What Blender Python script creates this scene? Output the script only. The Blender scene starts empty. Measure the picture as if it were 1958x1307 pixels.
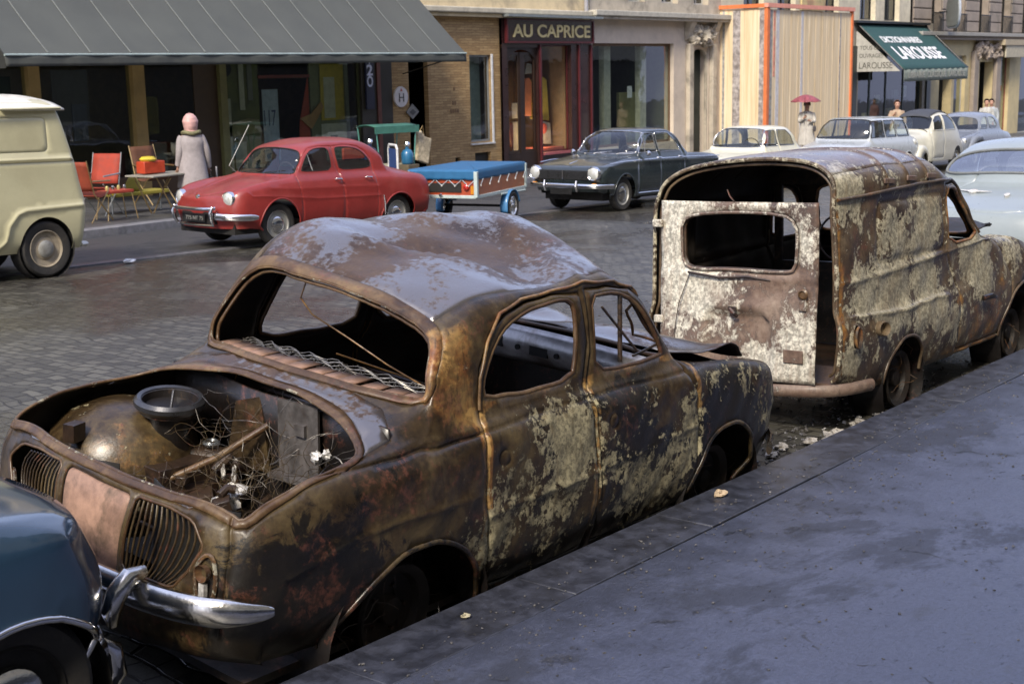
import bpy, math, random
import numpy as np
from mathutils import Matrix, Vector, kdtree
from mathutils.geometry import delaunay_2d_cdt
rad = math.radians
scn = bpy.context.scene
COL = scn.collection
random.seed(7)

# ---------------------------------------------------------------- camera
SLOPE = -0.0232                       # the street falls gently away from us
CP = dict(f=2606.1, pitch=.1951, yaw=.6670, h=1.9818, roll=-.0211)
def camera():
    cy, sy = math.cos(CP['yaw']), math.sin(CP['yaw']); cp, sp = math.cos(CP['pitch']), math.sin(CP['pitch'])
    F = Vector((cy*cp, sy*cp, -sp)); R = Vector((sy, -cy, 0)); U = R.cross(F)
    cr, sr = math.cos(CP['roll']), math.sin(CP['roll'])
    R2 = R*cr+U*sr; U2 = U*cr-R*sr
    cd = bpy.data.cameras.new('camera'); o = bpy.data.objects.new('camera', cd); COL.objects.link(o)
    m = Matrix((R2, U2, -F)).transposed().to_4x4(); m.translation = (0, 0, CP['h']); o.matrix_world = m
    cd.sensor_width = 36; cd.lens = CP['f']/1958*36; cd.clip_end = 600; cd.clip_start = .05
    cd.dof.use_dof = True; cd.dof.focus_distance = 6.6; cd.dof.aperture_fstop = 7.0
    scn.camera = o
camera()
# ---------------------------------------------------------------- world and sun
SUN_EL, SUN_AZ = rad(42), rad(200)     # azimuth of the sun measured from +X towards +Y
w = bpy.data.worlds.new('World'); scn.world = w; w.use_nodes = True
nt = w.node_tree; nt.nodes.clear()
sky = nt.nodes.new('ShaderNodeTexSky'); sky.sky_type = 'NISHITA'; sky.sun_disc = False
sky.sun_elevation = SUN_EL; sky.sun_rotation = rad(90)-SUN_AZ
sky.air_density = 1.0; sky.dust_density = 3.0; sky.ozone_density = 2.5
bg = nt.nodes.new('ShaderNodeBackground'); bg.inputs[1].default_value = .10
mxs = nt.nodes.new('ShaderNodeMix'); mxs.data_type = 'RGBA'; mxs.inputs[0].default_value = .55
mxs.inputs[7].default_value = (5.0, 5.45, 7.9, 1)       # thin bright cloud over the blue
out = nt.nodes.new('ShaderNodeOutputWorld')
nt.links.new(sky.outputs[0], mxs.inputs[6]); nt.links.new(mxs.outputs[2], bg.inputs[0]); nt.links.new(bg.outputs[0], out.inputs[0])
sd = bpy.data.lights.new('sun', 'SUN'); sd.energy = 2.2; sd.angle = rad(12); sd.color = (1, .90, .75)
so = bpy.data.objects.new('sun', sd); COL.objects.link(so)
sdir = Vector((math.cos(SUN_EL)*math.cos(SUN_AZ), math.cos(SUN_EL)*math.sin(SUN_AZ), math.sin(SUN_EL)))
so.rotation_euler = sdir.to_track_quat('Z', 'Y').to_euler(); so.location = (0, 0, 30)
scn.view_settings.view_transform = 'Standard'; scn.view_settings.look = 'None'
scn.view_settings.exposure = 1.1; scn.view_settings.gamma = 1
scn.render.engine = 'CYCLES'

# ---------------------------------------------------------------- object helpers
def tag(o, label=None, cat=None, group=None, kind=None):
    if label: o['label'] = label
    if cat: o['category'] = cat
    if group: o['group'] = group
    if kind: o['kind'] = kind
    return o
def pose(x, y, yaw, dz=0, pitch=0, roll=0):
    s = math.atan(SLOPE)
    S = Matrix(((math.cos(s), 0, -math.sin(s)), (0, 1, 0), (math.sin(s), 0, math.cos(s))))
    Z = Matrix.Rotation(yaw, 3, 'Z')
    Yp = Matrix(((math.cos(pitch), 0, math.sin(pitch)), (0, 1, 0), (-math.sin(pitch), 0, math.cos(pitch))))
    Xr = Matrix(((1, 0, 0), (0, math.cos(roll), -math.sin(roll)), (0, math.sin(roll), math.cos(roll))))
    m = (S@Z@Yp@Xr).to_4x4(); m.translation = (x, y, SLOPE*x+dz); return m
def upright(x, y, yaw=0, dz=.1):
    m = Matrix.Rotation(yaw, 4, 'Z'); m.translation = (x, y, SLOPE*x+dz); return m
def empty(name, m, label, cat, group=None):
    o = bpy.data.objects.new(name, None); COL.objects.link(o); o.matrix_world = m; o.empty_display_size = .2
    return tag(o, label, cat, group)
def copy_tree(o, parent=None):
    c = o.copy(); COL.objects.link(c)
    if parent: c.parent = parent
    for ch in o.children: copy_tree(ch, c)
    return c
class MB:
    def __init__(s): s.v = []; s.f = []; s.sm = []
    def add(s, v, f, M=None):
        k = len(s.v)
        s.v += [tuple(M@Vector(p)) if M is not None else tuple(p) for p in v]
        s.f += [tuple(i+k for i in q) for q in f]
        return s
    def box(s, x0, x1, y0, y1, z0, z1, M=None):
        v = [(x, y, z) for x in (x0, x1) for y in (y0, y1) for z in (z0, z1)]
        return s.add(v, [(0, 1, 3, 2), (4, 6, 7, 5), (0, 4, 5, 1), (2, 3, 7, 6), (0, 2, 6, 4), (1, 5, 7, 3)], M)
    def cbox(s, c, d, M=None, rz=0, ry=0, rx=0):
        m = Matrix.Translation(c)@Matrix.Rotation(rz, 4, 'Z')@Matrix.Rotation(ry, 4, 'Y')@Matrix.Rotation(rx, 4, 'X')
        if M is not None: m = M@m
        return s.box(-d[0]/2, d[0]/2, -d[1]/2, d[1]/2, -d[2]/2, d[2]/2, m)
    def tube(s, path, r, n=8, closed=False, M=None, sx=1, sy=1):
        P = [Vector(p) for p in path]; N = len(P)
        rr = r if isinstance(r, (list, tuple)) else [r]*N
        v = []; f = []; up = Vector((0, 0, 1)); last = None
        for i, p in enumerate(P):
            a = P[i-1] if (i > 0 or closed) else p; b = P[(i+1) % N] if (i < N-1 or closed) else p
            t = (b-a)
            if t.length < 1e-9: t = Vector((1, 0, 0))
            t.normalize()
            if last is None:
                u = up if abs(t.z) < .9 else Vector((0, 1, 0)); e1 = t.cross(u).normalized()
            else:
                e1 = (last-t*last.dot(t))
                e1 = e1.normalized() if e1.length > 1e-6 else t.cross(up).normalized()
            last = e1; e2 = e1.cross(t)
            for k in range(n):
                an = 2*math.pi*k/n; v.append(p+e1*(math.cos(an)*rr[i]*sx)+e2*(math.sin(an)*rr[i]*sy))
        for i in range(N if closed else N-1):
            j = (i+1) % N
            for k in range(n):
                k2 = (k+1) % n; f.append((i*n+k, i*n+k2, j*n+k2, j*n+k))
        if not closed: f += [tuple(range(n-1, -1, -1)), tuple((N-1)*n+k for k in range(n))]
        return s.add(v, f, M)
    def lathe(s, prof, n=24, M=None, cap=True, a0=0, a1=2*math.pi):
        # prof: (radius, z) round local Z
        full = abs(a1-a0-2*math.pi) < 1e-6; na = n if full else n+1
        v = []; f = []
        for r, z in prof:
            for k in range(na):
                an = a0+(a1-a0)*k/n; v.append((r*math.cos(an), r*math.sin(an), z))
        for i in range(len(prof)-1):
            for k in range(n):
                k2 = (k+1) % na; f.append((i*na+k, i*na+k2, (i+1)*na+k2, (i+1)*na+k))
        if cap and full:
            if prof[0][0] > 1e-5: f.append(tuple(range(na-1, -1, -1)))
            if prof[-1][0] > 1e-5: f.append(tuple((len(prof)-1)*na+k for k in range(na)))
        return s.add(v, f, M)
    def prism(s, poly, a0, a1, axis='y', M=None):
        # poly in the two other axes (x,z) / (y,z) / (x,y)
        n = len(poly); mk = {'y': lambda p, a: (p[0], a, p[1]), 'x': lambda p, a: (a, p[0], p[1]), 'z': lambda p, a: (p[0], p[1], a)}[axis]
        v = [mk(p, a0) for p in poly]+[mk(p, a1) for p in poly]
        f = [tuple(range(n)), tuple(range(2*n-1, n-1, -1))]+[(i, i+n, (i+1) % n+n, (i+1) % n) for i in range(n)]
        return s.add(v, f, M)
    def grid(s, fn, nu, nv, M=None):
        v = [fn(i/nu, j/nv) for i in range(nu+1) for j in range(nv+1)]
        f = [(i*(nv+1)+j, (i+1)*(nv+1)+j, (i+1)*(nv+1)+j+1, i*(nv+1)+j+1) for i in range(nu) for j in range(nv)]
        return s.add(v, f, M)
    def build(s, name, mat, parent=None, smooth=True, bevel=0, solid=0, sharp=38):
        me = bpy.data.meshes.new(name); me.from_pydata([tuple(p) for p in s.v], [], s.f); me.validate()
        import bmesh
        bm = bmesh.new(); bm.from_mesh(me); bmesh.ops.recalc_face_normals(bm, faces=bm.faces); bm.to_mesh(me); bm.free()
        me.materials.append(mat)
        if smooth:
            me.polygons.foreach_set('use_smooth', [True]*len(me.polygons)); me.set_sharp_from_angle(angle=rad(sharp))
        o = bpy.data.objects.new(name, me); COL.objects.link(o)
        if parent: o.parent = parent
        if bevel:
            b = o.modifiers.new('bevel', 'BEVEL'); b.width = bevel; b.segments = 2; b.limit_method = 'ANGLE'; b.angle_limit = rad(35)
        if solid:
            b = o.modifiers.new('solid', 'SOLIDIFY'); b.thickness = solid; b.offset = -1
        return o
def rot(axis, deg): return Matrix.Rotation(rad(deg), 4, axis)
def T(x, y, z): return Matrix.Translation((x, y, z))
def chaikin(p, n=2, closed=True):
    p = [np.array(q, float) for q in p]
    for _ in range(n):
        q = []; N = len(p)
        for i in range(N if closed else N-1):
            a, b = p[i], p[(i+1) % N]; q += [a*.75+b*.25, a*.25+b*.75]
        if not closed: q = [p[0]]+q+[p[-1]]
        p = q
    return np.array(p)
def densify(p, h, closed=True):
    p = np.array(p, float); o = []; N = len(p)
    for i in range(N if closed else N-1):
        a, b = p[i], p[(i+1) % N]; k = max(1, int(math.ceil(np.linalg.norm(b-a)/h)))
        for j in range(k): o.append(a+(b-a)*j/k)
    if not closed: o.append(p[-1])
    return np.array(o)
def rrect(x0, x1, z0, z1, r, n=4):
    o = []
    for cx, cz, a in ((x1-r, z1-r, 0), (x0+r, z1-r, 90), (x0+r, z0+r, 180), (x1-r, z0+r, 270)):
        for k in range(n+1): t = rad(a+90*k/n); o.append((cx+r*math.cos(t), cz+r*math.sin(t)))
    return o
def circ(cx, cz, r, n=24, a0=0, a1=360, rz=None):
    m = n if a1-a0 == 360 else n+1
    return [(cx+r*math.cos(rad(a0+(a1-a0)*k/n)), cz+(rz or r)*math.sin(rad(a0+(a1-a0)*k/n))) for k in range(m)]

# ---------------------------------------------------------------- materials
def node(nt, t, **kw):
    n = nt.nodes.new(t)
    for k, v in kw.items():
        if k.startswith('i_'): n.inputs[k[2:].replace('_', ' ')].default_value = v
        else: setattr(n, k, v)
    return n
class NB:
    """small node builder"""
    def __init__(s, name):
        s.m = bpy.data.materials.new(name); s.m.use_nodes = True; s.nt = s.m.node_tree; s.nt.nodes.clear()
        s.out = s.nt.nodes.new('ShaderNodeOutputMaterial'); s.p = s.nt.nodes.new('ShaderNodeBsdfPrincipled')
        s.nt.links.new(s.p.outputs[0], s.out.inputs[0]); s.tc = s.nt.nodes.new('ShaderNodeTexCoord')
    def L(s, a, b): s.nt.links.new(a, b)
    def co(s, scale=(1, 1, 1), rotz=0, src='Object', loc=(0, 0, 0)):
        m = s.nt.nodes.new('ShaderNodeMapping'); m.inputs['Scale'].default_value = scale; m.inputs['Rotation'].default_value = (0, 0, rotz)
        m.inputs['Location'].default_value = loc
        s.L(s.tc.outputs[src], m.inputs[0]); return m.outputs[0]
    def noise(s, co, scale, det=6, rough=.6, dist=0):
        n = s.nt.nodes.new('ShaderNodeTexNoise'); n.inputs['Scale'].default_value = scale; n.inputs['Detail'].default_value = det
        n.inputs['Roughness'].default_value = rough; n.inputs['Distortion'].default_value = dist; s.L(co, n.inputs['Vector']); return n.outputs[0]
    def ramp(s, v, stops, interp='LINEAR'):
        r = s.nt.nodes.new('ShaderNodeValToRGB'); r.color_ramp.interpolation = interp; e = r.color_ramp.elements
        while len(e) > 1: e.remove(e[0])
        for i, (p, c) in enumerate(stops):
            x = e[0] if i == 0 else e.new(p); x.position = p; x.color = c if len(c) == 4 else (*c, 1)
        s.L(v, r.inputs[0]); return r.outputs[0]
    def step(s, v, lo, hi, a=0, b=1):
        n = s.nt.nodes.new('ShaderNodeMapRange'); n.interpolation_type = 'SMOOTHSTEP'
        n.inputs[1].default_value = lo; n.inputs[2].default_value = hi; n.inputs[3].default_value = a; n.inputs[4].default_value = b
        s.L(v, n.inputs[0]); return n.outputs[0]
    def math(s, op, a, b=None, c=None):
        n = s.nt.nodes.new('ShaderNodeMath'); n.operation = op
        for i, x in enumerate((a, b, c)):
            if x is None: continue
            if isinstance(x, (int, float)): n.inputs[i].default_value = x
            else: s.L(x, n.inputs[i])
        return n.outputs[0]
    def mix(s, f, a, b, mode='MIX'):
        n = s.nt.nodes.new('ShaderNodeMix'); n.data_type = 'RGBA'; n.blend_type = mode
        for i, x in ((0, f), (6, a), (7, b)):
            if isinstance(x, (int, float)): n.inputs[i].default_value = x
            elif isinstance(x, tuple): n.inputs[i].default_value = x if len(x) == 4 else (*x, 1)
            else: s.L(x, n.inputs[i])
        return n.outputs[2]
    def col(s, c):
        if isinstance(c, tuple): s.p.inputs['Base Color'].default_value = c if len(c) == 4 else (*c, 1)
        else: s.L(c, s.p.inputs['Base Color'])
    def set(s, **k):
        for a, b in k.items():
            i = s.p.inputs[a.replace('_', ' ')]
            if isinstance(b, (int, float, tuple)): i.default_value = b
            else: s.L(b, i)
    def bump(s, h, strength=.3, dist=.01, normal=None):
        b = s.nt.nodes.new('ShaderNodeBump'); b.inputs['Strength'].default_value = strength; b.inputs['Distance'].default_value = dist
        s.L(h, b.inputs['Height'])
        if normal is not None: s.L(normal, b.inputs['Normal'])
        s.L(b.outputs[0], s.p.inputs['Normal']); return b.outputs[0]
def simple(name, c, rough=.6, metal=0, var=.15, scale=8, bump=.08, coat=0, spec=.5, dirt=None, dirt_amt=.5):
    b = NB(name); co = b.co()
    n = b.noise(co, scale, 6, .65)
    d = tuple(x*(1-var) for x in c); l = tuple(min(1, x*(1+var)) for x in c)
    cc = b.mix(b.step(n, .3, .7), d, l)
    if dirt:
        n2 = b.noise(b.co(loc=(3, 5, 1)), scale*.35, 9, .7, .3); cc = b.mix(b.math('MULTIPLY', b.step(n2, .48, .68), dirt_amt), cc, dirt)
    b.col(cc); b.set(Metallic=metal, Roughness=b.step(n, .25, .75, max(.02, rough*.85), min(1, rough*1.15)), Coat_Weight=coat, Coat_Roughness=.08, Specular_IOR_Level=spec)
    if bump: b.bump(b.noise(co, scale*9, 4, .6), bump, .004)
    return b.m
def emit(name, c, s):
    b = NB(name); b.col(c); b.set(Emission_Color=(*c, 1), Emission_Strength=s); return b.m
def glass(name, tint=(.35, .4, .38), alpha=.55, rough=.03):
    b = NB(name); nt = b.nt
    tr = nt.nodes.new('ShaderNodeBsdfTransparent'); tr.inputs[0].default_value = (*tint, 1)
    gl = nt.nodes.new('ShaderNodeBsdfGlossy'); gl.inputs['Roughness'].default_value = rough; gl.inputs[0].default_value = (.95, .97, 1, 1)
    fr = nt.nodes.new('ShaderNodeFresnel'); fr.inputs[0].default_value = 1.55
    wv = b.noise(b.co((1, 1, 1)), 1.6, 2, .5); bp = nt.nodes.new('ShaderNodeBump'); bp.inputs['Strength'].default_value = .12; bp.inputs['Distance'].default_value = .02
    b.L(wv, bp.inputs['Height']); b.L(bp.outputs[0], gl.inputs['Normal'])
    f2 = b.math('MINIMUM', b.math('ADD', b.math('MULTIPLY', fr.outputs[0], 1.0), alpha*.045), 1.0)
    ge = nt.nodes.new('ShaderNodeNewGeometry'); f2 = b.math('MULTIPLY', f2, b.math('SUBTRACT', 1.0, ge.outputs['Backfacing']))
    mx = nt.nodes.new('ShaderNodeMixShader'); b.L(f2, mx.inputs[0]); b.L(tr.outputs[0], mx.inputs[1]); b.L(gl.outputs[0], mx.inputs[2])
    b.L(mx.outputs[0], b.out.inputs[0]); return b.m
def burnt(name, dark=(.010, .008, .007), mid=(.085, .042, .024), tan=(.21, .125, .062), cream=(.40, .38, .29), ochre=(.30, .185, .062), seed=0, coat=.35, rough=.42, drip=.5, fleck=.12, wet=False, spk=.55, frag=1.35):
    """burnt, rusting, rained-on sheet metal; vertex colours say where old paint, ochre rust and char sit (wear with a place of its own)"""
    b = NB(name); co = b.co(loc=(seed, seed*.7, 0)); at = b.nt.nodes.new('ShaderNodeAttribute'); at.attribute_name = 'wear'
    sp = b.nt.nodes.new('ShaderNodeSeparateColor'); b.L(at.outputs['Color'], sp.inputs[0]); R, G, B = sp.outputs
    n1 = b.noise(co, 2.6, 10, .68, .25); n2 = b.noise(b.co(loc=(seed+7, 2, 4)), 8.5, 14, .76, .6); n3 = b.noise(co, 34, 6, .65); n4 = b.noise(b.co(loc=(1, seed+3, 9)), 3.3, 10, .72, .4)
    st = b.noise(b.co((14, 14, 1.1), loc=(seed, 0, 0)), 2.2, 7, .68, .15)
    base = b.ramp(b.math('ADD', b.math('MULTIPLY', n1, .8), b.math('MULTIPLY', n3, .2)), [(.36, dark), (.49, mid), (.62, tuple((x+y)/2 for x, y in zip(mid, tan))), (.74, tan)])
    base = b.mix(b.step(st, .50, .72, 0, drip), base, dark)
    base = b.mix(b.step(n3, .60, .74, 0, .45), base, tuple(x*1.5 for x in mid))
    # ochre and orange rust
    om = b.step(b.math('ADD', G, b.math('MULTIPLY', b.math('SUBTRACT', n4, .5), 1.3)), .42, .62)
    oc = b.mix(b.step(n2, .38, .66), ochre, tuple((ochre[0]*.75, ochre[1]*.42, ochre[2]*.35))); oc = b.mix(b.step(st, .5, .68, 0, .75), oc, dark)
    oc = b.mix(b.step(n3, .36, .6, .5, 0), oc, mid)
    base = b.mix(om, base, oc); hot = b.step(b.math('ADD', G, b.math('MULTIPLY', b.math('SUBTRACT', n3, .5), .9)), .80, .95); base = b.mix(b.math('MULTIPLY', hot, .75), base, tuple(min(1, x*1.5) for x in ochre))
    # char
    bm_ = b.step(b.math('ADD', B, b.math('MULTIPLY', b.math('SUBTRACT', n2, .5), 1.5)), .46, .56)
    base = b.mix(b.math('MULTIPLY', bm_, .93), base, dark)
    # old flaking paint
    n6 = b.noise(b.co((1, 1, .8), loc=(seed+5, 1, 6)), 21, 9, .8, .35)
    rp = b.step(b.math('ADD', b.math('MULTIPLY', n4, .55), b.math('MULTIPLY', n6, .45)), .535, .60); base = b.mix(b.math('MULTIPLY', rp, .62), base, b.mix(b.step(n3, .4, .6), (mid[0]*1.2, mid[1]*.9, mid[2]*1.1), (.17, .062, .040)))
    e = b.math('ADD', b.math('ADD', R, b.math('ADD', b.math('MULTIPLY', b.math('SUBTRACT', n2, .5), 1.5), b.math('MULTIPLY', b.math('SUBTRACT', n6, .5), frag))), b.math('MULTIPLY', b.math('SUBTRACT', n3, .5), spk))
    cm = b.step(e, .50, .55 if spk > .3 else .66); ed = b.math('MULTIPLY', b.step(e, .40, .5), b.math('SUBTRACT', 1.0, cm))
    base = b.mix(b.math('MULTIPLY', ed, .55), base, dark)
    n5 = b.noise(b.co(loc=(seed+1, 8, 2)), 70, 4, .6); cc = b.mix(b.step(n3, .38, .62), tuple(x*.45 for x in cream), cream); cc = b.mix(b.step(n5, .52, .62, 0, .7), cc, tuple(x*.28 for x in cream)); cc = b.mix(b.step(st, .48, .66, 0, .55), cc, tan); cc = b.mix(b.step(n1, .5, .66, 0, .55), cc, mid)
    base = b.mix(cm, base, cc)
    base = b.mix(b.step(n3, .70, .76, 0, fleck*3), base, tuple(x*.8 for x in cream))
    b.col(base)
    ro = b.math('ADD', b.step(n1, .3, .7, rough*.7, rough*1.3), b.math('MULTIPLY', cm, .18)); b.set(Roughness=ro, Coat_Weight=b.math('MULTIPLY', b.step(n4, .35, .65, .5, 1.0), coat), Coat_Roughness=.22, Specular_IOR_Level=.5)
    if wet:
        nw0 = b.noise(b.co((1, 1, 1), loc=(seed+2, 5, 1)), 1.7, 9, .62, .5); wm = b.step(b.math('ADD', nw0, b.math('MULTIPLY', b.math('SUBTRACT', n3, .5), .45)), .48, .57)
        wm = b.math('MULTIPLY', wm, b.math('SUBTRACT', 1.0, cm)); b.col(b.mix(b.math('MULTIPLY', wm, .8), base, (.20, .185, .185))); b.set(Metallic=b.math('MULTIPLY', wm, .7))
        nw = b.noise(b.co((1, 1, 1), loc=(seed+2, 5, 1)), 1.7, 9, .62, .5)
        b.set(Coat_Weight=b.step(b.math('ADD', nw, b.math('MULTIPLY', b.math('SUBTRACT', n3, .5), .35)), .48, .56, .05, 1.0), Coat_IOR=1.9, Coat_Roughness=.26)
    h = b.math('ADD', b.math('ADD', b.math('MULTIPLY', n3, .5), b.math('MULTIPLY', cm, .35)), b.math('MULTIPLY', n2, .4))
    b.bump(h, .55, .007); return b.m
import numpy as np
def crm(P,t):
    # catmull-rom along axis 0 at params t (float array) of P [N,...]
    N=P.shape[0]; i=np.clip(np.floor(t).astype(int),0,N-2); f=t-i
    g=lambda k: P[np.clip(k,0,N-1)]
    p0,p1,p2,p3=g(i-1),g(i),g(i+1),g(i+2)
    lo=(i==0); hi=(i==N-2)
    p0=np.where(lo[(...,)+(None,)*(P.ndim-1)],2*p1-p2,p0); p3=np.where(hi[(...,)+(None,)*(P.ndim-1)],2*p2-p1,p3)
    f=f[(...,)+(None,)*(P.ndim-1)]
    return .5*((2*p1)+(-p0+p2)*f+(2*p0-5*p1+4*p2-p3)*f*f+(-p0+3*p1-3*p2+p3)*f**3)
class Shell:
    def __init__(s,st,deform=None,ss=None,su=None):
        # st: list of stations, each list of (x,halfwidth,z) from sill to centreline
        H=np.array(st,float); K=H.shape[1]; s.K=K
        R=H.copy(); R[:,:,1]*=-1
        s.P=np.concatenate([R,H[:,-2::-1]],1); s.N=len(st); s.M=2*K-1; s.deform=deform
        d=np.linalg.norm(np.diff(s.P,axis=0),axis=2).mean(1); s.A=np.concatenate([[0],np.cumsum(np.maximum(d,.02))])
        e=np.linalg.norm(np.diff(s.P,axis=1),axis=2).mean(0); e=(e+e[::-1])/2; s.B=np.concatenate([[0],np.cumsum(np.maximum(e,.01))])
        G=np.linspace(0,s.M-1,(s.M-1)*16+1)
        T=crm(np.swapaxes(s.P,0,1),G) # [G,N,3]
        Gs=np.linspace(0,s.N-1,(s.N-1)*16+1)
        s.F=crm(np.swapaxes(T,0,1),Gs) # [Gs,G,3]
        s.gs=Gs; s.gu=G
    def idx(s,ab):
        return np.interp(ab[:,0],s.A,np.arange(s.N)),np.interp(ab[:,1],s.B,np.arange(s.M))
    def raw(s,ab):
        i,j=s.idx(ab); i=i*16; j=j*16
        i0=np.clip(np.floor(i).astype(int),0,s.F.shape[0]-2); j0=np.clip(np.floor(j).astype(int),0,s.F.shape[1]-2)
        fi=(i-i0)[:,None]; fj=(j-j0)[:,None]; F=s.F
        return F[i0,j0]*(1-fi)*(1-fj)+F[i0+1,j0]*fi*(1-fj)+F[i0,j0+1]*(1-fi)*fj+F[i0+1,j0+1]*fi*fj
    def pos(s,ab):
        p=s.raw(ab)
        return s.deform(p) if s.deform else p
    def nrm(s,ab,h=.012):
        a=ab.copy();b=ab.copy();c=ab.copy();d=ab.copy()
        a[:,0]-=h;b[:,0]+=h;c[:,1]-=h;d[:,1]+=h
        n=np.cross(s.pos(d)-s.pos(c),s.pos(b)-s.pos(a)); n/=np.linalg.norm(n,axis=1)[:,None]+1e-12
        return -n*s.sgn() if False else n
    def sgn(s): return 1
    def find(s,pr,pts,ar=None,br=None,raw=False):
        # pr: function Nx3 -> Nx2 ; ar,br ranges as index coords
        ar=ar or (0,s.N-1); br=br or (0,s.M-1)
        ga=np.interp(np.linspace(ar[0],ar[1],140),np.arange(s.N),s.A); gb=np.interp(np.linspace(br[0],br[1],140),np.arange(s.M),s.B)
        AA,BB=np.meshgrid(ga,gb,indexing='ij'); ab=np.stack([AA.ravel(),BB.ravel()],1)
        ev=s.raw if raw else s.pos
        Q=pr(ev(ab)); out=[]
        for p in pts:
            k=np.argmin(((Q-p)**2).sum(1)); out.append(ab[k])
        out=np.array(out); pts=np.array(pts,float)
        for _ in range(6):
            h=.004; e=pts-pr(ev(out)); o=out.copy();o[:,0]+=h; ja=(pr(ev(o))-pr(ev(out)))/h
            o=out.copy();o[:,1]+=h; jb=(pr(ev(o))-pr(ev(out)))/h
            det=ja[:,0]*jb[:,1]-ja[:,1]*jb[:,0]; det=np.where(abs(det)<1e-6,1e9,det)
            da=(e[:,0]*jb[:,1]-e[:,1]*jb[:,0])/det; db=(ja[:,0]*e[:,1]-ja[:,1]*e[:,0])/det
            out[:,0]+=np.clip(da,-.03,.03); out[:,1]+=np.clip(db,-.03,.03)
            out[:,0]=np.clip(out[:,0],ga[0],ga[-1]); out[:,1]=np.clip(out[:,1],gb[0],gb[-1])
        return out
    def mir(s,ab):
        o=ab.copy(); o[:,1]=s.B[-1]-o[:,1]; return o
SIDE=lambda p:p[:,[0,2]]
TOP=lambda p:p[:,:2]
END=lambda p:p[:,1:]
def st(x,y,z): return list(zip(x,y,z))
Y0=[.69,.745,.755,.735,.695,.66]
DAU=[
 st([2.60,2.68,2.76,2.84,2.91,2.96,3.0,3.03,3.045,3.055,3.06],[.66,.68,.68,.66,.61,.53,.44,.33,.22,.11,0],[.26,.27,.28]+[.28]*8),
 st([2.55,2.66,2.76,2.87,2.95,3.01,3.05,3.08,3.09,3.10,3.10],[.69,.72,.72,.70,.65,.56,.45,.34,.22,.11,0],[.24,.34,.42,.46]+[.48]*7),
 st([2.48,2.62,2.74,2.86,2.94,3.0,3.04,3.07,3.095,3.105,3.11],[.69,.73,.735,.71,.65,.56,.45,.34,.22,.11,0],[.24,.38,.52,.61,.64,.63,.61,.60,.60,.60,.60]),
 st([2.40,2.52,2.64,2.76,2.86,2.93,2.98,3.02,3.05,3.07,3.075],[.69,.74,.74,.715,.65,.56,.45,.34,.22,.11,0],[.24,.42,.60,.74,.79,.765,.73,.71,.705,.70,.70]),
 st([2.27,2.35,2.45,2.55,2.60,2.64,2.68,2.72,2.74,2.75,2.76],[.69,.745,.75,.725,.655,.55,.44,.33,.22,.11,0],[.24,.42,.62,.79,.865,.82,.785,.78,.79,.795,.797]),
 st([2.0,2.1,2.2,2.25,2.28,2.3,2.31,2.33,2.34,2.35,2.35],[.69,.75,.755,.73,.675,.58,.46,.34,.22,.11,0],[.22,.40,.62,.82,.90,.875,.86,.865,.88,.89,.89]),
 st([1.75,1.8,1.88,1.93,1.96,1.96,1.97,1.98,2.0,2.02,2.03],Y0[:5]+[.65,.56,.42,.28,.14,0],[.20,.40,.62,.83,.91,.945,.945,.945,.945,.95,.95]),
 st([1.6,1.65,1.7,1.78,1.84,1.87,1.845,1.79,1.82,1.85,1.86],Y0+[.62,.55,.40,.20,0],[.20,.40,.62,.83,.915,.965,1.06,1.12,1.13,1.13,1.13]),
 st([1.45,1.5,1.55,1.6,1.64,1.68,1.69,1.64,1.65,1.70,1.72],Y0+[.625,.555,.44,.24,0],[.20,.40,.62,.83,.915,.97,1.15,1.29,1.315,1.325,1.33]),
 st([1.3]*11,Y0+[.63,.575,.49,.27,0],[.20,.40,.62,.83,.92,.975,1.16,1.33,1.385,1.42,1.43]),
 st([.9]*11,Y0+[.63,.58,.49,.27,0],[.20,.40,.62,.83,.92,.975,1.16,1.335,1.395,1.43,1.44]),
 st([.6]*11,Y0+[.633,.58,.49,.27,0],[.20,.40,.62,.83,.92,.97,1.15,1.315,1.38,1.42,1.43]),
 st([.4,.4,.4,.4,.4,.4,.40,.39,.36,.33,.32],Y0[:5]+[.665,.64,.59,.47,.25,0],[.20,.40,.62,.83,.91,.96,1.12,1.26,1.31,1.345,1.35]),
 st([.2]*5+[.2,.24,.23,.18,.14,.13],Y0[:5]+[.67,.645,.61,.46,.24,0],[.20,.40,.62,.83,.90,.95,1.05,1.14,1.175,1.19,1.195]),
 st([.05,.05,.05,.05,.08,.14,.17,.17,.12,.08,.06],[.69,.75,.76,.74,.70,.665,.61,.52,.37,.18,0],[.24,.40,.62,.82,.895,.94,1.02,1.04,1.06,1.07,1.075]),
 st([-.15]*4+[-.13,-.09,-.06,-.05,-.05,-.05,-.05],[.68,.745,.755,.735,.69,.64,.55,.42,.28,.14,0],[.26,.42,.62,.81,.88,.91,.96,.99,1.01,1.02,1.025]),
 st([-.40,-.42,-.44,-.46,-.47,-.48,-.49,-.5,-.5,-.51,-.51],[.66,.73,.74,.72,.675,.61,.51,.39,.26,.13,0],[.28,.42,.60,.77,.85,.875,.885,.895,.90,.905,.905]),
 st([-.55,-.59,-.62,-.65,-.67,-.69,-.71,-.73,-.745,-.75,-.755],[.64,.71,.72,.695,.64,.565,.47,.36,.24,.12,0],[.28,.42,.57,.71,.78,.81,.82,.825,.83,.83,.83]),
 st([-.58,-.63,-.68,-.72,-.75,-.775,-.795,-.81,-.82,-.825,-.83],[.63,.69,.69,.66,.60,.52,.43,.33,.22,.11,0],[.27,.38,.47,.54,.58]+[.60]*6),
 st([-.56,-.61,-.66,-.71,-.75,-.78,-.80,-.82,-.83,-.835,-.84],[.62,.66,.66,.63,.57,.49,.40,.31,.21,.11,0],[.26,.29,.31]+[.32]*8),
]
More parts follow.
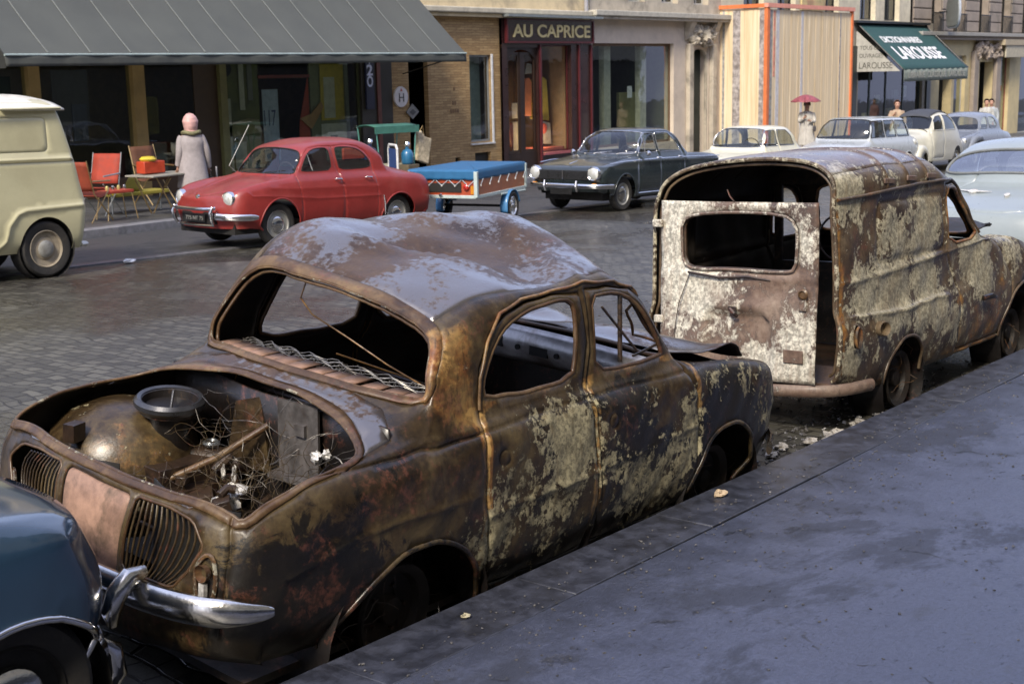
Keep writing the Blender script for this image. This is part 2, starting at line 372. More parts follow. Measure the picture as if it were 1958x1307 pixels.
def in_poly(pts, poly):
    x, y = pts[:, 0], pts[:, 1]; ins = np.zeros(len(pts), bool); n = len(poly); j = n-1
    for i in range(n):
        xi, yi = poly[i]; xj, yj = poly[j]
        if yi != yj:
            c = ((yi > y) != (yj > y)) & (x < (xj-xi)*(y-yi)/(yj-yi)+xi); ins ^= c
        j = i
    return ins
def offset_line(p, d, closed=False):
    p = np.array(p, float); a = np.roll(p, 1, 0); b = np.roll(p, -1, 0)
    if not closed: a[0] = p[0]; b[-1] = p[-1]
    t = b-a; t /= np.linalg.norm(t, axis=1)[:, None]+1e-9
    return p+np.stack([-t[:, 1], t[:, 0]], 1)*d
def panels(S, root, h, cut=(), regions=(), feats=(), base=('body', None), wear=None, thick=0, bmin=None, offs={}):
    """cut a shell's parameter sheet into named panels. cut: closed polys removed; regions: (name, poly, mat, depth);
    feats: (polyline, half width, depth, closed) pressed into the sheet"""
    A, B = S.A[-1], S.B[-1]
    na, nb = max(2, int(A/h)), max(2, int(B/h))
    ga, gb = np.meshgrid(np.linspace(0, A, na+1), np.linspace(0, B, nb+1), indexing='ij')
    lat = np.stack([ga.ravel(), gb.ravel()], 1)
    lines = [(np.array(c), True) for c in cut]+[(np.array(r[1]), True) for r in regions]
    for f in feats:
        p = np.array(f[0]); cl = f[3] if len(f) > 3 else False
        for d in (-1, -.5, 0, .5, 1): lines.append((offset_line(p, d*f[1], cl), cl))
    V = []; E = []
    for p, cl in lines:
        p = densify(p, h*.7, cl); p[:, 0] = np.clip(p[:, 0], 0, A); p[:, 1] = np.clip(p[:, 1], 0, B)
        k = len(V); n = len(p); V += [tuple(q) for q in p]; E += [(k+i, k+(i+1) % n) for i in range(n if cl else n-1)]
    if V:
        kd = kdtree.KDTree(len(V))
        for i, q in enumerate(V): kd.insert((q[0], q[1], 0), i)
        kd.balance()
        edge = (lat[:, 0] < 1e-6) | (lat[:, 0] > A-1e-6) | (lat[:, 1] < 1e-6) | (lat[:, 1] > B-1e-6)
        keep = np.array([e or kd.find((q[0], q[1], 0))[2] > h*.42 for q, e in zip(lat, edge)]); lat = lat[keep]
    k = len(V); allv = [Vector(q) for q in V]+[Vector(q) for q in lat]
    vo, eo, fo = delaunay_2d_cdt(allv, E, [], 0, 1e-5)[:3]
    ab = np.array([tuple(q) for q in vo]); tri = np.array([tuple(f)[:3] for f in fo if len(f) == 3])
    cen = ab[tri].mean(1)
    own = np.zeros(len(tri), int)
    for i, r in enumerate(regions): own[in_poly(cen, np.array(r[1]))] = i+1
    for c in cut: own[in_poly(cen, np.array(c))] = -1
    P = S.pos(ab); N = S.nrm(ab)
    for f in feats:
        p = densify(f[0], .006, f[3] if len(f) > 3 else False); kd = kdtree.KDTree(len(p))
        for i, q in enumerate(p): kd.insert((q[0], q[1], 0), i)
        kd.balance()
        d = np.array([kd.find((q[0], q[1], 0))[2] for q in ab]); wgt = np.where(d < f[1], np.cos(np.clip(d/f[1], 0, 1)*math.pi/2)**2, 0)
        P = P+N*(wgt*f[2])[:, None]
    W = wear(P, ab) if wear else None
    res = {}
    specs = [(base[0], base[1], 0, 0)]+[(r[0], r[2], r[3] if len(r) > 3 else 0, i+1) for i, r in enumerate(regions)]
    for name, mt, dep, ix in specs:
        t = tri[own == ix]
        if len(t) == 0: continue
        used, inv = np.unique(t, return_inverse=True); t2 = inv.reshape(t.shape)[:, ::-1]
        pp = P[used]+N[used]*dep
        if name in offs: pp = offs[name](pp, N[used])
        me = bpy.data.meshes.new(name); me.from_pydata([tuple(q) for q in pp], [], [tuple(int(x) for x in q) for q in t2]); me.materials.append(mt)
        me.polygons.foreach_set('use_smooth', [True]*len(me.polygons))
        if W is not None:
            ca = me.color_attributes.new('wear', 'FLOAT_COLOR', 'POINT'); ca.data.foreach_set('color', np.concatenate([np.clip(W[used], 0, 1), np.ones((len(used), 1))], 1).ravel())
        o = bpy.data.objects.new(name, me); COL.objects.link(o); o.parent = root
        if thick:
            m = o.modifiers.new('solid', 'SOLIDIFY'); m.thickness = thick; m.offset = -1; me.materials.append(M_['soot']); m.material_offset = 1; m.material_offset_rim = 0
        res.setdefault(name, []).append(o)
    return res
def rim(S, ab, r, name, mat, parent, inset=0, n=6, sx=1, sy=1, step=None, wear=None):
    ab = densify(ab, step or .025, True); P = S.pos(ab)-S.nrm(ab)*inset
    mb = MB().tube([tuple(q) for q in P], r, n, True, sx=sx, sy=sy); o = mb.build(name, mat, parent, sharp=80)
    if wear: setwear(o, wear)
    return o
def setwear(o, fn):
    me = o.data; P = np.array([tuple(v.co) for v in me.vertices])
    W = fn(P, None) if callable(fn) else np.tile(np.array(fn, float), (len(P), 1))
    ca = me.color_attributes.new('wear', 'FLOAT_COLOR', 'POINT'); ca.data.foreach_set('color', np.concatenate([np.clip(W, 0, 1), np.ones((len(P), 1))], 1).ravel())
    return o
def line_on(S, ab, r, name, mat, parent, out=0, n=6, wear=None):
    ab = densify(ab, .03, False); P = S.pos(ab)+S.nrm(ab)*out
    o = MB().tube([tuple(q) for q in P], r, n).build(name, mat, parent, sharp=80)
    if wear is not None: setwear(o, wear)
    return o
def wheel(root, x, y, z, r, w, mats, side, steer=0, cap=True, hub_r=.11, ring=None):
    """tyre mesh named wheel with rim and hubcap under it; side=-1 outer face toward -y"""
    M = T(x, y, z)@Matrix.Rotation(rad(steer), 4, 'Z')@(rot('X', 90) if side < 0 else rot('X', -90))
    ri = r*.66; h = w/2
    ty = MB().lathe([(ri, -h*.8), (r*.86, -h), (r*.97, -h*.8), (r, -h*.45), (r, h*.45), (r*.97, h*.8), (r*.90, h*1.02), (r*.8, h), (ri, h*.78)], 40, M, cap=False).build('wheel', mats['tyre'], root)
    MB().lathe([(ri, -h*.8), (ri, h*.80), (ri*.96, h*.86), (ri*.9, h*.5), (ri*.62, h*.35), (ri*.5, h*.55), (0, h*.58)], 32, M, cap=False).build('rim', mats.get('rim', mats['tyre']), ty)
    if cap: MB().lathe([(hub_r, h*.5), (hub_r*.98, h*.72), (hub_r*.8, h*.92), (hub_r*.45, h*1.02), (0, h*1.04)], 28, M, cap=False).build('hubcap', mats['chrome'], ty)
    if ring: MB().lathe([(ri*1.02, h*.86), (ri*1.0, h*.96), (ri*.93, h*.9), (ri*.93, h*.7)], 32, M, cap=False).build('trim_ring', ring, ty)
    return ty
# ================================================================ shared materials
M_ = {}
M_['dark'] = simple('soot_black', (.012, .011, .010), .8, scale=12)
M_['soot'] = simple('sooty_inside', (.014, .011, .009), .6, scale=9, var=.5, dirt=(.05, .028, .014), dirt_amt=.5)
M_['interior'] = simple('car_interior_dark', (.03, .027, .024), .8, scale=12)
M_['tyre'] = simple('tyre_rubber', (.022, .021, .020), .75, scale=20, bump=.15, dirt=(.06, .052, .042), dirt_amt=.6)
M_['chrome'] = simple('chrome', (.75, .75, .76), .12, 1.0, var=.06, scale=5, bump=.02)
M_['chrome_dull'] = simple('dull_chrome', (.66, .65, .63), .18, 1.0, var=.2, scale=9, bump=.15, dirt=(.10, .07, .04), dirt_amt=.5)
M_['steel'] = simple('grey_painted_rim', (.33, .33, .31), .45, .3, dirt=(.09, .075, .055))
M_['car_glass'] = glass('car_window_glass', (.70, .74, .72), .8)
M_['lamp_glass'] = simple('headlamp_lens', (.62, .63, .60), .08, .35, var=.2, scale=60, bump=.3, coat=1)
M_['red_lens'] = simple('red_lens', (.35, .015, .01), .15, coat=.6)
M_['amber_lens'] = simple('amber_lens', (.55, .22, .02), .15, coat=.6)
M_['rust_side'] = burnt('burnt_side_metal', seed=0, dark=(.007, .006, .005), mid=(.046, .029, .013), tan=(.19, .14, .062), cream=(.44, .39, .24), coat=.18, rough=.36)
M_['rust_roof'] = burnt('burnt_roof_metal', dark=(.03, .018, .012), mid=(.070, .040, .020), tan=(.13, .085, .045), seed=3, coat=.9, rough=.36, drip=.35, wet=True)
M_['rust_trim'] = burnt('burnt_trim_metal', dark=(.03, .016, .008), mid=(.085, .046, .020), tan=(.27, .18, .085), ochre=(.34, .21, .075), seed=5, coat=.2, drip=.45)
M_['rust_dark'] = burnt('scorched_engine_metal', dark=(.006, .005, .005), mid=(.035, .02, .012), tan=(.10, .058, .03), seed=8, coat=.5, rough=.5)
M_['ash_white'] = simple('melted_aluminium', (.72, .70, .66), .45, .3, var=.3, scale=30, bump=.6, dirt=(.12, .11, .10), dirt_amt=.7)
M_['pink_board'] = simple('scorched_pink_panel', (.32, .195, .14), .55, var=.35, scale=9, bump=.3, dirt=(.085, .06, .04), dirt_amt=.95)

def blobs(P, L):
    w = np.zeros(len(P))
    for x, y, z, r, a in L:
        d = ((P-np.array([x, y, z]))**2).sum(1)/r**2; w += a*np.exp(-d)
    return w
def seamw(P, x0, wd=.035):
    return np.exp(-((P[:, 0]-x0)/wd)**2)
# ================================================================ burnt-out saloon
def dent(P):
    P = P.copy(); x, y, z = P[:, 0], P[:, 1], P[:, 2]
    ss = lambda v, a, b: (lambda t: t*t*(3-2*t))(np.clip((v-a)/(b-a), 0, 1))
    rf = ss(z, 1.10, 1.34)
    lift = (.02+.125*ss(y, -.42, .30))*ss(x, .0, .75)
    lift = lift+.068*ss(x, 1.25, 1.58)*(1-ss(y, .0, .32))*ss(z, 1.325, 1.39)+.035*(1-ss(x, .45, .8))*ss(y, .2, .5)*ss(x, .1, .35)
    top = ss(z, 1.30, 1.38)
    v = np.where((x > .3), 1, 0)
    dz = rf*lift
    ux, uy = -.56, .83; dl = (x-1.0)*.83+(y+.46)*.56; al = (x-1.0)*ux+(y+.46)*uy
    dz += -top*.075*np.clip(dl/.16, 0, 1)*np.exp(-(np.clip(dl-.12, 0, 9)/.33)**2)*ss(al, -.10, .05)*(1-ss(al, .62, .95))
    d2 = (x-1.38)*.95-(y+.1)*.30; dz += top*.022*np.exp(-np.abs(d2)/.09)*(1-ss(y, .25, .45))
    dz += -top*.05*np.exp(-((x-.75)/.3)**2-((y-.0)/.16)**2)
    ph = (x*.90+y*.44+.03*np.sin(y*7)); wv = np.abs(((ph/.31) % 1)*2-1); dz += top*.030*(wv-.5)*np.exp(-((y-.16)/.24)**2)*ss(x, .40, .7)*(1-ss(x, 1.35, 1.65))
    dz += -top*.045*np.exp(-((x-1.02)/.15)**2-((y+.44)/.13)**2)
    dz += .006*np.sin(x*9+y*4)*top
    P[:, 2] = z+dz
    kb = ss(.35-x, 0, .85)*np.clip(y/.65, 0, 1.2); P[:, 1] += .06*kb; P[:, 2] += .035*kb
    # small dings on the flanks
    q = np.clip((1.02-z)/.1, 0, 1); P[:, 1] -= np.sign(y)*q*(.009*np.sin(x*7.1+z*5)*np.sin(z*11+x*2)+.0035*np.sin(x*19+z*13)*np.sin(z*23-x*9)+.002*np.sin(x*37-z*31)); P[:, 2] += (.004*np.sin(x*13+y*9)*np.sin(y*11-x*5)+.002*np.sin(x*29+y*17))*(1-q)+.004*np.sin(x*15+y*12)*q*(abs(y) < .6)
    return P
RWE = [(0, 1.345), (.24, 1.338), (.42, 1.305), (.52, 1.265), (.568, 1.22), (.60, 1.15), (.615, 1.085), (.60, 1.05), (.52, 1.052), (.40, 1.068), (.2, 1.078), (0, 1.085)]
WSE = [(0, 1.318), (.3, 1.303), (.47, 1.27), (.53, 1.22), (.575, 1.12), (.62, 1.0), (.60, .968), (.45, .965), (.25, .965), (0, .965)]
RSW = [(.52, 1.01), (.505, 1.076), (.56, 1.166), (.65, 1.243), (.745, 1.285), (.87, 1.306), (1.016, 1.312), (1.13, 1.308), (1.148, 1.25), (1.13, 1.1), (1.10, 1.0), (.789, .998)]
FSW = [(1.262, 1.003), (1.262, 1.165), (1.275, 1.302), (1.411, 1.31), (1.56, 1.288), (1.66, 1.225), (1.745, 1.122), (1.80, 1.03), (1.80, 1.0), (1.51, .995)]
BAY = [(-.03, 0), (-.03, .15), (-.045, .357), (-.075, .50), (-.115, .595), (-.16, .625), (-.30, .638), (-.46, .645), (-.60, .640), (-.655, .632), (-.68, .60), (-.70, .45), (-.728, .3), (-.742, .1), (-.742, 0)]
def full(h):
    """mirror a half outline given as (…, y) or (y, …) running centre to centre"""
    return h
def sym(S, pr, half, ax, a, swap, br=None):
    """closed domain polygon from a half outline symmetric in y; ax = which column is y"""
    pts = [tuple(p) for p in half]
    oth = [((p[0], -p[1]) if ax == 1 else (-p[0], p[1])) for p in half[::-1]]
    if pts[-1][ax] == 0: oth = oth[1:]
    if pts[0][ax] == 0: oth = oth[:-1]
    P = chaikin(pts+oth, 1); P = densify(P, .03)
    return S.find(pr, P, a, br, raw=True)
def arc_arch(cx, cz, r, z0, n=22, rz=None):
    rz = rz or r
    p = [(cx+r*math.cos(rad(180*k/n)), cz+rz*math.sin(rad(180*k/n))) for k in range(n+1)]
    return p+[(cx-r, z0-.25), (cx+r, z0-.25)]
def side_find(S, pts, a, br=(0, 7), close=True, h=.03):
    P = densify(pts, h, close); return S.find(SIDE, P, a, br, raw=True)
def arch_dom(S, cx, cz, r, a, rz=None):
    """wheel arch cut: reaches past the sill edge of the sheet"""
    ab = S.find(SIDE, densify(circ(cx, cz, r, 26, 0, 180, rz), .02, False), a, (0, 4), raw=True)
    e0, e1 = ab[0].copy(), ab[-1].copy(); e0[1] = -.05; e1[1] = -.05
    return np.vstack([ab, [e1], [e0]])

def wreck_wear(P, ab):
    y = P[:, 1]; R = blobs(P, [(.95, -.72, .80, .17, .28), (1.12, -.74, .80, .14, .34), (.80, -.74, .88, .12, .15), (1.60, -.72, .82, .12, .22), (1.95, -.74, .72, .12, .34), (2.0, -.73, .55, .12, .3),
        (1.75, -.75, .40, .22, .38), (1.45, -.75, .45, .16, .24), (1.3, -.75, .62, .14, .16), (.9, -.75, .47, .25, .26), (.5, -.74, .45, .14, .34), (.25, -.75, .62, .2, .20), (.6, -.75, .62, .12, .2), (2.55, -.7, .78, .16, .22), (2.8, -.68, .6, .18, .3),
        (2.2, -.7, .86, .12, .22), (1.0, -.75, .62, .12, .2), (3.0, -.4, .6, .15, .3), (-.3, -.72, .8, .25, .06), (.2, -.66, 1.2, .10, .12)])
    Bk = blobs(P, [(1.52, -.75, .50, .17, .55), (1.5, -.72, .84, .22, .42), (1.15, -.72, .88, .12, .3), (.85, -.74, .80, .14, .25), (2.3, -.74, .62, .32, .55), (2.7, -.7, .5, .3, .4), (1.1, -.75, .68, .10, .2),
        (-.55, -.66, .50, .28, .62), (-.2, -.74, .52, .25, .3), (1.2, -.74, .30, .3, .3), (.7, -.74, .32, .2, .2), (2.0, -.74, .40, .2, .4), (1.75, -.74, .6, .12, .3)])
    Bk += np.clip((.42-P[:, 2])/.2, 0, 1)*.42
    G = blobs(P, [(.33, -.62, 1.1, .17, .62), (.25, -.63, 1.25, .14, .45), (.4, -.6, 1.3, .12, .3), (.42, -.66, .95, .1, .3), (.33, .62, 1.1, .16, .4), (-.70, -.55, .75, .10, .38), (1.3, -.75, .5, .18, .12), (.1, -.66, .93, .14, .2), (-.76, -.4, .55, .2, .2), (-.55, -.7, .7, .1, .1)])
    for xs in (.455, 1.19, 2.03): G += seamw(P, xs+.0, .026)*(P[:, 2] < .97)*(P[:, 2] > .3)*1.0*(abs(y) > .6)
    G += np.exp(-((P[:, 2]-.985)/.025)**2)*.6*(abs(y) > .6)*(P[:, 0] > .4)*(P[:, 0] < 2)
    R += .10*(abs(y) > .6)*(P[:, 0] > .3); R += np.where((P[:, 2] > 1.3), -.4, 0); R += np.where(P[:, 0] < .2, -.15, 0)
    return np.stack([R*1.25+.09, G+.02, Bk*1.15+.20], 1)

def tangle(mb, c, r, n, rr=.0022, seg=14):
    for k in range(n):
        p = Vector(c)+Vector((random.uniform(-1, 1)*r[0], random.uniform(-1, 1)*r[1], random.uniform(-1, 1)*r[2]))
        d = Vector((random.uniform(-1, 1), random.uniform(-1, 1), random.uniform(-1, 1))).normalized(); path = []
        for i in range(seg):
            path.append(tuple(p)); d = (d+Vector((random.uniform(-1, 1), random.uniform(-1, 1), random.uniform(-1, 1)))*.45).normalized(); p = p+d*.028
            for a in range(3):
                if abs(p[a]-c[a]) > r[a]*1.25: d[a] *= -1
        mb.tube(path, rr, 4)
def lump(mb, c, r, seed=0, sq=(1, 1, 1)):
    rnd = random.Random(seed); n1, n2 = 8, 12; v = []
    ph = [rnd.uniform(0, 6.28) for _ in range(6)]
    for i in range(n1+1):
        th = math.pi*i/n1
        for j in range(n2):
            a = 2*math.pi*j/n2; k = 1+.22*math.sin(3*a+ph[0]+2*th)+.18*math.sin(5*th+ph[1]+a*2)+rnd.uniform(-.13, .13)
            v.append((c[0]+r*k*sq[0]*math.sin(th)*math.cos(a), c[1]+r*k*sq[1]*math.sin(th)*math.sin(a), c[2]+r*k*sq[2]*math.cos(th)))
    f = [(i*n2+j, i*n2+(j+1) % n2, (i+1)*n2+(j+1) % n2, (i+1)*n2+j) for i in range(n1) for j in range(n2)]
    mb.add(v, f)

def burnt_saloon():
    root = empty('burnt_car', pose(3.430, 4.009, -.0068, -.1128, .0063, .0904), 'rusty burnt-out saloon car with open engine bay at the rear, nearest wreck to the camera', 'car', 'burnt out wrecks at the kerb')
    S = Shell(DAU, dent)
    mirp = lambda p: S.mir(p)
    rw = sym(S, END, RWE, 0, (11.2, 14.8), 1); ws = sym(S, END, WSE, 0, (5.8, 9), 1); bay = sym(S, TOP, BAY, 1, (13.9, 17.1), 1, (3.95, 16.05))
    rsw = S.find(SIDE, densify(chaikin(RSW, 1), .025), (8, 14), (4, 8), raw=True); fsw = S.find(SIDE, densify(chaikin(FSW, 1), .025), (6, 11), (4, 8), raw=True)
    fa = arch_dom(S, 2.34, .20, .335, (1, 8), .40); ra = arch_dom(S, .07, .16, .42, (10, 17.5), .40)
    cut = [rw, ws, bay, rsw, fsw, fa, ra]+[mirp(p) for p in (rsw, fsw, fa, ra)]
    # grilles on the tail panel: five-sided openings filled with slats
    gr = chaikin(densify([(-.195, .805), (-.34, .80), (-.46, .775), (-.535, .70), (-.50, .62), (-.43, .54), (-.195, .555)], .08), 1)
    grd = S.find(END, densify(gr, .03), (16.6, 19), (3, 10), raw=True)
    cut += [grd, mirp(grd)]
    # tail lamp sockets
    tl = S.find(END, densify([( -.565+.036*math.cos(t)*1.0, .60+.085*math.sin(t)) for t in np.linspace(0, 2*math.pi, 20, False)], .02), (16.6, 19), (2, 10), raw=True)
    # doors
    def dom_line(pts, a, br=(0, 6)): return S.find(SIDE, densify(pts, .04, False), a, br, raw=True)
    def door(x_r, x_f, top, a):
        z0 = .245
        p = [(x_r[0], .95)]+[(x_r[1], .8), (x_r[2], .6), (x_r[3], .40), (x_r[3]+.03, z0), (x_f[3]-.02, z0), (x_f[3], .40), (x_f[2], .6), (x_f[1], .8), (x_f[0], .95)]+top
        return S.find(SIDE, densify(p, .03), a, (0, 7.6), raw=True)
    RD = door((.47, .445, .455, .49), (1.165, 1.18, 1.20, 1.21), [(1.215, 1.15), (1.20, 1.325), (1.0, 1.345), (.84, 1.338), (.70, 1.31), (.58, 1.24), (.49, 1.13)], (7, 14))
    FD = door((1.195, 1.205, 1.225, 1.235), (1.93, 2.02, 2.055, 2.04), [(1.86, 1.03), (1.79, 1.13), (1.70, 1.24), (1.60, 1.31), (1.42, 1.335), (1.24, 1.33), (1.235, 1.1)], (4.5, 11))
    hood = sym(S, TOP, [(2.04, 0), (2.04, .3), (1.99, .52), (2.2, .60), (2.5, .585), (2.78, .53), (2.95, .42), (3.02, .2), (3.03, 0)], 1, (2.2, 6.3), 1)
    crease = S.find(SIDE, densify([(.46, .575), (.8, .585), (1.2, .60), (1.6, .62), (2.02, .645)], .03, False), (4, 13), (1, 4), raw=True)
    crease2 = S.find(SIDE, densify([(-.55, .60), (-.3, .66), (0, .685), (.42, .67)], .03, False), (12, 18), (1, 4), raw=True)
    shoulder = S.find(SIDE, densify([(.46, .905), (.9, .915), (1.4, .92), (1.95, .91)], .03, False), (4.5, 13), (3, 6), raw=True)
    fend = S.find(TOP, densify([(.44, -.70), (.2, -.70), (0, -.69), (-.2, -.66), (-.4, -.625), (-.55, -.60), (-.66, -.59)], .03, False), (11, 17.4), (3, 7), raw=True)
    tailseam = S.find(END, densify([(-.59, .80), (-.625, .70), (-.63, .6), (-.62, .5), (-.60, .42)], .03, False), (16.7, 18.9), (2, 7), raw=True)
    hdl = [S.find(SIDE, densify(circ(cx, cz, .032, 12), .01), a, (2, 5), raw=True) for cx, cz, a in ((.56, .79, (9, 13)), (1.31, .80, (7, 11)))]
    drip_ = S.find(SIDE, densify([(.47, .98), (.485, 1.10), (.55, 1.22), (.65, 1.305), (.8, 1.345), (1.0, 1.355), (1.25, 1.352), (1.5, 1.338), (1.66, 1.29), (1.78, 1.17), (1.9, 1.0)], .03, False), (5.5, 13.6), (4, 8.6), raw=True)
    plate = S.find(END, densify(rrect(-.165, .165, .43, .80, .02), .03), (16.6, 19.4), (5, 15), raw=True)
    feats = [(crease, .016, .007), (crease2, .014, .006), (shoulder, .022, -.006), (fend, .014, -.014), (tailseam, .008, -.01), (plate, .012, -.008, True)]
    feats += [(mirp(f[0]), *f[1:]) for f in feats[:5]]
    feats += [(hdl[0], .012, -.008, True), (hdl[1], .012, -.008, True)]
    # pressed rolled seam beside each door edge
    for D in (RD, FD):
        feats.append((D, .013, -.014, True)); feats.append((mirp(D), .013, -.014, True))
    regs = [('door', RD, M_['rust_side']), ('door', FD, M_['rust_side']), ('door', mirp(RD), M_['rust_side']), ('door', mirp(FD), M_['rust_side']), ('bonnet', hood, M_['rust_roof'], .012)]
    roofp = S.find(TOP, densify([(.36, -.50), (.36, .50), (.8, .535), (1.3, .535), (1.62, .48), (1.66, 0), (1.62, -.48), (1.3, -.535), (.8, -.535)], .04), (8, 12.6), (6.6, 13.4), raw=True)
    regs.append(('roof', roofp, M_['rust_roof']))
    deckp = S.find(TOP, densify([(.10, -.50), (.10, .50), (0.02, .63), (-.20, .63), (-.45, .61), (-.62, .60), (-.735, .42), (-.76, 0), (-.735, -.42), (-.62, -.60), (-.45, -.61), (-.20, -.63), (.02, -.63)], .04), (12.6, 17.4), (3.5, 16.5), raw=True)
    regs.append(('rear_deck', deckp, M_['rust_roof']))
    bayo = offset_line(bay, .03, True); bayo = bayo if abs(bayo[:, 0]-bay[:, 0].mean()).max() > abs(bay[:, 0]-bay[:, 0].mean()).max() else offset_line(bay, -.03, True)
    rwo = offset_line(rw, .042, True); rwo = rwo if abs(rwo[:, 0]-rw[:, 0].mean()).max() > abs(rw[:, 0]-rw[:, 0].mean()).max() else offset_line(rw, -.042, True)
    regs.append(('bay_rim', bayo, M_['rust_trim'], .006)); regs.append(('window_surround', rwo, M_['rust_trim'], .005))
    regs.append(('plate_panel', plate, M_['pink_board'], -.006))
    def hood_off(p, n):
        x, y = p[:, 0], p[:, 1]
        k = np.clip((-y)/.50, 0, 1)**1.3; m = np.clip((x-1.98)/.25, 0, 1)*np.clip(1-((x-2.45)/.95)**4, 0, 1)
        p = p.copy(); p[:, 2] += (.030*k+.040)*np.sin(np.clip((x-1.93)/1.25, 0, 1)*3.1416)*(1+.1*np.sin(x*8))+.012*np.cos(x*11+y*6); p[:, 1] -= .01*m*k; p[:, 0] += .01*np.sin(y*12); return p
    pr = panels(S, root, .032, cut, regs, feats, ('body', M_['rust_side']), wreck_wear, .006, offs={'bonnet': hood_off})
    # trim round every opening
    tan = (.22, .28, .22); ttan = (.35, .25, .12)
    rim(S, rw, .006, 'window_surround', M_['rust_trim'], root, .004, wear=ttan); rim(S, rw, .008, 'window_surround', M_['rust_trim'], root, .03, wear=tan)
    rim(S, ws, .012, 'window_surround', M_['rust_trim'], root, .01, wear=tan)
    for p in (rsw, fsw, mirp(rsw), mirp(fsw)):
        rim(S, p, .011, 'window_surround', M_['rust_trim'], root, .008, wear=tan)
    rim(S, bay, .007, 'bay_rim', M_['rust_trim'], root, .0, wear=ttan)
    rim(S, grd, .006, 'grille_frame', M_['rust_trim'], root, .004, wear=tan); rim(S, mirp(grd), .006, 'grille_frame', M_['rust_trim'], root, .004, wear=tan)
    for p in (drip_, mirp(drip_)): line_on(S, p, .0075, 'rain_gutter', M_['rust_trim'], root, .003, wear=(.1, .55, 0))
    for p, r_ in ((fa, .012), (ra, .012), (mirp(fa), .012), (mirp(ra), .012)):
        line_on(S, p[:-2], r_, 'arch_lip', M_['rust_side'], root, -.002, wear=(.05, .12, .5))
    # grille slats
    for sgn in (-1, 1):
        mb = MB()
        for k in range(13):
            t = (k+.6)/13.3; zt = .806-.03*max(0, (t-.35)/.65)**1.4; zb = .553-.010*t
            rb = lambda z: -.535+5.5*(z-.69)**2
            pts = S.find(END, [((1-t)*(-.195)+t*rb(zb+(zt-zb)*q), zb+(zt-zb)*q) for q in np.linspace(0, 1, 8)], (16.6, 19), (2, 11), raw=True)
            pp = S.pos(pts)-S.nrm(pts)*.012; pp[:, 1] *= (1 if sgn < 0 else -1)
            mb.tube([tuple(q) for q in pp], .0042, 6)
        setwear(mb.build('grille', M_['rust_side'], root, sharp=60), (.10, .16, .30))
    # tail lamps
    for sgn in (-1, 1):
        mb = MB(); P0 = S.pos(tl); N0 = S.nrm(tl); P0 = P0+N0*.006; P0[:, 1] *= (1 if sgn < 0 else -1)
        mb.tube([tuple(q) for q in P0], .008, 6, True); o = mb.build('tail_lamp', M_['rust_trim'], root); setwear(o, (.5, .3, 0))
        c = P0.mean(0); mb = MB()
        mb.lathe([(.030, .012), (.026, -.01), (.02, -.018), (0, -.018)], 16, T(c[0]-.012, c[1], c[2]+.03)@rot('Y', -90), False); setwear(mb.build('socket', M_['rust_trim'], o), (.4, .3, .2))
        mb = MB(); mb.cbox((c[0]-.012, c[1], c[2]-.035), (.016, .026, .06)); setwear(mb.build('bulb_holder', M_['ash_white'], o), (.3, .1, .2))
    # front lamps (empty bowls)
    for sgn in (-1, 1):
        M = T(2.93, .53*sgn, .66)@rot('Z', 8*sgn)@rot('Y', 90)
        o = MB().lathe([(.098, 0), (.103, .02), (.095, .035), (.088, .02), (.07, -.03), (.03, -.06), (0, -.065)], 24, M, False).build('headlamp_bowl', M_['rust_trim'], root); setwear(o, (.3, .3, .3))
    # dark inside: floor, bulkheads, wheel wells
    for sgn in (-1, 1): setwear(MB().grid(lambda u, v: (-.62-.06*math.sin(u*3.1), sgn*(.10+.46*u), .40+.40*v), 6, 4).build('bay_shade_sheet', M_['dark'], root, solid=.006), (0, 0, 1))  # dark sheets added behind the grilles, standing in for shade in the bay
    mb = MB(); mb.box(-.62, 2.9, -.60, .60, .17, .20); o = mb.build('floor_pan', M_['rust_dark'], root); setwear(o, (.05, .2, .6))
    mb = MB().grid(lambda u, v: (.12-.10*v+.03*math.sin(u*9), -.62+1.24*u, .18+.80*v), 12, 6); setwear(mb.build('bulkhead', M_['rust_dark'], root, solid=.01), (.0, .1, .85)); mb = MB(); mb.grid(lambda u, v: (1.95+.05*math.sin(u*7), -.64+1.28*u, .18+.74*v), 12, 6)
    o = mb.build('bulkhead', M_['rust_dark'], root, solid=.01); setwear(o, (.0, .1, .85))
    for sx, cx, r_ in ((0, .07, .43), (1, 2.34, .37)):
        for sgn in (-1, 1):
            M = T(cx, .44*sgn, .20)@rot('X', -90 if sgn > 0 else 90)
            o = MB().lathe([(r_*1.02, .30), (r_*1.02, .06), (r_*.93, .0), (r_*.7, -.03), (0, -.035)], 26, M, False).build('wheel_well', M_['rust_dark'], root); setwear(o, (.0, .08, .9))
    # bare rims, tyres burnt away
    for cx in (.05, 2.33):
        for sgn in (-1, 1):
            M = T(cx, .60*sgn, .275)@(rot('X', 90) if sgn < 0 else rot('X', -90))
            o = MB().lathe([(.12, -.06), (.185, -.07), (.19, -.055), (.165, -.04), (.165, .04), (.19, .055), (.185, .07), (.15, .05), (.14, .02), (.06, .01), (.05, .05), (0, .055)], 30, M, False).build('wheel', M_['soot'], root)
            mb = MB()
            for k in range(5): a = rad(72*k); mb.tube([(.09*math.cos(a), .09*math.sin(a), .012), (.09*math.cos(a), .09*math.sin(a), .03)], .009, 8, M=M)
            setwear(mb.build('wheel_nut', M_['rust_dark'], o), (.1, .1, .4))
            for q in range(1):
                mb = MB(); tangle(mb, (cx, .62*sgn, .30), (.24, .05, .16), 8, .0016, 12); setwear(mb.build('tyre_wire', M_['rust_dark'], o), (.1, .2, .3))
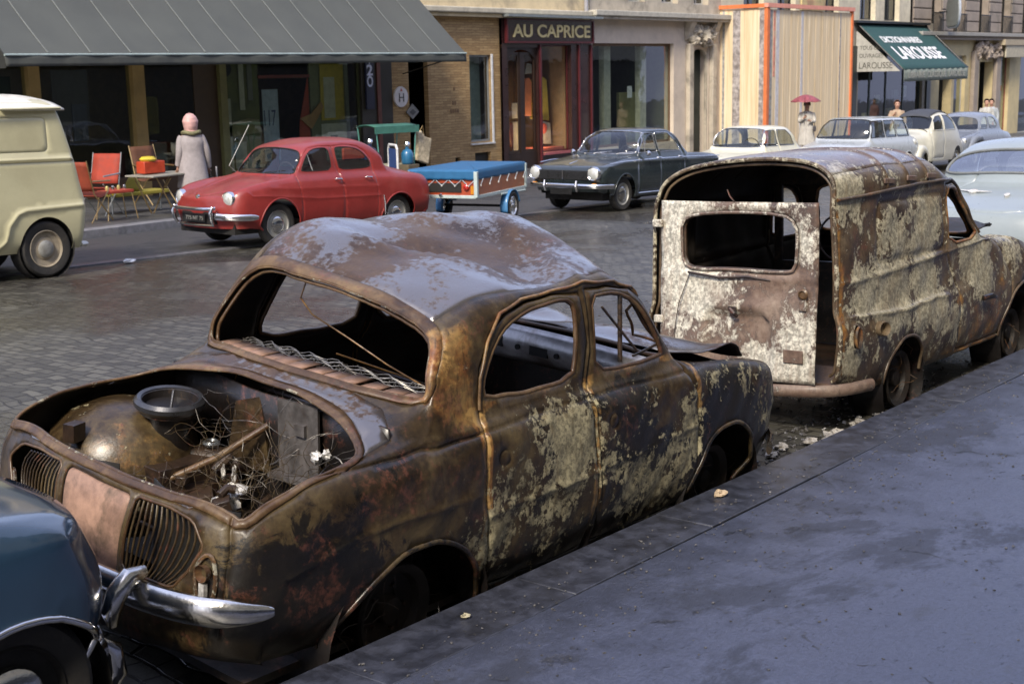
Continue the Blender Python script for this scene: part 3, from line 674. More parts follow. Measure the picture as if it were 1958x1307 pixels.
    mb = MB(); mb.tube([(.07, -.6, .26), (.07, .6, .26)], .03, 10); mb.tube([(2.33, -.6, .26), (2.33, .6, .26)], .025, 10); setwear(mb.build('axle', M_['rust_dark'], root), (0, .3, .5))
    # ---- engine bay
    o = MB().lathe([(.0, .16), (.10, .155), (.2, .12), (.28, .05), (.32, -.06), (.33, -.3)], 28, T(-.24, .60, .70), False).build('wheel_housing', M_['rust_side'], root); setwear(o, lambda P, ab: np.stack([.30+.1*np.sin(P[:, 1]*9), (.34+.12*np.sin(P[:, 1]*13+P[:, 0]*9)), .25+.5*np.clip((.70-P[:, 2])/.2, 0, 1)], 1))
    ac = MB().lathe([(.075, -.30), (.08, -.14), (.085, -.04), (.118, -.03), (.128, .0), (.128, .018), (.118, .024), (.108, .018), (.105, -.012), (.0, -.018)], 36, T(-.18, .38, .885)@rot('X', 4)@rot('Y', -3), False).build('air_cleaner', M_['rust_dark'], root); setwear(ac, (.03, .04, .65))
    mb = MB(); mb.lathe([(.128, -.02), (.140, -.005), (.139, .012), (.126, .026), (.112, .02)], 36, T(-.18, .38, .890)@rot('X', 4)@rot('Y', -3), False); mb.tube([(-.19, .36, .87), (-.17, .37, .94)], .006, 6)
    mb.build('cleaner_rim', simple('grey_scorched_rim', (.10, .10, .105), .3, .8, scale=20), ac)
    mb = MB(); mb.box(-.36, -.02, .16, .44, .30, .60); mb.cbox((-.20, .30, .63), (.30, .16, .10)); mb.tube([(-.17, .52, .60), (-.12, .42, .64), (-.03, .22, .66), (.02, .12, .66)], [.055, .06, .05, .04], 14)
    mb.tube([(-.26, .30, .60), (-.28, .25, .56), (-.27, .2, .5)], .022, 10); mb.tube([(-.30, -.05, .42), (-.1, .1, .55)], .05, 12); mb.lathe([(.0, .05), (.07, .05), (.07, -.05), (0, -.05)], 20, T(-.34, .42, .52)@rot('X', 70), False)
    for k in range(8): mb.cbox((-.10+random.uniform(-.2, .14), .12+random.uniform(-.1, .3), .62+random.uniform(-.02, .03)), (.04, .05, .03), rz=random.uniform(0, 3))
    rk = random.Random(21)
    for k in range(26):
        x, y, z = rk.uniform(-.45, .05), rk.uniform(-.42, .48), rk.uniform(.42, .66); a = rk.uniform(0, 6.28); l = rk.uniform(.06, .2); e = rk.uniform(-.3, .3)
        mb.tube([(x, y, z), (x+l*.5*math.cos(a), y+l*.5*math.sin(a), z+e*l+.02), (x+l*math.cos(a+.4), y+l*math.sin(a+.4), z+e*l)], rk.uniform(.006, .024), 8)
    for k in range(16):
        mb.cbox((rk.uniform(-.4, .0), rk.uniform(-.4, .45), rk.uniform(.42, .62)), (rk.uniform(.03, .12), rk.uniform(.03, .12), rk.uniform(.02, .08)), rz=rk.uniform(0, 3), rx=rk.uniform(-.5, .5))
    for k in range(5): mb.lathe([(0, .02), (.04, .02), (.045, 0), (.04, -.03), (0, -.03)], 14, T(rk.uniform(-.4, 0), rk.uniform(-.35, .4), rk.uniform(.48, .64))@rot('X', rk.uniform(0, 90)))
    eng = mb.build('engine', M_['rust_dark'], root, bevel=.004); setwear(eng, (.10, .28, .38))
    mb = MB(); mb.lathe([(.028, -.01), (.036, 0), (.028, .01), (.022, 0), (.028, -.01)], 20, T(-.06, .27, .725), False); mb.cbox((.03, .16, .70), (.05, .04, .03), rz=.6); mb.build('carburettor', simple('grey_cast_metal', (.25, .27, .29), .35, .7, scale=20), eng)
    o = MB().tube([(-.35, .28, .60), (-.16, .12, .72), (-.02, -.02, .86)], .014, 10).build('strut_rod', M_['rust_trim'], root); setwear(o, (.1, .15, .4))
    mb = MB(); M = T(0, -.17, .83)@rot('Y', -4)@rot('Z', 6); mb.cbox((0, 0, 0), (.012, .20, .30), M); mb.cbox((-.012, -.02, .05), (.02, .05, .045), M); mb.cbox((-.02, .0, -.15), (.06, .24, .02), M); o = mb.build('bulkhead_panel', simple('grey_scorched_panel', (.12, .11, .105), .42, .3, var=.5, scale=9, dirt=(.08, .045, .025), dirt_amt=.9), root)
    mb = MB(); M = T(-.02, .10, .86)@rot('Z', 10); mb.prism([(-.12, -.2), (.10, -.2), (.06, .06), (-.06, .10)], -.005, .005, 'x', M); o = mb.build('fuel_baffle', M_['rust_side'], root); setwear(o, (.1, .1, .1))
    mb = MB(); mb.cbox((-.52, .52, .80), (.07, .05, .07), rz=.3); setwear(mb.build('bracket', M_['rust_dark'], root), (.2, .2, .3))
    mb = MB(); tangle(mb, (-.06, -.02, .74), (.16, .24, .13), 60, .0010, 18); tangle(mb, (-.22, -.1, .62), (.2, .25, .1), 44, .0010, 16); tangle(mb, (-.3, .2, .64), (.2, .25, .08), 20, .0010, 14); setwear(mb.build('wire_tangle', M_['rust_side'], root), (.25, .3, .3))
    mb = MB(); tangle(mb, (-.05, -.2, .80), (.12, .3, .16), 14, .0009, 20); mb.tube([(-.03+.0*k, -.40+.05*math.cos(k*.5), .78+.05*math.sin(k*.5)) for k in range(12)], .003, 5); mb.build('wire_loop', simple('wire_grey', (.16, .15, .14), .4, .5, var=.6, scale=30), root)
    for c, r_, sd_, sq_ in (((-.17, .00, .62), .040, 3, (1, 1.1, .7)), ((-.22, -.04, .60), .032, 4, (1, 1, 1)), ((-.24, -.0, .57), .034, 5, (.8, 1, 1.2)), ((-.07, -.34, .82), .022, 6, (1, 1, 1)), ((-.05, -.37, .835), .017, 7, (1, 1, 1)), ((-.12, .06, .66), .016, 8, (.6, .6, 2)), ((-.13, .11, .66), .014, 9, (.6, .6, 2))):
        mb = MB(); lump(mb, c, r_, sd_, sq_); mb.build('melted_alloy', M_['ash_white'], root, sharp=25)
    # ---- cabin: shelf boards, wires, seat frames, dash, wheel
    mb = MB()
    for k in range(13):
        y = -.53+1.06*k/12; q = (y/.55)**2; xr = .10+.09*q; zr = 1.062-.03*q; mb.add([(xr, y-.038, zr), (xr+.15, y-.022, zr-.004), (xr+.15, y+.058, zr-.004), (xr, y+.044, zr)], [(0, 1, 2, 3)])
    mb.build('parcel_shelf_board', M_['pink_board'], root, solid=.008)
    mb = MB()
    for k in range(4): mb.tube([(.245+.014*k+.07*(y_/.55)**2+.006*math.sin(i*2.1+k*2), y_, 1.066-.03*(y_/.55)**2+.007*math.sin(i*1.3+k*1.7)+.004*k) for i, y_ in enumerate(np.linspace(.55, -.55, 40))], .0035 if k == 2 else .0018, 5)
    for i in range(90):
        y = random.uniform(-.52, .52); x = .27+.07*(y/.55)**2+random.uniform(-.02, .06); z0 = 1.06-.03*(y/.55)**2-random.uniform(0, .04); mb.tube([(x+.012*math.cos(t*1.1)+.004*t*.3, y+.010*t*.5, z0+.014*math.sin(t*1.1)) for t in range(9)], .0012, 4)
    mb.build('seat_spring', simple('burnt_wire_grey', (.20, .19, .175), .4, .6, var=.6, scale=25, dirt=(.05, .035, .02), dirt_amt=.8), root)
    mb = MB()
    for x0, zt in ((.62, .78), (1.25, .78)):
        for y0 in (-.36, .36):
            mb.tube([(x0+.42, y0-.24, .42), (x0, y0-.24, .40), (x0-.12, y0-.24, zt), (x0-.12, y0+.24, zt), (x0, y0+.24, .40), (x0+.42, y0+.24, .42)], .012, 8)
            for k in range(5): mb.tube([(x0+.03, y0-.2+.1*k, .42), (x0-.10, y0-.2+.1*k, zt)], .004, 5)
            for k in range(5): mb.tube([(x0+.06+.08*k, y0-.24, .42), (x0+.06+.08*k, y0+.24, .43)], .005, 5)
            for k in range(26): x = x0+random.uniform(0, .4); y = y0+random.uniform(-.2, .2); mb.tube([(x+.02*math.cos(t), y+.02*math.sin(t), .40+.008*t) for t in range(12)], .0018, 4)
    setwear(mb.build('seat_frame', M_['rust_dark'], root), (.15, .2, .2))
    mb = MB(); mb.grid(lambda u, v: (1.83-.07*math.sin(v*2.6)-.02*(1-v), -.60+1.2*u, .80+.17*v+.012*math.sin(u*3.14)), 20, 6)
    d = mb.build('dashboard', simple('scorched_bare_steel', (.55, .54, .55), .35, .6, var=.3, scale=7, dirt=(.12, .075, .045), dirt_amt=.8), root, solid=.01)
    MB().box(1.742, 1.752, .24, .40, .87, .925).build('dial_recess', M_['dark'], d); mb = MB(); mb.box(1.742, 1.752, -.04, .07, .865, .91); mb.lathe([(.014, 0), (.014, .01), (0, .01)], 12, T(1.742, -.10, .89)@rot('Y', -90)); mb.lathe([(.014, 0), (.014, .01), (0, .01)], 12, T(1.742, .14, .89)@rot('Y', -90)); mb.build('dial_recess', M_['dark'], d)
    mb = MB(); mb.tube([(1.52+.08*math.cos(a)*.35, .33+.19*math.sin(a), .52+.08*math.cos(a)) for a in np.linspace(0, 6.283, 28, False)], .008, 6, True); mb.tube([(1.52, .33, .52), (1.85, .33, .55)], .014, 8); mb.tube([(1.52, .15, .52), (1.52, .51, .52)], .007, 6)
    setwear(mb.build('steering_wheel', M_['rust_dark'], root), (.1, .1, .5))
    mb = MB(); mb.tube([(.36, .20, 1.35), (.38, .25, 1.27), (.42, .22, 1.20), (.5, .1, 1.12), (.55, -.1, 1.03), (.52, -.35, .99), (.42, -.60, 1.01)], .0035, 6); mb.tube([(.6, .25, 1.0), (.95, .0, .85)], .004, 6)
    setwear(mb.build('hanging_cable', M_['rust_trim'], root), (.3, .5, 0))
    mb = MB(); mb.tube([(1.53, -.60, 1.0), (1.52, -.575, 1.3)], .011, 8); mb.tube([(1.35, -.60, 1.27), (1.62, -.63, 1.04)], .006, 6); mb.tube([(1.6, -.62, 1.02), (1.78, -.63, 1.05)], .006, 6); setwear(mb.build('quarterlight_post', M_['rust_dark'], root), (0, .2, .5))
    # ---- rear bumper and overriders
    path = [(-.60, .82, .50), (-.72, .79, .52), (-.84, .66, .53), (-.89, .4, .53), (-.905, 0, .53), (-.895, -.3, .53), (-.87, -.48, .53), (-.82, -.62, .53), (-.74, -.72, .53), (-.66, -.78, .535)]
    P = chaikin(path, 2, False); n = len(P); rr = [.05*min(1, .25+4*min(i, n-1-i)/n) for i in range(n)]
    b = MB().tube([tuple(q) for q in P], rr, 14, sx=.55, sy=1.0).build('bumper', M_['chrome_dull'], root)
    for y in (-.37, .37): MB().tube([(-.86, y, .605), (-.92, y, .60), (-.965, y, .56), (-.99, y, .50), (-.985, y, .45)], [.022, .036, .038, .034, .020], 14, sx=.9, sy=1.0).build('overrider', M_['chrome_dull'], b)
    P = chaikin([(2.7, .8, .38), (2.95, .7, .40), (3.12, .4, .41), (3.17, 0, .41), (3.12, -.4, .41), (2.95, -.68, .40), (2.78, -.76, .38)], 2, False)
    o = MB().tube([tuple(q) for q in P], .04, 10, sx=.4, sy=1.).build('bumper', M_['rust_side'], root); setwear(o, (.2, .2, .4))
    return root, S
WRECK, S_D = burnt_saloon()
# ================================================================ burnt van
class Flat:
    """a thin panel seen from behind: a runs down from the top edge, b across (+y); front face toward -x"""
    def __init__(s, y0, y1, z0, z1, fx, M=None):
        s.y0, s.y1, s.z0, s.z1, s.fx = y0, y1, z0, z1, fx; s.A = np.array([0, z1-z0]); s.B = np.array([0, y1-y0]); s.N = 2; s.M = 2
    def pos(s, ab):
        z = s.z1-ab[:, 0]; y = s.y0+ab[:, 1]; return np.stack([s.fx(y, z), y, z], 1)
    def nrm(s, ab): return np.tile([-1., 0, 0], (len(ab), 1))
    def dom(s, pts): p = np.array(pts, float); return np.stack([s.z1-p[:, 1], p[:, 0]-s.y0], 1)
M_['van_side'] = burnt('burnt_van_side', dark=(.022, .014, .010), mid=(.100, .066, .038), tan=(.31, .24, .145), cream=(.56, .51, .36), ochre=(.36, .19, .05), seed=12, drip=.45, coat=.3, spk=.35, frag=.65)
M_['van_rear'] = burnt('burnt_van_rear', dark=(.05, .035, .03), mid=(.17, .112, .082), tan=(.38, .30, .23), cream=(.74, .70, .58), ochre=(.45, .28, .14), seed=20, drip=.3, coat=.15, rough=.5, spk=.2, frag=.8)
M_['van_roof'] = burnt('burnt_van_roof', dark=(.035, .022, .018), mid=(.13, .085, .06), tan=(.27, .20, .15), cream=(.5, .46, .38), seed=25, drip=.2, coat=.8, rough=.30)
def van_wear(P, ab):
    R = blobs(P, [(-.75, -.68, .78, .16, .30), (-.15, -.7, 1.05, .13, .22), (.35, -.68, 1.13, .12, .46), (.15, -.68, .96, .14, .34), (.2, -.68, 1.25, .1, .2), (-.35, -.7, 1.15, .10, .26), (-.3, -.72, .72, .20, .36), (.25, -.72, .74, .16, .38), (.45, -.72, .50, .14, .28), (-.45, -.72, .66, .14, .28), (.1, -.72, .50, .12, .26), (1.15, -.72, .80, .17, .42), (1.3, -.72, .68, .14, .3), (.95, -.7, .88, .12, .34), (-.95, -.62, 1.42, .13, .42), (-.8, -.6, 1.36, .1, .3), (-.9, -.69, .36, .12, .2), (.75, -.72, .4, .12, .2), (1.9, -.68, .85, .2, .15), (-.98, .6, .9, .3, .5), (-.98, .6, .4, .3, .4)])
    B = blobs(P, [(-.15, -.72, .50, .13, .42), (-.6, -.72, .40, .16, .3), (2.2, -.7, .6, .35, .5), (1.2, -.72, .95, .16, .15), (-.4, -.70, 1.30, .3, .25), (.3, -.70, 1.33, .3, .2)])
    G = blobs(P, [(1.5, -.72, .38, .22, .48), (1.0, -.72, .36, .24, .42), (1.7, -.7, .65, .14, .34), (-.7, -.62, 1.40, .15, .2), (.8, -.72, .55, .08, .4), (.62, -.7, .8, .06, .3), (2.0, -.7, .5, .14, .3)])
    G += seamw(P, -1.02, .04)*.5+np.exp(-((P[:, 2]-.17)/.05)**2)*.35*(abs(P[:, 1]) > .5)
    return np.stack([R*1.5+.42, G+.14, B*.8], 1)
def burnt_van():
    root = empty('burnt_van', pose(8.55, 4.06, 0, 0, 0, -.03), 'rusty burnt-out van with pale scorched rear door and missing upper hatch', 'van', 'burnt out wrecks at the kerb')
    lo = lambda x, w=1., zs=.15: [(x, .66*w, zs), (x, .70*w, .30), (x, .722*w, .48), (x, .715*w, .60), (x, .69*w, .68)]
    def cargo(x, w=1., zr=1.655, zs=.15): return lo(x, w, zs)+[(x, .685*w, .88), (x, .675*w, 1.12), (x, .655*w, 1.36), (x, .60*w, 1.50), (x, .40*w, zr-.035), (x, 0, zr)]
    st_ = [
     [(2.72, .42, .32), (2.75, .42, .36), (2.76, .42, .42), (2.76, .40, .5), (2.76, .36, .58), (2.77, .30, .64), (2.78, .24, .66), (2.79, .18, .66), (2.8, .12, .66), (2.8, .06, .66), (2.8, 0, .66)],
     [(2.55, .60, .26), (2.62, .64, .34), (2.66, .66, .46), (2.66, .64, .58), (2.62, .58, .70), (2.62, .46, .76), (2.66, .36, .78), (2.7, .26, .79), (2.72, .18, .79), (2.72, .09, .79), (2.72, 0, .79)],
     [(2.3, .66, .22), (2.35, .70, .34), (2.38, .73, .48), (2.38, .72, .64), (2.36, .66, .80), (2.34, .50, .84), (2.36, .40, .84), (2.38, .30, .87), (2.38, .2, .89), (2.38, .1, .895), (2.38, 0, .90)],
     [(1.95, .66, .18), (1.97, .71, .32), (1.98, .735, .48), (1.98, .73, .66), (1.97, .68, .86), (1.95, .55, .90), (1.95, .44, .89), (1.95, .32, .92), (1.95, .22, .94), (1.95, .11, .945), (1.95, 0, .95)],
     lo(1.65)[:4]+[(1.62, .70, .80), (1.5, .68, .915), (1.46, .60, .93), (1.46, .46, .935), (1.46, .30, .945), (1.46, .15, .95), (1.46, 0, .95)],
     lo(1.35)[:4]+[(1.30, .70, .78), (1.28, .685, .92), (1.20, .655, 1.04), (1.20, .60, 1.12), (1.24, .45, 1.14), (1.26, .22, 1.15), (1.27, 0, 1.15)],
     lo(1.05)[:5]+[(1.0, .68, .92), (.98, .66, 1.15), (.98, .60, 1.33), (1.0, .46, 1.375), (1.02, .24, 1.39), (1.03, 0, 1.395)],
     lo(.80)+[(.80, .68, .92), (.80, .665, 1.14), (.80, .63, 1.375), (.79, .50, 1.45), (.79, .26, 1.475), (.79, 0, 1.48)],
     lo(.60)+[(.60, .683, .90), (.60, .673, 1.12), (.60, .652, 1.385), (.60, .58, 1.49), (.60, .38, 1.56), (.60, 0, 1.58)],
     cargo(.45, 1, 1.63), cargo(.05, 1, 1.655), cargo(-.40, .995), cargo(-.80, .975, 1.652), cargo(-.98, .955, 1.635, .24), cargo(-1.05, .93, 1.63, .26)]
    def df(P):
        P = P.copy(); x, y, z = P.T; t = np.clip((z-1.3)/.33, 0, 1); P[:, 1] -= .07*t*np.clip((-x+.8), 0, 1); P[:, 1] += .004*np.sin(x*6+z*5)
        P[:, 2] += -.028*t-.03*y*t+.006*np.sin(x*8+y*3)*t; P[:, 1] -= np.sign(y)*(.004*np.sin(z*9+x*3)+.003*np.sin(z*25-x*17)+.003*np.sin(x*21+z*11))*(z < 1.3)*np.clip((x+1.0)/.25, 0, 1); return P
    S = Shell(st_, df); mi = S.mir
    ws = sym(S, END, [(0, 1.365), (.3, 1.355), (.44, 1.34), (.52, 1.28), (.60, 1.0), (.56, .97), (.3, .96), (0, .96)], 0, (3.8, 6.6), 1)
    cw = S.find(SIDE, densify(chaikin([(.66, .945), (.645, 1.15), (.655, 1.33), (.80, 1.345), (.92, 1.30), (1.08, 1.12), (1.22, .955)], 1), .025), (3, 9), (3.5, 8), raw=True)
    ra = arch_dom(S, -.10, .12, .32, (8.5, 14), .30); fa = arch_dom(S, 2.12, .14, .36, (0, 6), .40)
    # far side window of the cab is open too; also a side window seen through
    cd = S.find(SIDE, densify([(.61, .91), (.70, .78), (.80, .63), (.83, .45), (.84, .18), (1.84, .18), (1.87, .4), (1.87, .6), (1.75, .78), (1.60, .90), (1.30, .95), (1.12, 1.14), (.95, 1.33), (.82, 1.375), (.63, 1.365), (.61, 1.1)], .03), (1.5, 9), (0, 7.6), raw=True)
    hood = sym(S, TOP, [(1.47, 0), (1.47, .46), (1.7, .52), (2.1, .48), (2.4, .38), (2.66, .20), (2.70, 0)], 1, (.8, 4.2), 1)
    L = lambda pts, a=(1, 14), br=(2, 8): S.find(SIDE, densify(pts, .03, False), a, br, raw=True)
    trim1 = L([(-1.0, .855), (-.5, .86), (.61, .90)]); trim2 = L([(.62, .90), (1.3, .925), (1.9, .90), (2.4, .80)], br=(2, 6)); mould = L([(-.95, .64), (-.55, .62), (-.2, .60), (.34, .62), (.60, .60)], br=(1, 5.5))
    recess = S.find(SIDE, densify(rrect(-.50, .57, .93, 1.31, .04), .04), (8, 14), (4, 8), raw=True)
    tl = [S.find(SIDE, densify(circ(cx, cz, r, 16, rz=rz), .012), (8, 14), (1, 6), raw=True) for cx, cz, r, rz in ((-.90, .52, .045, .075),)]
    gut = L([(-1.03, 1.355), (-.5, 1.375), (.1, 1.395), (.5, 1.395), (.8, 1.39), (.95, 1.345), (1.08, 1.18), (1.27, .98)], (4, 14), (4, 9))
    roof = S.find(TOP, densify([(.55, -.56), (.55, .56), (-1.04, .54), (-1.04, -.56)], .04), (8.2, 14), (7.4, 12.6), raw=True)
    ribs = [S.find(TOP, densify([(x-.03, -.645), (x, -.5), (x+.02, 0), (x, .5), (x-.03, .63)], .03, False), (8, 14), (7, 13), raw=True) for x in (-.36, 0.0, .34)]
    feats = [(trim1, .022, .012), (mi(trim1), .022, .012), (trim2, .012, .008), (mi(trim2), .012, .008), (mould, .03, .014), (mi(mould), .03, .014), (recess, .03, -.014, True), (mi(recess), .03, -.014, True), (tl[0], .012, .010, True), (cd, .012, -.014, True), (mi(cd), .012, -.014, True)]+[(r_, .016, .012) for r_ in ribs]
    def hood_off(p, n):
        p = p.copy(); x, y = p[:, 0], p[:, 1]; k = np.clip((x-1.5)/1.2, 0, 1); p[:, 2] += .012+.075*np.sin(k*2.6)*(1-.5*y); return p
    panels(S, root, .035, [ws, cw, mi(cw), ra, mi(ra), fa, mi(fa), tl[0]], [('cab_door', cd, M_['van_side']), ('cab_door', mi(cd), M_['van_side']), ('bonnet', hood, M_['soot']), ('roof', roof, M_['van_roof'])], feats, ('body', M_['van_side']), van_wear, .006, offs={'bonnet': hood_off})
    tan = (.15, .55, 0)
    rim(S, cw, .012, 'window_surround', M_['van_side'], root, .006, wear=tan); rim(S, mi(cw), .012, 'window_surround', M_['van_side'], root, .006, wear=tan); rim(S, ws, .013, 'window_surround', M_['van_side'], root, .006, wear=tan)
    for q in (gut, mi(gut)): line_on(S, q, .012, 'rain_gutter', M_['van_side'], root, .006, wear=(.35, .4, .0))
    for q in (ra, mi(ra), fa, mi(fa)): line_on(S, q[:-2], .012, 'arch_lip', M_['van_side'], root, 0, wear=(.1, .3, .2))
    for x in (-.36, 0, .34): MB().cbox((0, 0, 0), (.15, .012, .035), T(x-.0, -.672, 1.435)@rot('Y', 3)).build('rib_end', M_['van_rear'], root, bevel=.005)
    # rear edge frame, double lipped
    ub = np.linspace(0.01, S.B[-1]-.01, 90); e = np.stack([np.full(90, S.A[-1]-.003), ub], 1); P = S.pos(e)
    for dx, sc, r_, wr in ((-.006, 1.0, .017, (.35, .5, 0)), (.02, .955, .012, (.15, .5, .1))):
        Q = [(p[0]+dx, p[1]*sc-.0, (p[2]-.9)*sc+.9) for p in P]; o = MB().tube(Q, r_*.8, 8).build('rear_frame', M_['van_side'], root); setwear(o, (.5, .35, 0) if dx < 0 else (.1, .3, .3))
    mb = MB(); mb.box(-1.02, 2.5, -.60, .60, .15, .19); setwear(mb.build('floor_pan', M_['rust_dark'], root), (.1, .3, .4))
    mb = MB(); mb.box(-.98, -.4, -.58, .52, .195, .23); setwear(mb.build('load_floor', M_['van_rear'], root), (.3, .2, .3))
    mb = MB(); mb.grid(lambda u, v: (1.46+.03*math.sin(u*5), -.64+1.28*u, .2+.72*v), 8, 4); setwear(mb.build('bulkhead', M_['rust_dark'], root, solid=.01), (0, .2, .6))
    mb = MB(); mb.box(.60, .63, .56, .62, .2, 1.44); mb.box(.60, .63, -.62, .56, .2, .80); mb.box(.60, .63, -.62, .56, 1.36, 1.46); setwear(mb.build('partition', M_['rust_dark'], root), (.0, .2, .55))
    # scorched seat frames
    mb = MB()
    for y0 in (-.3, .3): mb.tube([(1.2, y0-.2, .4), (.85, y0-.2, .38), (.72, y0-.2, .9), (.72, y0+.2, .9), (.85, y0+.2, .38), (1.2, y0+.2, .4)], .014, 8)
    mb.tube([(1.12+.06*math.cos(a)*.3, .32+.19*math.sin(a), .93+.18*math.cos(a)) for a in np.linspace(0, 6.28, 24, False)], .009, 6, True)
    setwear(mb.build('seat_frame', M_['rust_dark'], root), (.1, .2, .3))
    # ---- rear door
    W0, W1, Z0, Z1 = -.555, .560, .255, 1.345
    def fx(y, z):
        x = -1.075-.045*np.clip((.9-z)/.6, 0, 1)**.8-.035*(1-((y)/.6)**2)-.10*(.56-y)*.35
        inr = (np.clip((.245-abs(y+.02))/.022, 0, 1)*np.clip((.675-z-.10*np.clip((abs(y+.02)-.16)/.08, 0, 1)**2)/.022, 0, 1)*np.clip((z-.29)/.03, 0, 1)); x = x+inr*.038
        x = x-.014*np.exp(-((z-.885)/.02)**2)-.010*np.exp(-((z-.72)/.015)**2)*(abs(y+.03) < .24)
        return x+.003*np.sin(y*27+z*19)*np.sin(z*23-y*9)+.004*np.sin(y*9+z*7)+.003*np.sin(z*19+y*4)
    D = Flat(W0, W1, Z0, Z1, fx); win = D.dom(densify(chaikin([(.39, 1.10), (.385, 1.22), (.30, 1.265), (0, 1.285), (-.33, 1.275), (-.415, 1.22), (-.425, 1.08), (-.41, .94), (-.34, .92), (0, .93), (.30, .915), (.385, .95)], 1), .03))
    def dwear(P, ab):
        R = blobs(P, [(-1.1, .45, .8, .35, .34), (-1.1, .5, 1.2, .2, .42), (-1.1, -.45, .33, .2, .60), (-1.1, 0, 1.2, .5, .10), (-1.1, .3, .75, .2, .12), (-1.1, -.2, .30, .16, .3), (-1.1, -.45, .62, .14, .36), (-1.1, -.5, 1.1, .2, .3), (-1.1, .05, .50, .14, .16), (-1.1, -.15, .42, .1, .16), (-1.1, .3, 1.31, .2, .3), (-1.1, -.2, 1.31, .2, .25), (-1.1, .1, .88, .25, .16), (-1.1, .42, .3, .2, .15)])
        B = blobs(P, [(-1.1, .1, .70, .3, .20), (-1.1, .2, .86, .2, .15), (-1.1, -.5, .90, .14, .18)]); G = blobs(P, [(-1.1, -.5, .5, .15, .25), (-1.1, 0, .9, .4, .12)])
        return np.stack([R*1.25+.24, G+.08, B+.05], 1)
    panels(D, root, .03, [win], [], [(win, .030, -.016, True)], ('rear_door', M_['van_rear']), dwear, .012)
    door = [c for c in root.children if c.name.startswith('rear_door')][0]
    Pw = D.pos(densify(win, .03)); o = MB().tube([tuple(p+np.array([-.004, 0, 0])) for p in Pw], .010, 6, True).build('window_lip', M_['van_rear'], door); setwear(o, (.5, .3, 0))
    Pw = [((p[0]+.03), (p[1]+.02)*1.0-.02, (p[2])) for p in Pw]; o = MB().tube(Pw, .014, 6, True).build('window_lip', M_['rust_dark'], door); setwear(o, (.2, .4, .1))
    for z in (1.20, .58): o = MB().cbox((-1.10, .575, z), (.03, .07, .05)).build('hinge', M_['van_rear'], door, bevel=.008); setwear(o, (.7, .1, 0))
    o = MB().lathe([(.03, 0), (.034, .008), (.022, .016), (.02, .006), (0, .006)], 18, T(-1.155, -.475, .80)@rot('Y', -90), False).build('lock', M_['rust_trim'], door); setwear(o, (.1, .5, .2))
    o = MB().cbox((-1.152, -.47, .735), (.012, .05, .08)).build('lock_plate', M_['van_rear'], door, bevel=.006); setwear(o, (.5, .2, .1))
    mb = MB(); mb.tube([(-1.15, .02, .68), (-1.18, .01, .685), (-1.18, -.02, .66), (-1.16, -.03, .64)], .012, 6); mb.cbox((-1.165, -.0, .69), (.02, .05, .02)); setwear(mb.build('plate_lamp', M_['rust_dark'], door), (.1, .2, .5))
    mb = MB(); mb.tube([(-1.13, -.0, 1.345), (-1.135, .03, 1.38), (-1.13, .05, 1.42)], .005, 5); setwear(MB().tube([(-1.13, .32, .90), (-1.14, .40, .7), (-1.14, .44, .5), (-1.14, .40, .34)], .003, 4).build('hanging_wire', M_['rust_dark'], door), (.1, .3, .3)); setwear(MB().tube([(-1.14, .33, .90), (-1.15, .10, .875), (-1.16, -.1, .89), (-1.14, -.25, .87)], .008, 5).build('bent_strip', M_['rust_dark'], door), (.1, .3, .3)); setwear(mb.build('bent_wire', M_['rust_dark'], door), (.1, .3, .3))
    o = MB().cbox((-1.18, -.42, .42), (.008, .13, .08)).build('plate_patch', M_['van_rear'], door, bevel=.003); setwear(o, (.35, .0, 0))
    # lamp stubs on the corner
    o = MB().lathe([(.045, -.02), (.05, .03), (.042, .05), (.034, .03), (.03, 0), (0, 0)], 18, T(-.60, -.725, .535)@rot('X', 85)@rot('Y', -25), False).build('filler_stub', M_['van_side'], root); setwear(o, (.3, .4, .1))
    o = MB().lathe([(.0, .0), (.03, 0), (.045, .02), (.04, .03), (.03, .015), (0, .012)], 18, T(-.91, -.70, .52)@rot('X', 90)@Matrix.Scale(1.6, 4, (0, 1, 0)), False).build('lamp_socket', M_['rust_dark'], root); setwear(o, (.15, .5, .2))
    P = chaikin([(-.75, .72, .22), (-1.05, .66, .22), (-1.20, .4, .21), (-1.22, 0, .205), (-1.20, -.4, .21), (-1.08, -.68, .215), (-.80, -.76, .22)], 2, False)
    o = MB().tube([tuple(q) for q in P], .038, 10, sx=.7, sy=1).build('bumper', M_['van_rear'], root); setwear(o, (.35, .2, .35))
    o = MB().tube([(1.22, -.735, .51), (1.30, -.77, .52), (1.40, -.765, .50)], [.02, .022, .012], 8).build('door_handle', M_['rust_dark'], root); setwear(o, (0, .1, .8))
    for cx in (-.10, 2.12):
        for sg in (-1, 1):
            M = T(cx, .58*sg, .13)@(rot('X', 90) if sg < 0 else rot('X', -90))
            o = MB().lathe([(.12, -.06), (.185, -.07), (.19, -.055), (.165, -.04), (.165, .04), (.19, .055), (.185, .07), (.15, .05), (.14, .02), (.06, .01), (.05, .05), (0, .055)], 28, M, False).build('wheel', M_['soot'], root)
            mb = MB(); tangle(mb, (cx, .60*sg, .18), (.22, .05, .14), 6, .0016, 12); setwear(mb.build('tyre_wire', M_['rust_trim'], o), (.1, .4, .1))
            M = T(cx, .42*sg, .12)@rot('X', -90 if sg > 0 else 90)
            o = MB().lathe([(.34, .26), (.34, .05), (.30, 0), (0, 0)], 22, M, False).build('wheel_well', M_['rust_dark'], root); setwear(o, (0, .1, .9))
    return root
burnt_van()
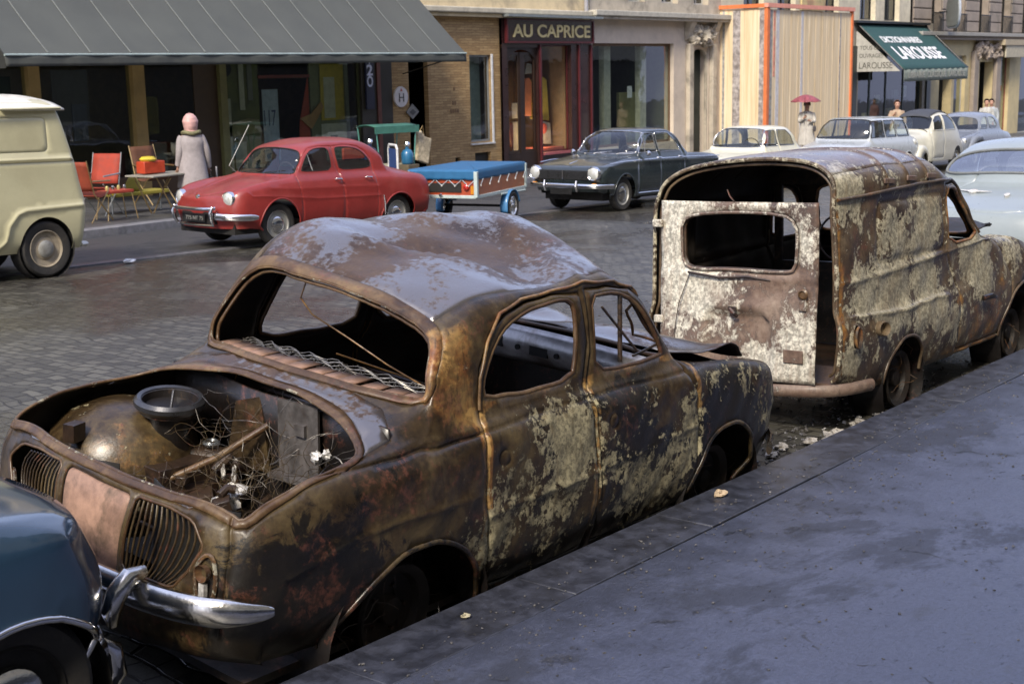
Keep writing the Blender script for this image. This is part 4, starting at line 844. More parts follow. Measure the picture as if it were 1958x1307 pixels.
# ================================================================ generic bodies
def gen(W=.75, sill=.22, zsh=.88, belt=.93, zr=1.42, wr=.56, xn=3.3, xt=-.95, zn=(.34, .5, .66, .74), hood=(.80, .86, .92), deck=(.90, .86, .80), xws=(2.0, 1.45), xrw=(.35, .0), xroof=None, nc=.16, tc=.12, flat=.02, zt=(.34, .5, .66, .76), wr_belt=.63):
    """a saloon: nose column, bonnet, windscreen, roof, rear window, boot and tail, as stations of a half section"""
    yb = [.93, .99, 1.0, .985, .93, .86, .68, .5, .33, .17, 0]
    def col(x, z, k=1.0, curve=0, side=None, s=1):
        out = []
        for i, f in enumerate(yb):
            y = f*W*k; zz = z if i > 4 else [sill, min(z, sill+.15), min(z, sill+.36), min(z-.02, sill+.56), z-.012][i]
            xx = x-s*curve*(y/W)**3-(s*[.34, .24, .14, .06, .02][i]*(1 if side is None else side) if i < 5 else 0)
            out.append((xx, y, zz))
        return out
    S = [col(xn-.10, zn[0], .93, nc, .9), col(xn-.02, zn[1], .97, nc, .9), col(xn, zn[2], .99, nc, .9), col(xn-.05, zn[3], .995, nc, .9), col(xn-.16, hood[0], 1, nc*.8, .9)]
    def top(x, z, crown=flat, curve=0, s=1): 
        o = []
        for i, f in enumerate(yb):
            y = f*W; o.append((x-s*curve*(y/W)**3, y, [sill, sill+.17, sill+.38, zsh-.12, min(zsh, z-.004) if i == 4 else 0][i] if i < 5 else z+crown*(1-(y/(.86*W))**2)))
        return o
    xm = (xn-.16+xws[0])/2
    S.append(top(xm, hood[1], flat, nc*.3)); S.append(top(xws[0]+.02, hood[2], flat*.6, .06))
    side = [(.93*W, sill), (.99*W, sill+.17), (W, sill+.38), (.985*W, zsh-.12), (.95*W, zsh), (wr_belt/.63*.9*W if wr_belt != .63 else .90*W, belt)]
    def gh(xs, zt, wrk=1.0, c=.055):
        ym = (.90*W*.45+wr*wrk*.55); o = [(x, y, z) for x, (y, z) in zip(xs[:6], side)]
        o += [(xs[6], ym, belt+(zt-.10-belt)*.52), (xs[7], wr*wrk*1.02, zt-.10), (xs[8], wr*wrk*.86, zt-.03), (xs[9], wr*wrk*.45, zt-.004), (xs[10], 0, zt)]; return o
    a, b = xws
    m = .55*a+.45*b; S.append(gh([m-.1]*4+[m, a-.10, a-.16, m-.02, m-.0, m+.02, m+.03], (belt+zr)/2+.03, 1.08))
    S.append(gh([b-.1]*4+[b-.05, b+.1, b-.02, b-.05, b-.04, b-.01, b], zr-.05)); 
    xr = (b-.25, (b+xrw[0])/2, xrw[0]+.2)
    S.append(gh([xr[0]]*11, zr-.004)); S.append(gh([xr[1]]*11, zr)); S.append(gh([xr[2]]*11, zr-.006))
    c, d = xrw; m = (c+d)/2
    S.append(gh([c]*5+[c-.05, c+.02, c+.05, c+.04, c+.01, c], zr-.05)); S.append(gh([m]*5+[d+.10, d+.16, m+.04, m+.02, m-.01, m-.02], (belt+zr)/2+.03, 1.06))
    S.append(top(d-.03, deck[0], flat*.6, -.04)); xm = (d+xt)/2; S.append(top(xm, deck[1], flat, -.02))
    S += [col(xt+.13, deck[2], 1, tc*.8, .9, -1), col(xt+.04, zt[3], .995, tc, .9, -1), col(xt, zt[2], .98, tc, .9, -1), col(xt+.02, zt[1], .96, tc, .9, -1), col(xt+.08, zt[0], .93, tc, .9, -1)]
    return S
def car_common(root, x0=-.6, x1=2.9, w=.6, zb=.22, seats=((.45, .8), (1.3, .85)), wheel_y=.33, sx=1.78):
    mb = MB(); mb.box(x0, x1, -w, w, zb-.02, zb+.12); mb.build('underbody', M_['dark'], root)
    mb = MB()
    for x, z in seats:
        for y in ((-.3, .3) if x > 1 else (0,)):
            ww = .5 if x > 1 else 1.1
            mb.cbox((x+.22, y, .46), (.5, ww, .16)); mb.cbox((x-.03, y, (z+.46)/2), (.12, ww, z-.36), ry=rad(-12))
    mb.build('seat', M_['interior'], root, bevel=.03)
    mb = MB(); mb.tube([(sx+.03*math.sin(a), wheel_y+.19*math.cos(a), .93+.19*math.sin(a)) for a in np.linspace(0, 6.283, 24, False)], .009, 6, True); mb.tube([(sx, wheel_y-.18, .93), (sx, wheel_y+.18, .93)], .008, 6); mb.build('steering_wheel', M_['interior'], root)
def headlamp(root, x, y, z, r, yaw=0, paint=None, pitch=0):
    M = T(x, y, z)@rot('Z', yaw)@rot('Y', 90+pitch)
    o = MB().lathe([(r*1.12, -.05), (r*1.14, .0), (r*1.05, .018), (r*.97, .012)], 28, M, False).build('headlamp', M_['chrome'], root)
    MB().lathe([(r*.99, .008), (r*.8, .022), (r*.45, .034), (0, .04)], 28, M, False).build('lens', M_['lamp_glass'], o); return o
def plate(root, M, w, h, txt, bgm, fgm, d=.012):
    o = MB().cbox((0, 0, 0), (d, w, h), M).build('number_plate', bgm, root, bevel=.003)
    if txt: text(txt, M@T(-d/2-.002, 0, 0)@rot('Z', 180), h*.72, fgm, o, w*.86)
    return o
def text(s, M, size, mat, parent=None, width=None, name='lettering', extr=.002, bold=0, vshear=0):
    """flat letters as a mesh: local x of M points out of the face, letters read along local y"""
    cu = bpy.data.curves.new(name, 'FONT'); cu.body = s; cu.size = size; cu.align_x = 'CENTER'; cu.align_y = 'CENTER'; cu.extrude = extr; cu.offset = bold
    tmp = bpy.data.objects.new('tmp', cu); COL.objects.link(tmp); dg = bpy.context.evaluated_depsgraph_get(); me = bpy.data.meshes.new_from_object(tmp.evaluated_get(dg)); bpy.data.objects.remove(tmp); bpy.data.curves.remove(cu)
    xs = [v.co.x for v in me.vertices]; k = 1
    if width and xs: k = width/(max(xs)-min(xs)); cx = (max(xs)+min(xs))/2
    else: cx = 0
    ys = [v.co.y for v in me.vertices]; cyy = (max(ys)+min(ys))/2 if ys else 0
    for v in me.vertices:
        x, y, z = (v.co.x-cx)*k, v.co.y-cyy, v.co.z; v.co = M@Vector((z, x, y))
    me.materials.clear(); me.materials.append(mat); me.name = name; o = bpy.data.objects.new(name, me); COL.objects.link(o)
    if parent: o.parent = parent
    return o
WHITE_PAINT = simple('white_lettering', (.75, .74, .70), .6); BLACK_PLATE = simple('black_plate', (.012, .012, .012), .4)
def side_dom(S, pts, a, br=(4, 8), n=1, soft=None):
    q = densify(pts, .07) if soft is None and len(pts) < 9 else pts
    return S.find(SIDE, densify(chaikin(q, n), .03), a, br, raw=True)
def end_dom(S, half, a, n=1): return sym(S, END, half, 0, a, 1)
# ================================================================ red saloon (same body as the wreck, whole)
def red_saloon():
    root = empty('parked_car', pose(14.98, 14.586, 3.093), 'faded red rounded saloon with chrome headlamps parked across the street', 'car', 'cars parked across the street')
    S = Shell(DAU); pm = simple('faded_red_paint', (.235, .024, .020), .42, coat=.35, var=.12, scale=4, bump=.02, dirt=(.28, .06, .05), dirt_amt=.4)
    rw = sym(S, END, RWE, 0, (11.2, 14.8), 1); ws = sym(S, END, WSE, 0, (5.8, 9), 1)
    rsw = side_dom(S, RSW, (8, 14)); fsw = side_dom(S, FSW, (6, 11))
    fa = arch_dom(S, 2.267, .22, .36, (1, 8), .44); ra = arch_dom(S, .0, .20, .37, (10, 17.5), .42)
    mi = S.mir; g = M_['car_glass']
    regs = [('windscreen', ws, g, -.006), ('rear_window', rw, g, -.006)]+[('side_window', p, g, -.006) for p in (rsw, fsw, mi(rsw), mi(fsw))]
    RD = S.find(SIDE, densify([(.47, .95), (.445, .8), (.44, .6), (.44, .245), (1.07, .245), (1.08, .6), (1.12, .95), (1.16, 1.15), (1.175, 1.325), (1.0, 1.345), (.84, 1.338), (.70, 1.31), (.58, 1.24), (.49, 1.13)], .03), (7, 14), (0, 7.6), raw=True)
    FD = S.find(SIDE, densify([(1.135, .95), (1.095, .6), (1.085, .245), (1.86, .245), (1.88, .6), (1.93, .95), (1.86, 1.03), (1.79, 1.13), (1.70, 1.24), (1.60, 1.31), (1.42, 1.335), (1.2, 1.33), (1.185, 1.1)], .03), (4.5, 11), (0, 7.6), raw=True)
    crease = S.find(SIDE, densify([(.40, .60), (1.07, .61), (1.6, .62), (2.05, .66), (2.5, .70), (2.9, .71)], .03, False), (3, 13), (1, 4), raw=True)
    crease2 = S.find(SIDE, densify([(.42, .73), (.8, .75), (1.9, .77), (2.4, .80)], .03, False), (3, 13), (1, 4), raw=True)
    hood = sym(S, TOP, [(2.04, 0), (2.04, .3), (1.99, .48), (2.3, .48), (2.6, .40), (2.85, .30), (3.02, .16), (3.05, 0)], 1, (2.2, 6.3), 1)
    feats = [(crease, .02, .006), (mi(crease), .02, .006), (crease2, .03, .005), (mi(crease2), .03, .005), (hood, .008, -.008, True)]
    for D in (RD, FD): feats += [(D, .006, -.007, True), (mi(D), .006, -.007, True)]
    regions = regs
    # doors keep their windows: window regions are listed first so the door must not swallow them
    regions = [('door', p, pm) for p in (RD, FD, mi(RD), mi(FD))]+[('bonnet', hood, pm)]+regs
    panels(S, root, .04, [fa, ra, mi(fa), mi(ra)], regions, feats, ('body', pm), None, 0)
    for p in (ws, rw): rim(S, p, .009, 'window_seal', M_['dark'], root, 0)
    for p in (rsw, fsw, mi(rsw), mi(fsw)): rim(S, p, .007, 'window_seal', M_['dark'], root, 0)
    for p in (fa, ra, mi(fa), mi(ra)): line_on(S, p[:-2], .012, 'arch_lip', pm, root, 0)
    car_common(root, -.7, 2.95, .60)
    for cx in (0, 2.267):
        for sg in (-1, 1): wheel(root, cx, .62*sg, .30, .30, .13, dict(tyre=M_['tyre'], rim=M_['steel'], chrome=M_['chrome']), sg, ring=M_['chrome_dull'])
    for sg in (-1, 1): headlamp(root, 2.99, .53*sg, .675, .092, 7*sg)
    # quarterlight bar, wipers, handles, badge
    for sg in (-1, 1):
        MB().tube([(1.60, .652*sg, 1.0), (1.655, .60*sg, 1.23)], .009, 6).build('quarterlight_bar', M_['chrome'], root)
        for x in (1.2, .62): MB().tube([(x-.05, .735*sg, .865), (x-.045, .765*sg, .87), (x+.05, .765*sg, .875), (x+.055, .735*sg, .87)], .011, 8).build('door_handle', M_['chrome'], root, bevel=0)
        MB().tube([(.33, .765*sg, .32), (.335, .77*sg, .45), (.35, .765*sg, .60)], [.010, .014, .008], 8, sx=.6, sy=1.6).build('side_trim', M_['chrome'], root)
    for y0 in (-.35, .12): MB().tube([(2.06, y0, .965), (2.02, y0+.05, .985), (1.95, y0+.36, 1.01)], .006, 6).build('wiper', M_['dark'], root)
    MB().lathe([(.035, 0), (.03, .012), (0, .016)], 16, T(3.085, 0, .70)@rot('Y', 60)).build('badge', M_['chrome_dull'], root)
    MB().tube([(1.9, -.66, .95), (2.0, -.70, 1.05), (1.60, -.72, 1.62)], .005, 6).build('aerial', M_['steel'], root)
    for sg in (-1, 1):
        P = chaikin([(2.70, .80*sg, .43), (2.88, .75*sg, .435), (3.05, .60*sg, .44), (3.13, .42*sg, .45)], 2, False)
        MB().tube([tuple(q) for q in P], [.045*min(1, .4+i/6) for i in range(len(P))], 10, sx=.5, sy=1).build('bumper', M_['chrome'], root)
    P = chaikin([(3.13, .42, .56), (3.20, .40, .55), (3.24, 0, .55), (3.20, -.40, .55), (3.13, -.42, .56)], 1, False); b = MB().tube([tuple(q) for q in P], .024, 10).build('bumper_bar', M_['chrome'], root)
    for sg in (-1, 1): MB().tube([(3.17, .415*sg, .58), (3.20, .415*sg, .50), (3.18, .405*sg, .40), (3.14, .39*sg, .33)], [.02, .03, .026, .018], 10).build('bumper_post', M_['chrome'], b)
    MB().tube([(3.14, .39, .33), (3.16, 0, .325), (3.14, -.39, .33)], .014, 8).build('lower_bar', M_['chrome'], b)
    plate(root, T(3.15, 0, .42)@rot('Z', 180), .44, .105, '775 NT 75', BLACK_PLATE, M_['steel'])
    MB().cbox((3.06, 0, .42), (.08, .70, .16)).build('plate_recess', M_['dark'], root)
    for sg in (-1, 1): MB().lathe([(.028, 0), (.03, .01), (.02, .02), (0, .022)], 16, T(2.97, .56*sg, .50)@rot('Y', 80)).build('indicator', M_['amber_lens'], root)
    return root
red_saloon()

# ================================================================ boxier cars
def boxy(name_label, pm, S, xy, spec, group='cars parked across the street', cat='car', h=.06):
    root = empty('parked_car', pose(*xy), name_label, cat, group)
    mi = S.mir; g = spec.get('glass', M_['car_glass']); regs = []; feats = []
    ws = sym(S, END, spec['ws'], 0, (6, 9.2), 1); rw = sym(S, END, spec['rw'], 0, (10.8, 14.2), 1)
    wins = [side_dom(S, w_, (6, 14)) for w_ in spec['sw']]
    arch = [arch_dom(S, cx, cz, r, (0, 19), rz) for cx, cz, r, rz in spec['arch']]
    for w_ in spec.get('doors', []):
        D = S.find(SIDE, densify(w_, .04), (3, 15), (0, 7.4), raw=True); regs += [('door', D, pm), ('door', mi(D), pm)]; feats += [(D, .009, -.008, True), (mi(D), .009, -.008, True)]
    regs += [('windscreen', ws, g, -.006), ('rear_window', rw, g, -.006)]+[('side_window', q, g, -.006) for p in wins for q in (p, mi(p))]
    for l, hw, d, br in spec.get('lines', []):
        L = S.find(SIDE, densify(l, .04, False), (1, 18), br, raw=True); feats += [(L, hw, d), (mi(L), hw, d)]
    cut = [q for p in arch for q in (p, mi(p))]
    panels(S, root, h, cut, regs, feats, ('body', pm), None, 0)
    for p in (ws, rw): rim(S, p, .010, 'window_seal', spec.get('seal', M_['chrome_dull']), root, 0)
    for p in wins:
        for q in (p, mi(p)): rim(S, q, .008, 'window_seal', spec.get('seal', M_['chrome_dull']), root, 0)
    for q in cut: line_on(S, q[:-2], .012, 'arch_lip', pm, root, 0)
    car_common(root, spec['arch'][1][0]-.5, spec['arch'][0][0]+.5, .62, seats=spec.get('seats', ((.45, .85), (1.3, .9))))
    r, wy = spec['wheel']
    for cx in (spec['arch'][0][0], spec['arch'][1][0]):
        for sg in (-1, 1): wheel(root, cx, wy*sg, r, r, .14, dict(tyre=M_['tyre'], rim=M_['steel'], chrome=spec.get('cap', M_['chrome_dull'])), sg, hub_r=.13)
    return root
def square_saloon():
    S = Shell(gen(W=.78, sill=.24, zsh=.89, belt=.955, zr=1.43, wr=.585, xn=3.32, xt=-.95, zn=(.36, .50, .64, .73), hood=(.80, .88, .95), deck=(.95, .93, .88), xws=(2.08, 1.62), xrw=(.62, .22), nc=.10, tc=.08, flat=.012, zt=(.36, .5, .66, .78)))
    pm = simple('dark_blue_green_paint', (.018, .026, .028), .25, coat=.7, var=.1, scale=3, bump=.01)
    spec = dict(ws=[(0, 1.375), (.3, 1.37), (.50, 1.35), (.55, 1.32), (.64, 1.02), (.60, .985), (.3, .975), (0, .975)], rw=[(0, 1.375), (.3, 1.37), (.50, 1.34), (.55, 1.3), (.62, 1.05), (.58, 1.0), (.3, .99), (0, .99)],
        sw=[[(1.97, 1.0), (1.66, 1.335), (1.40, 1.345), (1.36, 1.0)], [(1.28, 1.0), (1.33, 1.345), (.90, 1.34), (.66, 1.19), (.55, 1.0)]], arch=[(2.52, .24, .36, .42), (0, .24, .36, .40)], wheel=(.30, .655),
        doors=[[(1.325, .30), (2.06, .30), (2.08, .7), (2.04, .96), (1.70, 1.375), (1.35, 1.38), (1.33, .9)], [(.50, .55), (.56, .30), (1.30, .30), (1.305, .9), (1.335, 1.38), (.86, 1.375), (.58, 1.2), (.47, .97)]],
        lines=[([(-.8, .80), (1, .84), (2.4, .85), (3.1, .79)], .03, .006, (1.5, 5))], seats=((.5, .88), (1.35, .92)))
    root = boxy('dark blue-green square-cut saloon with a chrome bumper between the blue trailer and the white saloon', pm, S, (22.75, 14.08, math.pi), spec)
    for sg in (-1, 1):
        headlamp(root, 3.32, .63*sg, .685, .108, 0); MB().tube([(3.31, .60*sg, .50), (3.31, .68*sg, .50)], .022, 8).build('indicator', M_['amber_lens'], root)
        MB().tube([(3.0, .75*sg, .845), (2.6, .79*sg, .875), (1.5, .80*sg, .89), (.3, .80*sg, .885), (-.8, .76*sg, .865)], .010, 6).build('side_trim', M_['chrome'], root)
        MB().tube([(2.12, .785*sg, .30), (.42, .785*sg, .30)], .010, 6).build('sill_trim', M_['chrome'], root)
        for x in (1.45, .70): MB().tube([(x-.06, .79*sg, .905), (x-.05, .81*sg, .905), (x+.06, .81*sg, .905), (x+.07, .79*sg, .905)], .010, 6).build('door_handle', M_['chrome'], root)
        MB().lathe([(.045, 0), (.05, .02), (.03, .05), (0, .055)], 14, T(1.86, .83*sg, .99)@rot('Y', 90)).build('wing_mirror', M_['chrome'], root)
        MB().tube([(3.42, .34*sg, .56), (3.44, .34*sg, .47), (3.40, .34*sg, .38)], [.02, .028, .02], 8).build('overrider', M_['chrome'], root)
        MB().tube([(1.76, .68*sg, 1.0), (1.745, .63*sg, 1.26)], .008, 6).build('quarterlight_bar', M_['chrome'], root)
    # quarter of the windscreen reflecting a white pillar
    P = chaikin([(3.0, .84, .46), (3.25, .80, .465), (3.40, .6, .47), (3.42, 0, .47), (3.40, -.6, .47), (3.25, -.80, .465), (3.0, -.84, .46)], 2, False)
    MB().tube([tuple(q) for q in P], .04, 10, sx=.5, sy=1).build('bumper', M_['chrome'], root)
    mb = MB(); mb.cbox((3.315, 0, .655), (.03, 1.04, .155)); g = mb.build('grille', M_['dark'], root)
    mb = MB()
    for k in range(7): mb.tube([(3.335, -.50, .595+.02*k), (3.335, .50, .595+.02*k)], .003, 4)
    mb.build('grille_bar', simple('dull_grille', (.08, .085, .09), .3, .8), g); MB().cbox((3.35, -.0, .655), (.02, .02, .15)).build('badge', M_['chrome'], root)
    MB().tube([(3.16, 0, .835), (2.9, 0, .885)], [.012, .006], 6).build('bonnet_ornament', M_['chrome'], root)
    plate(root, T(3.40, 0, .37)@rot('Z', 180), .46, .10, None, BLACK_PLATE, M_['steel'])
    for y0 in (-.2, .3): MB().tube([(2.11, y0, .975), (2.08, y0+.04, .99), (2.02, y0+.34, 1.02)], .006, 6).build('wiper', M_['chrome_dull'], root)
square_saloon()
CREAM = simple('cream_white_paint', (.66, .64, .50), .3, coat=.5, var=.05, scale=3, bump=.01)
def white_saloon():
    S = Shell(gen(W=.73, sill=.24, zsh=.84, belt=.90, zr=1.37, wr=.56, xn=3.0, xt=-.75, hood=(.72, .80, .87), deck=(.88, .86, .80), xws=(1.90, 1.55), xrw=(.45, .12), nc=.08, tc=.08, flat=.015, zn=(.34, .46, .58, .66)))
    spec = dict(ws=[(0, 1.32), (.3, 1.315), (.47, 1.295), (.52, 1.26), (.60, .97), (.56, .93), (.3, .92), (0, .92)], rw=[(0, 1.32), (.3, 1.31), (.47, 1.28), (.52, 1.25), (.58, 1.0), (.54, .95), (.3, .94), (0, .94)],
        sw=[[(1.80, .95), (1.58, 1.27), (1.25, 1.285), (1.18, .95)], [(1.10, .95), (1.17, 1.285), (.75, 1.28), (.52, 1.15), (.42, .95)]], arch=[(2.25, .24, .34, .40), (0, .24, .34, .38)], wheel=(.29, .61),
        doors=[[(1.14, .3), (1.86, .3), (1.88, .7), (1.86, .91), (1.62, 1.32), (1.2, 1.325), (1.14, .9)]], lines=[([(-.6, .70), (1, .72), (2.7, .70)], .02, -.006, (1.5, 4.5))])
    root = boxy('small cream-white square saloon in front of the wooden hoarding', CREAM, S, (27.7, 14.22, math.pi), spec)
    for sg in (-1, 1): headlamp(root, 2.96, .55*sg, .60, .085)
    MB().tube([(2.95, .74, .42), (3.08, .5, .43), (3.1, 0, .43), (3.08, -.5, .43), (2.95, -.74, .42)], .035, 8, sx=.5).build('bumper', M_['chrome'], root)
white_saloon()
def estate():
    S = Shell(gen(W=.80, sill=.24, zsh=.86, belt=.93, zr=1.47, wr=.60, xn=3.6, xt=-.9, hood=(.62, .78, .90), deck=(.95, .92, .88), xws=(2.2, 1.72), xrw=(-.25, -.55), nc=.35, tc=.08, flat=.05, zn=(.34, .42, .50, .56), zt=(.34, .5, .66, .82)))
    pm = simple('grey_white_paint', (.42, .45, .47), .28, coat=.5, var=.05, scale=3, bump=.01); rf = simple('pale_yellow_roof', (.62, .60, .42), .4)
    spec = dict(ws=[(0, 1.42), (.35, 1.415), (.52, 1.39), (.57, 1.34), (.68, 1.0), (.64, .96), (.35, .955), (0, .955)], rw=[(0, 1.40), (.3, 1.39), (.5, 1.36), (.62, 1.05), (.58, 1.0), (.3, .99), (0, .99)],
        sw=[[(2.06, .98), (1.76, 1.375), (1.22, 1.385), (1.2, .98)], [(1.12, .98), (1.15, 1.385), (.52, 1.385), (.5, .98)], [(.42, .98), (.45, 1.385), (-.1, 1.375), (-.25, 1.2), (-.3, .98)]], arch=[(2.7, .24, .36, .42), (-.1, .24, .34, .36)], wheel=(.32, .68), seal=M_['dark'])
    root = boxy('pale grey estate car with a sloping nose and yellowish roof parked beyond the white saloon', pm, S, (33.4, 14.3, math.pi), spec)
    ab = S.find(TOP, densify([(-.3, -.50), (-.3, .50), (.6, .54), (1.62, .52), (1.66, 0), (1.62, -.52), (.6, -.54)], .08), (8, 13), (6.6, 13.4), raw=True)
    P = S.pos(ab)+S.nrm(ab)*.01; mb = MB(); c = tuple(P.mean(0)+np.array([0, 0, .02])); mb.add([tuple(p) for p in P]+[c], [(i, (i+1) % len(P), len(P)) for i in range(len(P))]); mb.build('roof_panel', rf, root)
    for sg in (-1, 1): headlamp(root, 3.40, .60*sg, .66, .09, 8*sg)
    mb = MB(); mb.cbox((.9, 0, 1.05), (.5, .5, .5)); mb.build('luggage', simple('luggage_cloth', (.2, .18, .15), .8), root, bevel=.05)
estate()
def deuche(label, pm, x, y, soft, group='cars parked across the street', W=.60, big=1.0):
    """old rounded car with separate front wings and headlamps on stalks or wings"""
    root = empty('parked_car', pose(x, y, math.pi), label, 'car', group)
    st_ = []
    for xx, zt, zb_, w_, e in ((2.95, .62, .32, .30, .0), (2.92, .78, .30, .38, 0), (2.75, .93, .30, .42, 0), (2.35, 1.0, .30, .50, 0), (1.95, 1.05, .28, .58, 0), (1.80, 1.12, .28, .64, 0), (1.58, 1.38, .28, .66, 1), (1.35, 1.52, .28, .66, 1), (.9, 1.60, .28, .66, 1), (.4, 1.57, .28, .66, 1), (.0, 1.42, .28, .65, 1), (-.35, 1.16, .30, .62, 1), (-.65, .85, .32, .56, 1), (-.80, .58, .34, .46, 1), (-.84, .40, .34, .38, 1)):
        h = zt-zb_; a = [0, .10, .25, .42, .55, .64, .78, .90, .97, .995, 1]; wf = [.96, 1.0, 1.0, 1.0, .97, .94, .88, .76, .52, .26, 0]
        st_.append([(xx-(.05 if i > 7 and 1.4 < xx < 1.9 else 0)*0, w_*k, zb_+h*q) for i, (q, k) in enumerate(zip(a, wf))])
    S = Shell(st_); mi = S.mir; g = M_['car_glass']
    ws = sym(S, END, [(0, 1.47), (.3, 1.46), (.45, 1.42), (.50, 1.35), (.52, 1.15), (.48, 1.10), (.2, 1.10), (0, 1.10)], 0, (4.5, 7.6), 1)
    sw = [side_dom(S, w_, (4, 11), (3, 9)) for w_ in ([(1.62, 1.08), (1.50, 1.34), (1.30, 1.44), (1.02, 1.47), (1.0, 1.08)], [(.92, 1.08), (.94, 1.48), (.5, 1.46), (.2, 1.30), (.08, 1.08)])]
    dr = S.find(SIDE, densify([(.96, .36), (1.72, .36), (1.74, 1.02), (1.6, 1.32), (1.32, 1.49), (.98, 1.52)], .05), (3, 12), (0, 8.5), raw=True)
    ra = arch_dom(S, -.05, .30, .33, (8, 14), .34)
    panels(S, root, .07, [ra, mi(ra)], [('door', dr, pm), ('door', mi(dr), pm), ('windscreen', ws, g, -.005)]+[('side_window', q, g, -.005) for p in sw for q in (p, mi(p))], [(dr, .01, -.01, True), (mi(dr), .01, -.01, True)], ('body', pm))
    for q in [ws]+[z for p in sw for z in (p, mi(p))]: rim(S, q, .012, 'window_seal', pm, root, 0)
    if soft:
        roof = S.find(TOP, densify([(1.45, -.45), (1.45, .45), (.9, .50), (.2, .46), (-.25, .40), (-.25, -.40), (.2, -.46), (.9, -.50)], .08), (5.5, 12), (6.5, 13.5), raw=True)
        P = S.pos(roof)+S.nrm(roof)*.01; 
        mb = MB(); mb.grid(lambda u, v: (lambda a: tuple((S.pos(a)+S.nrm(a)*.022)[0]))(np.array([[np.interp(6.3+u*5.2, np.arange(S.N), S.A), np.interp(7.6+v*4.8, np.arange(S.M), S.B)]])), 14, 10); mb.build('canvas_roof', soft, root, solid=.012)
    for sg in (-1, 1):
        # front wing: a swept teardrop over the wheel
        mb = MB()
        def wing(u, v):
            t = rad(-15+u*205); r_ = .40; ax = 2.38; yy = .40+(.31)*v; k = math.sqrt(max(0, 1-(2*v-1)**4*.75)); tl = max(0, u-.62)*.9
            return (ax-r_*k*math.cos(math.pi-t)*(1)-tl*0, sg*yy, .32+r_*k*math.sin(t)*1.02)
        mb.grid(wing, 22, 10); mb.build('front_wing', pm, root, solid=.012)
        lamp = MB().lathe([(.0, -.16), (.05, -.15), (.09, -.08), (.105, 0), (.10, .02)], 20, T(2.80, .50*sg, .80)@rot('Y', 90), False).build('headlamp', pm if not soft else pm, root); MB().lathe([(.104, .01), (.09, .03), (.05, .045), (0, .05)], 20, T(2.80, .50*sg, .80)@rot('Y', 90), False).build('lens', M_['lamp_glass'], lamp)
        for cx in (2.38, -.05): wheel(root, cx, .56*sg, .31, .31, .13, dict(tyre=M_['tyre'], rim=M_['steel'], chrome=M_['chrome_dull']), sg)
    MB().tube([(2.96, .60, .42), (3.08, .3, .43), (3.1, 0, .43), (3.08, -.3, .43), (2.96, -.60, .42)], .03, 8).build('bumper', pm, root)
    car_common(root, -.5, 2.5, .5, .30, seats=((.4, .9), (1.15, .95)))
    return root
CREAM2 = simple('ivory_paint', (.55, .54, .46), .35, coat=.4, var=.06)
deuche('ivory old-fashioned car with a dark canvas roof and separate front wings beyond the estate', CREAM2, 36.75, 14.1, simple('dark_canvas', (.05, .055, .07), .8, bump=.3))
def bug():
    pm = simple('slate_grey_paint', (.17, .19, .23), .3, coat=.6, var=.06)
    S = Shell([[(p[0]*1.02, p[1], p[2]*1.05) for p in s_] for s_ in DAU]); 
    root = empty('parked_car', pose(40.6, 14.2, math.pi), 'slate grey rounded car furthest along the row across the street', 'car', 'cars parked across the street')
    mi = S.mir; g = M_['car_glass']; sc = lambda L: [(a*1.02, b*1.05) for a, b in L]; se = lambda L: [(a, b*1.05) for a, b in L]
    rw = sym(S, END, se(RWE), 0, (11.2, 14.8), 1); ws = sym(S, END, se(WSE), 0, (5.8, 9), 1); rsw = side_dom(S, sc(RSW), (8, 14)); fsw = side_dom(S, sc(FSW), (6, 11)); fa = arch_dom(S, 2.3, .24, .38, (1, 8), .44); ra = arch_dom(S, .0, .24, .37, (10, 17.5), .42)
    panels(S, root, .07, [fa, ra, mi(fa), mi(ra)], [('windscreen', ws, g, -.005), ('rear_window', rw, g, -.005)]+[('side_window', q, g, -.005) for p in (rsw, fsw) for q in (p, mi(p))], [], ('body', pm))
    for q in (ws, rsw, fsw, mi(rsw), mi(fsw)): rim(S, q, .012, 'window_seal', pm, root, 0)
    for sg in (-1, 1):
        MB().tube([(1.9, .70*sg, .45), (2.0, .76*sg, .72), (2.3, .78*sg, .84), (2.65, .76*sg, .76), (2.85, .70*sg, .5)], [.06, .09, .11, .11, .08], 12).build('front_wing', pm, root); headlamp(root, 2.98, .58*sg, .72, .09)
        for cx in (0, 2.3): wheel(root, cx, .64*sg, .31, .31, .13, dict(tyre=M_['tyre'], rim=M_['steel'], chrome=M_['chrome_dull']), sg)
    car_common(root, -.6, 2.9, .6)
bug()
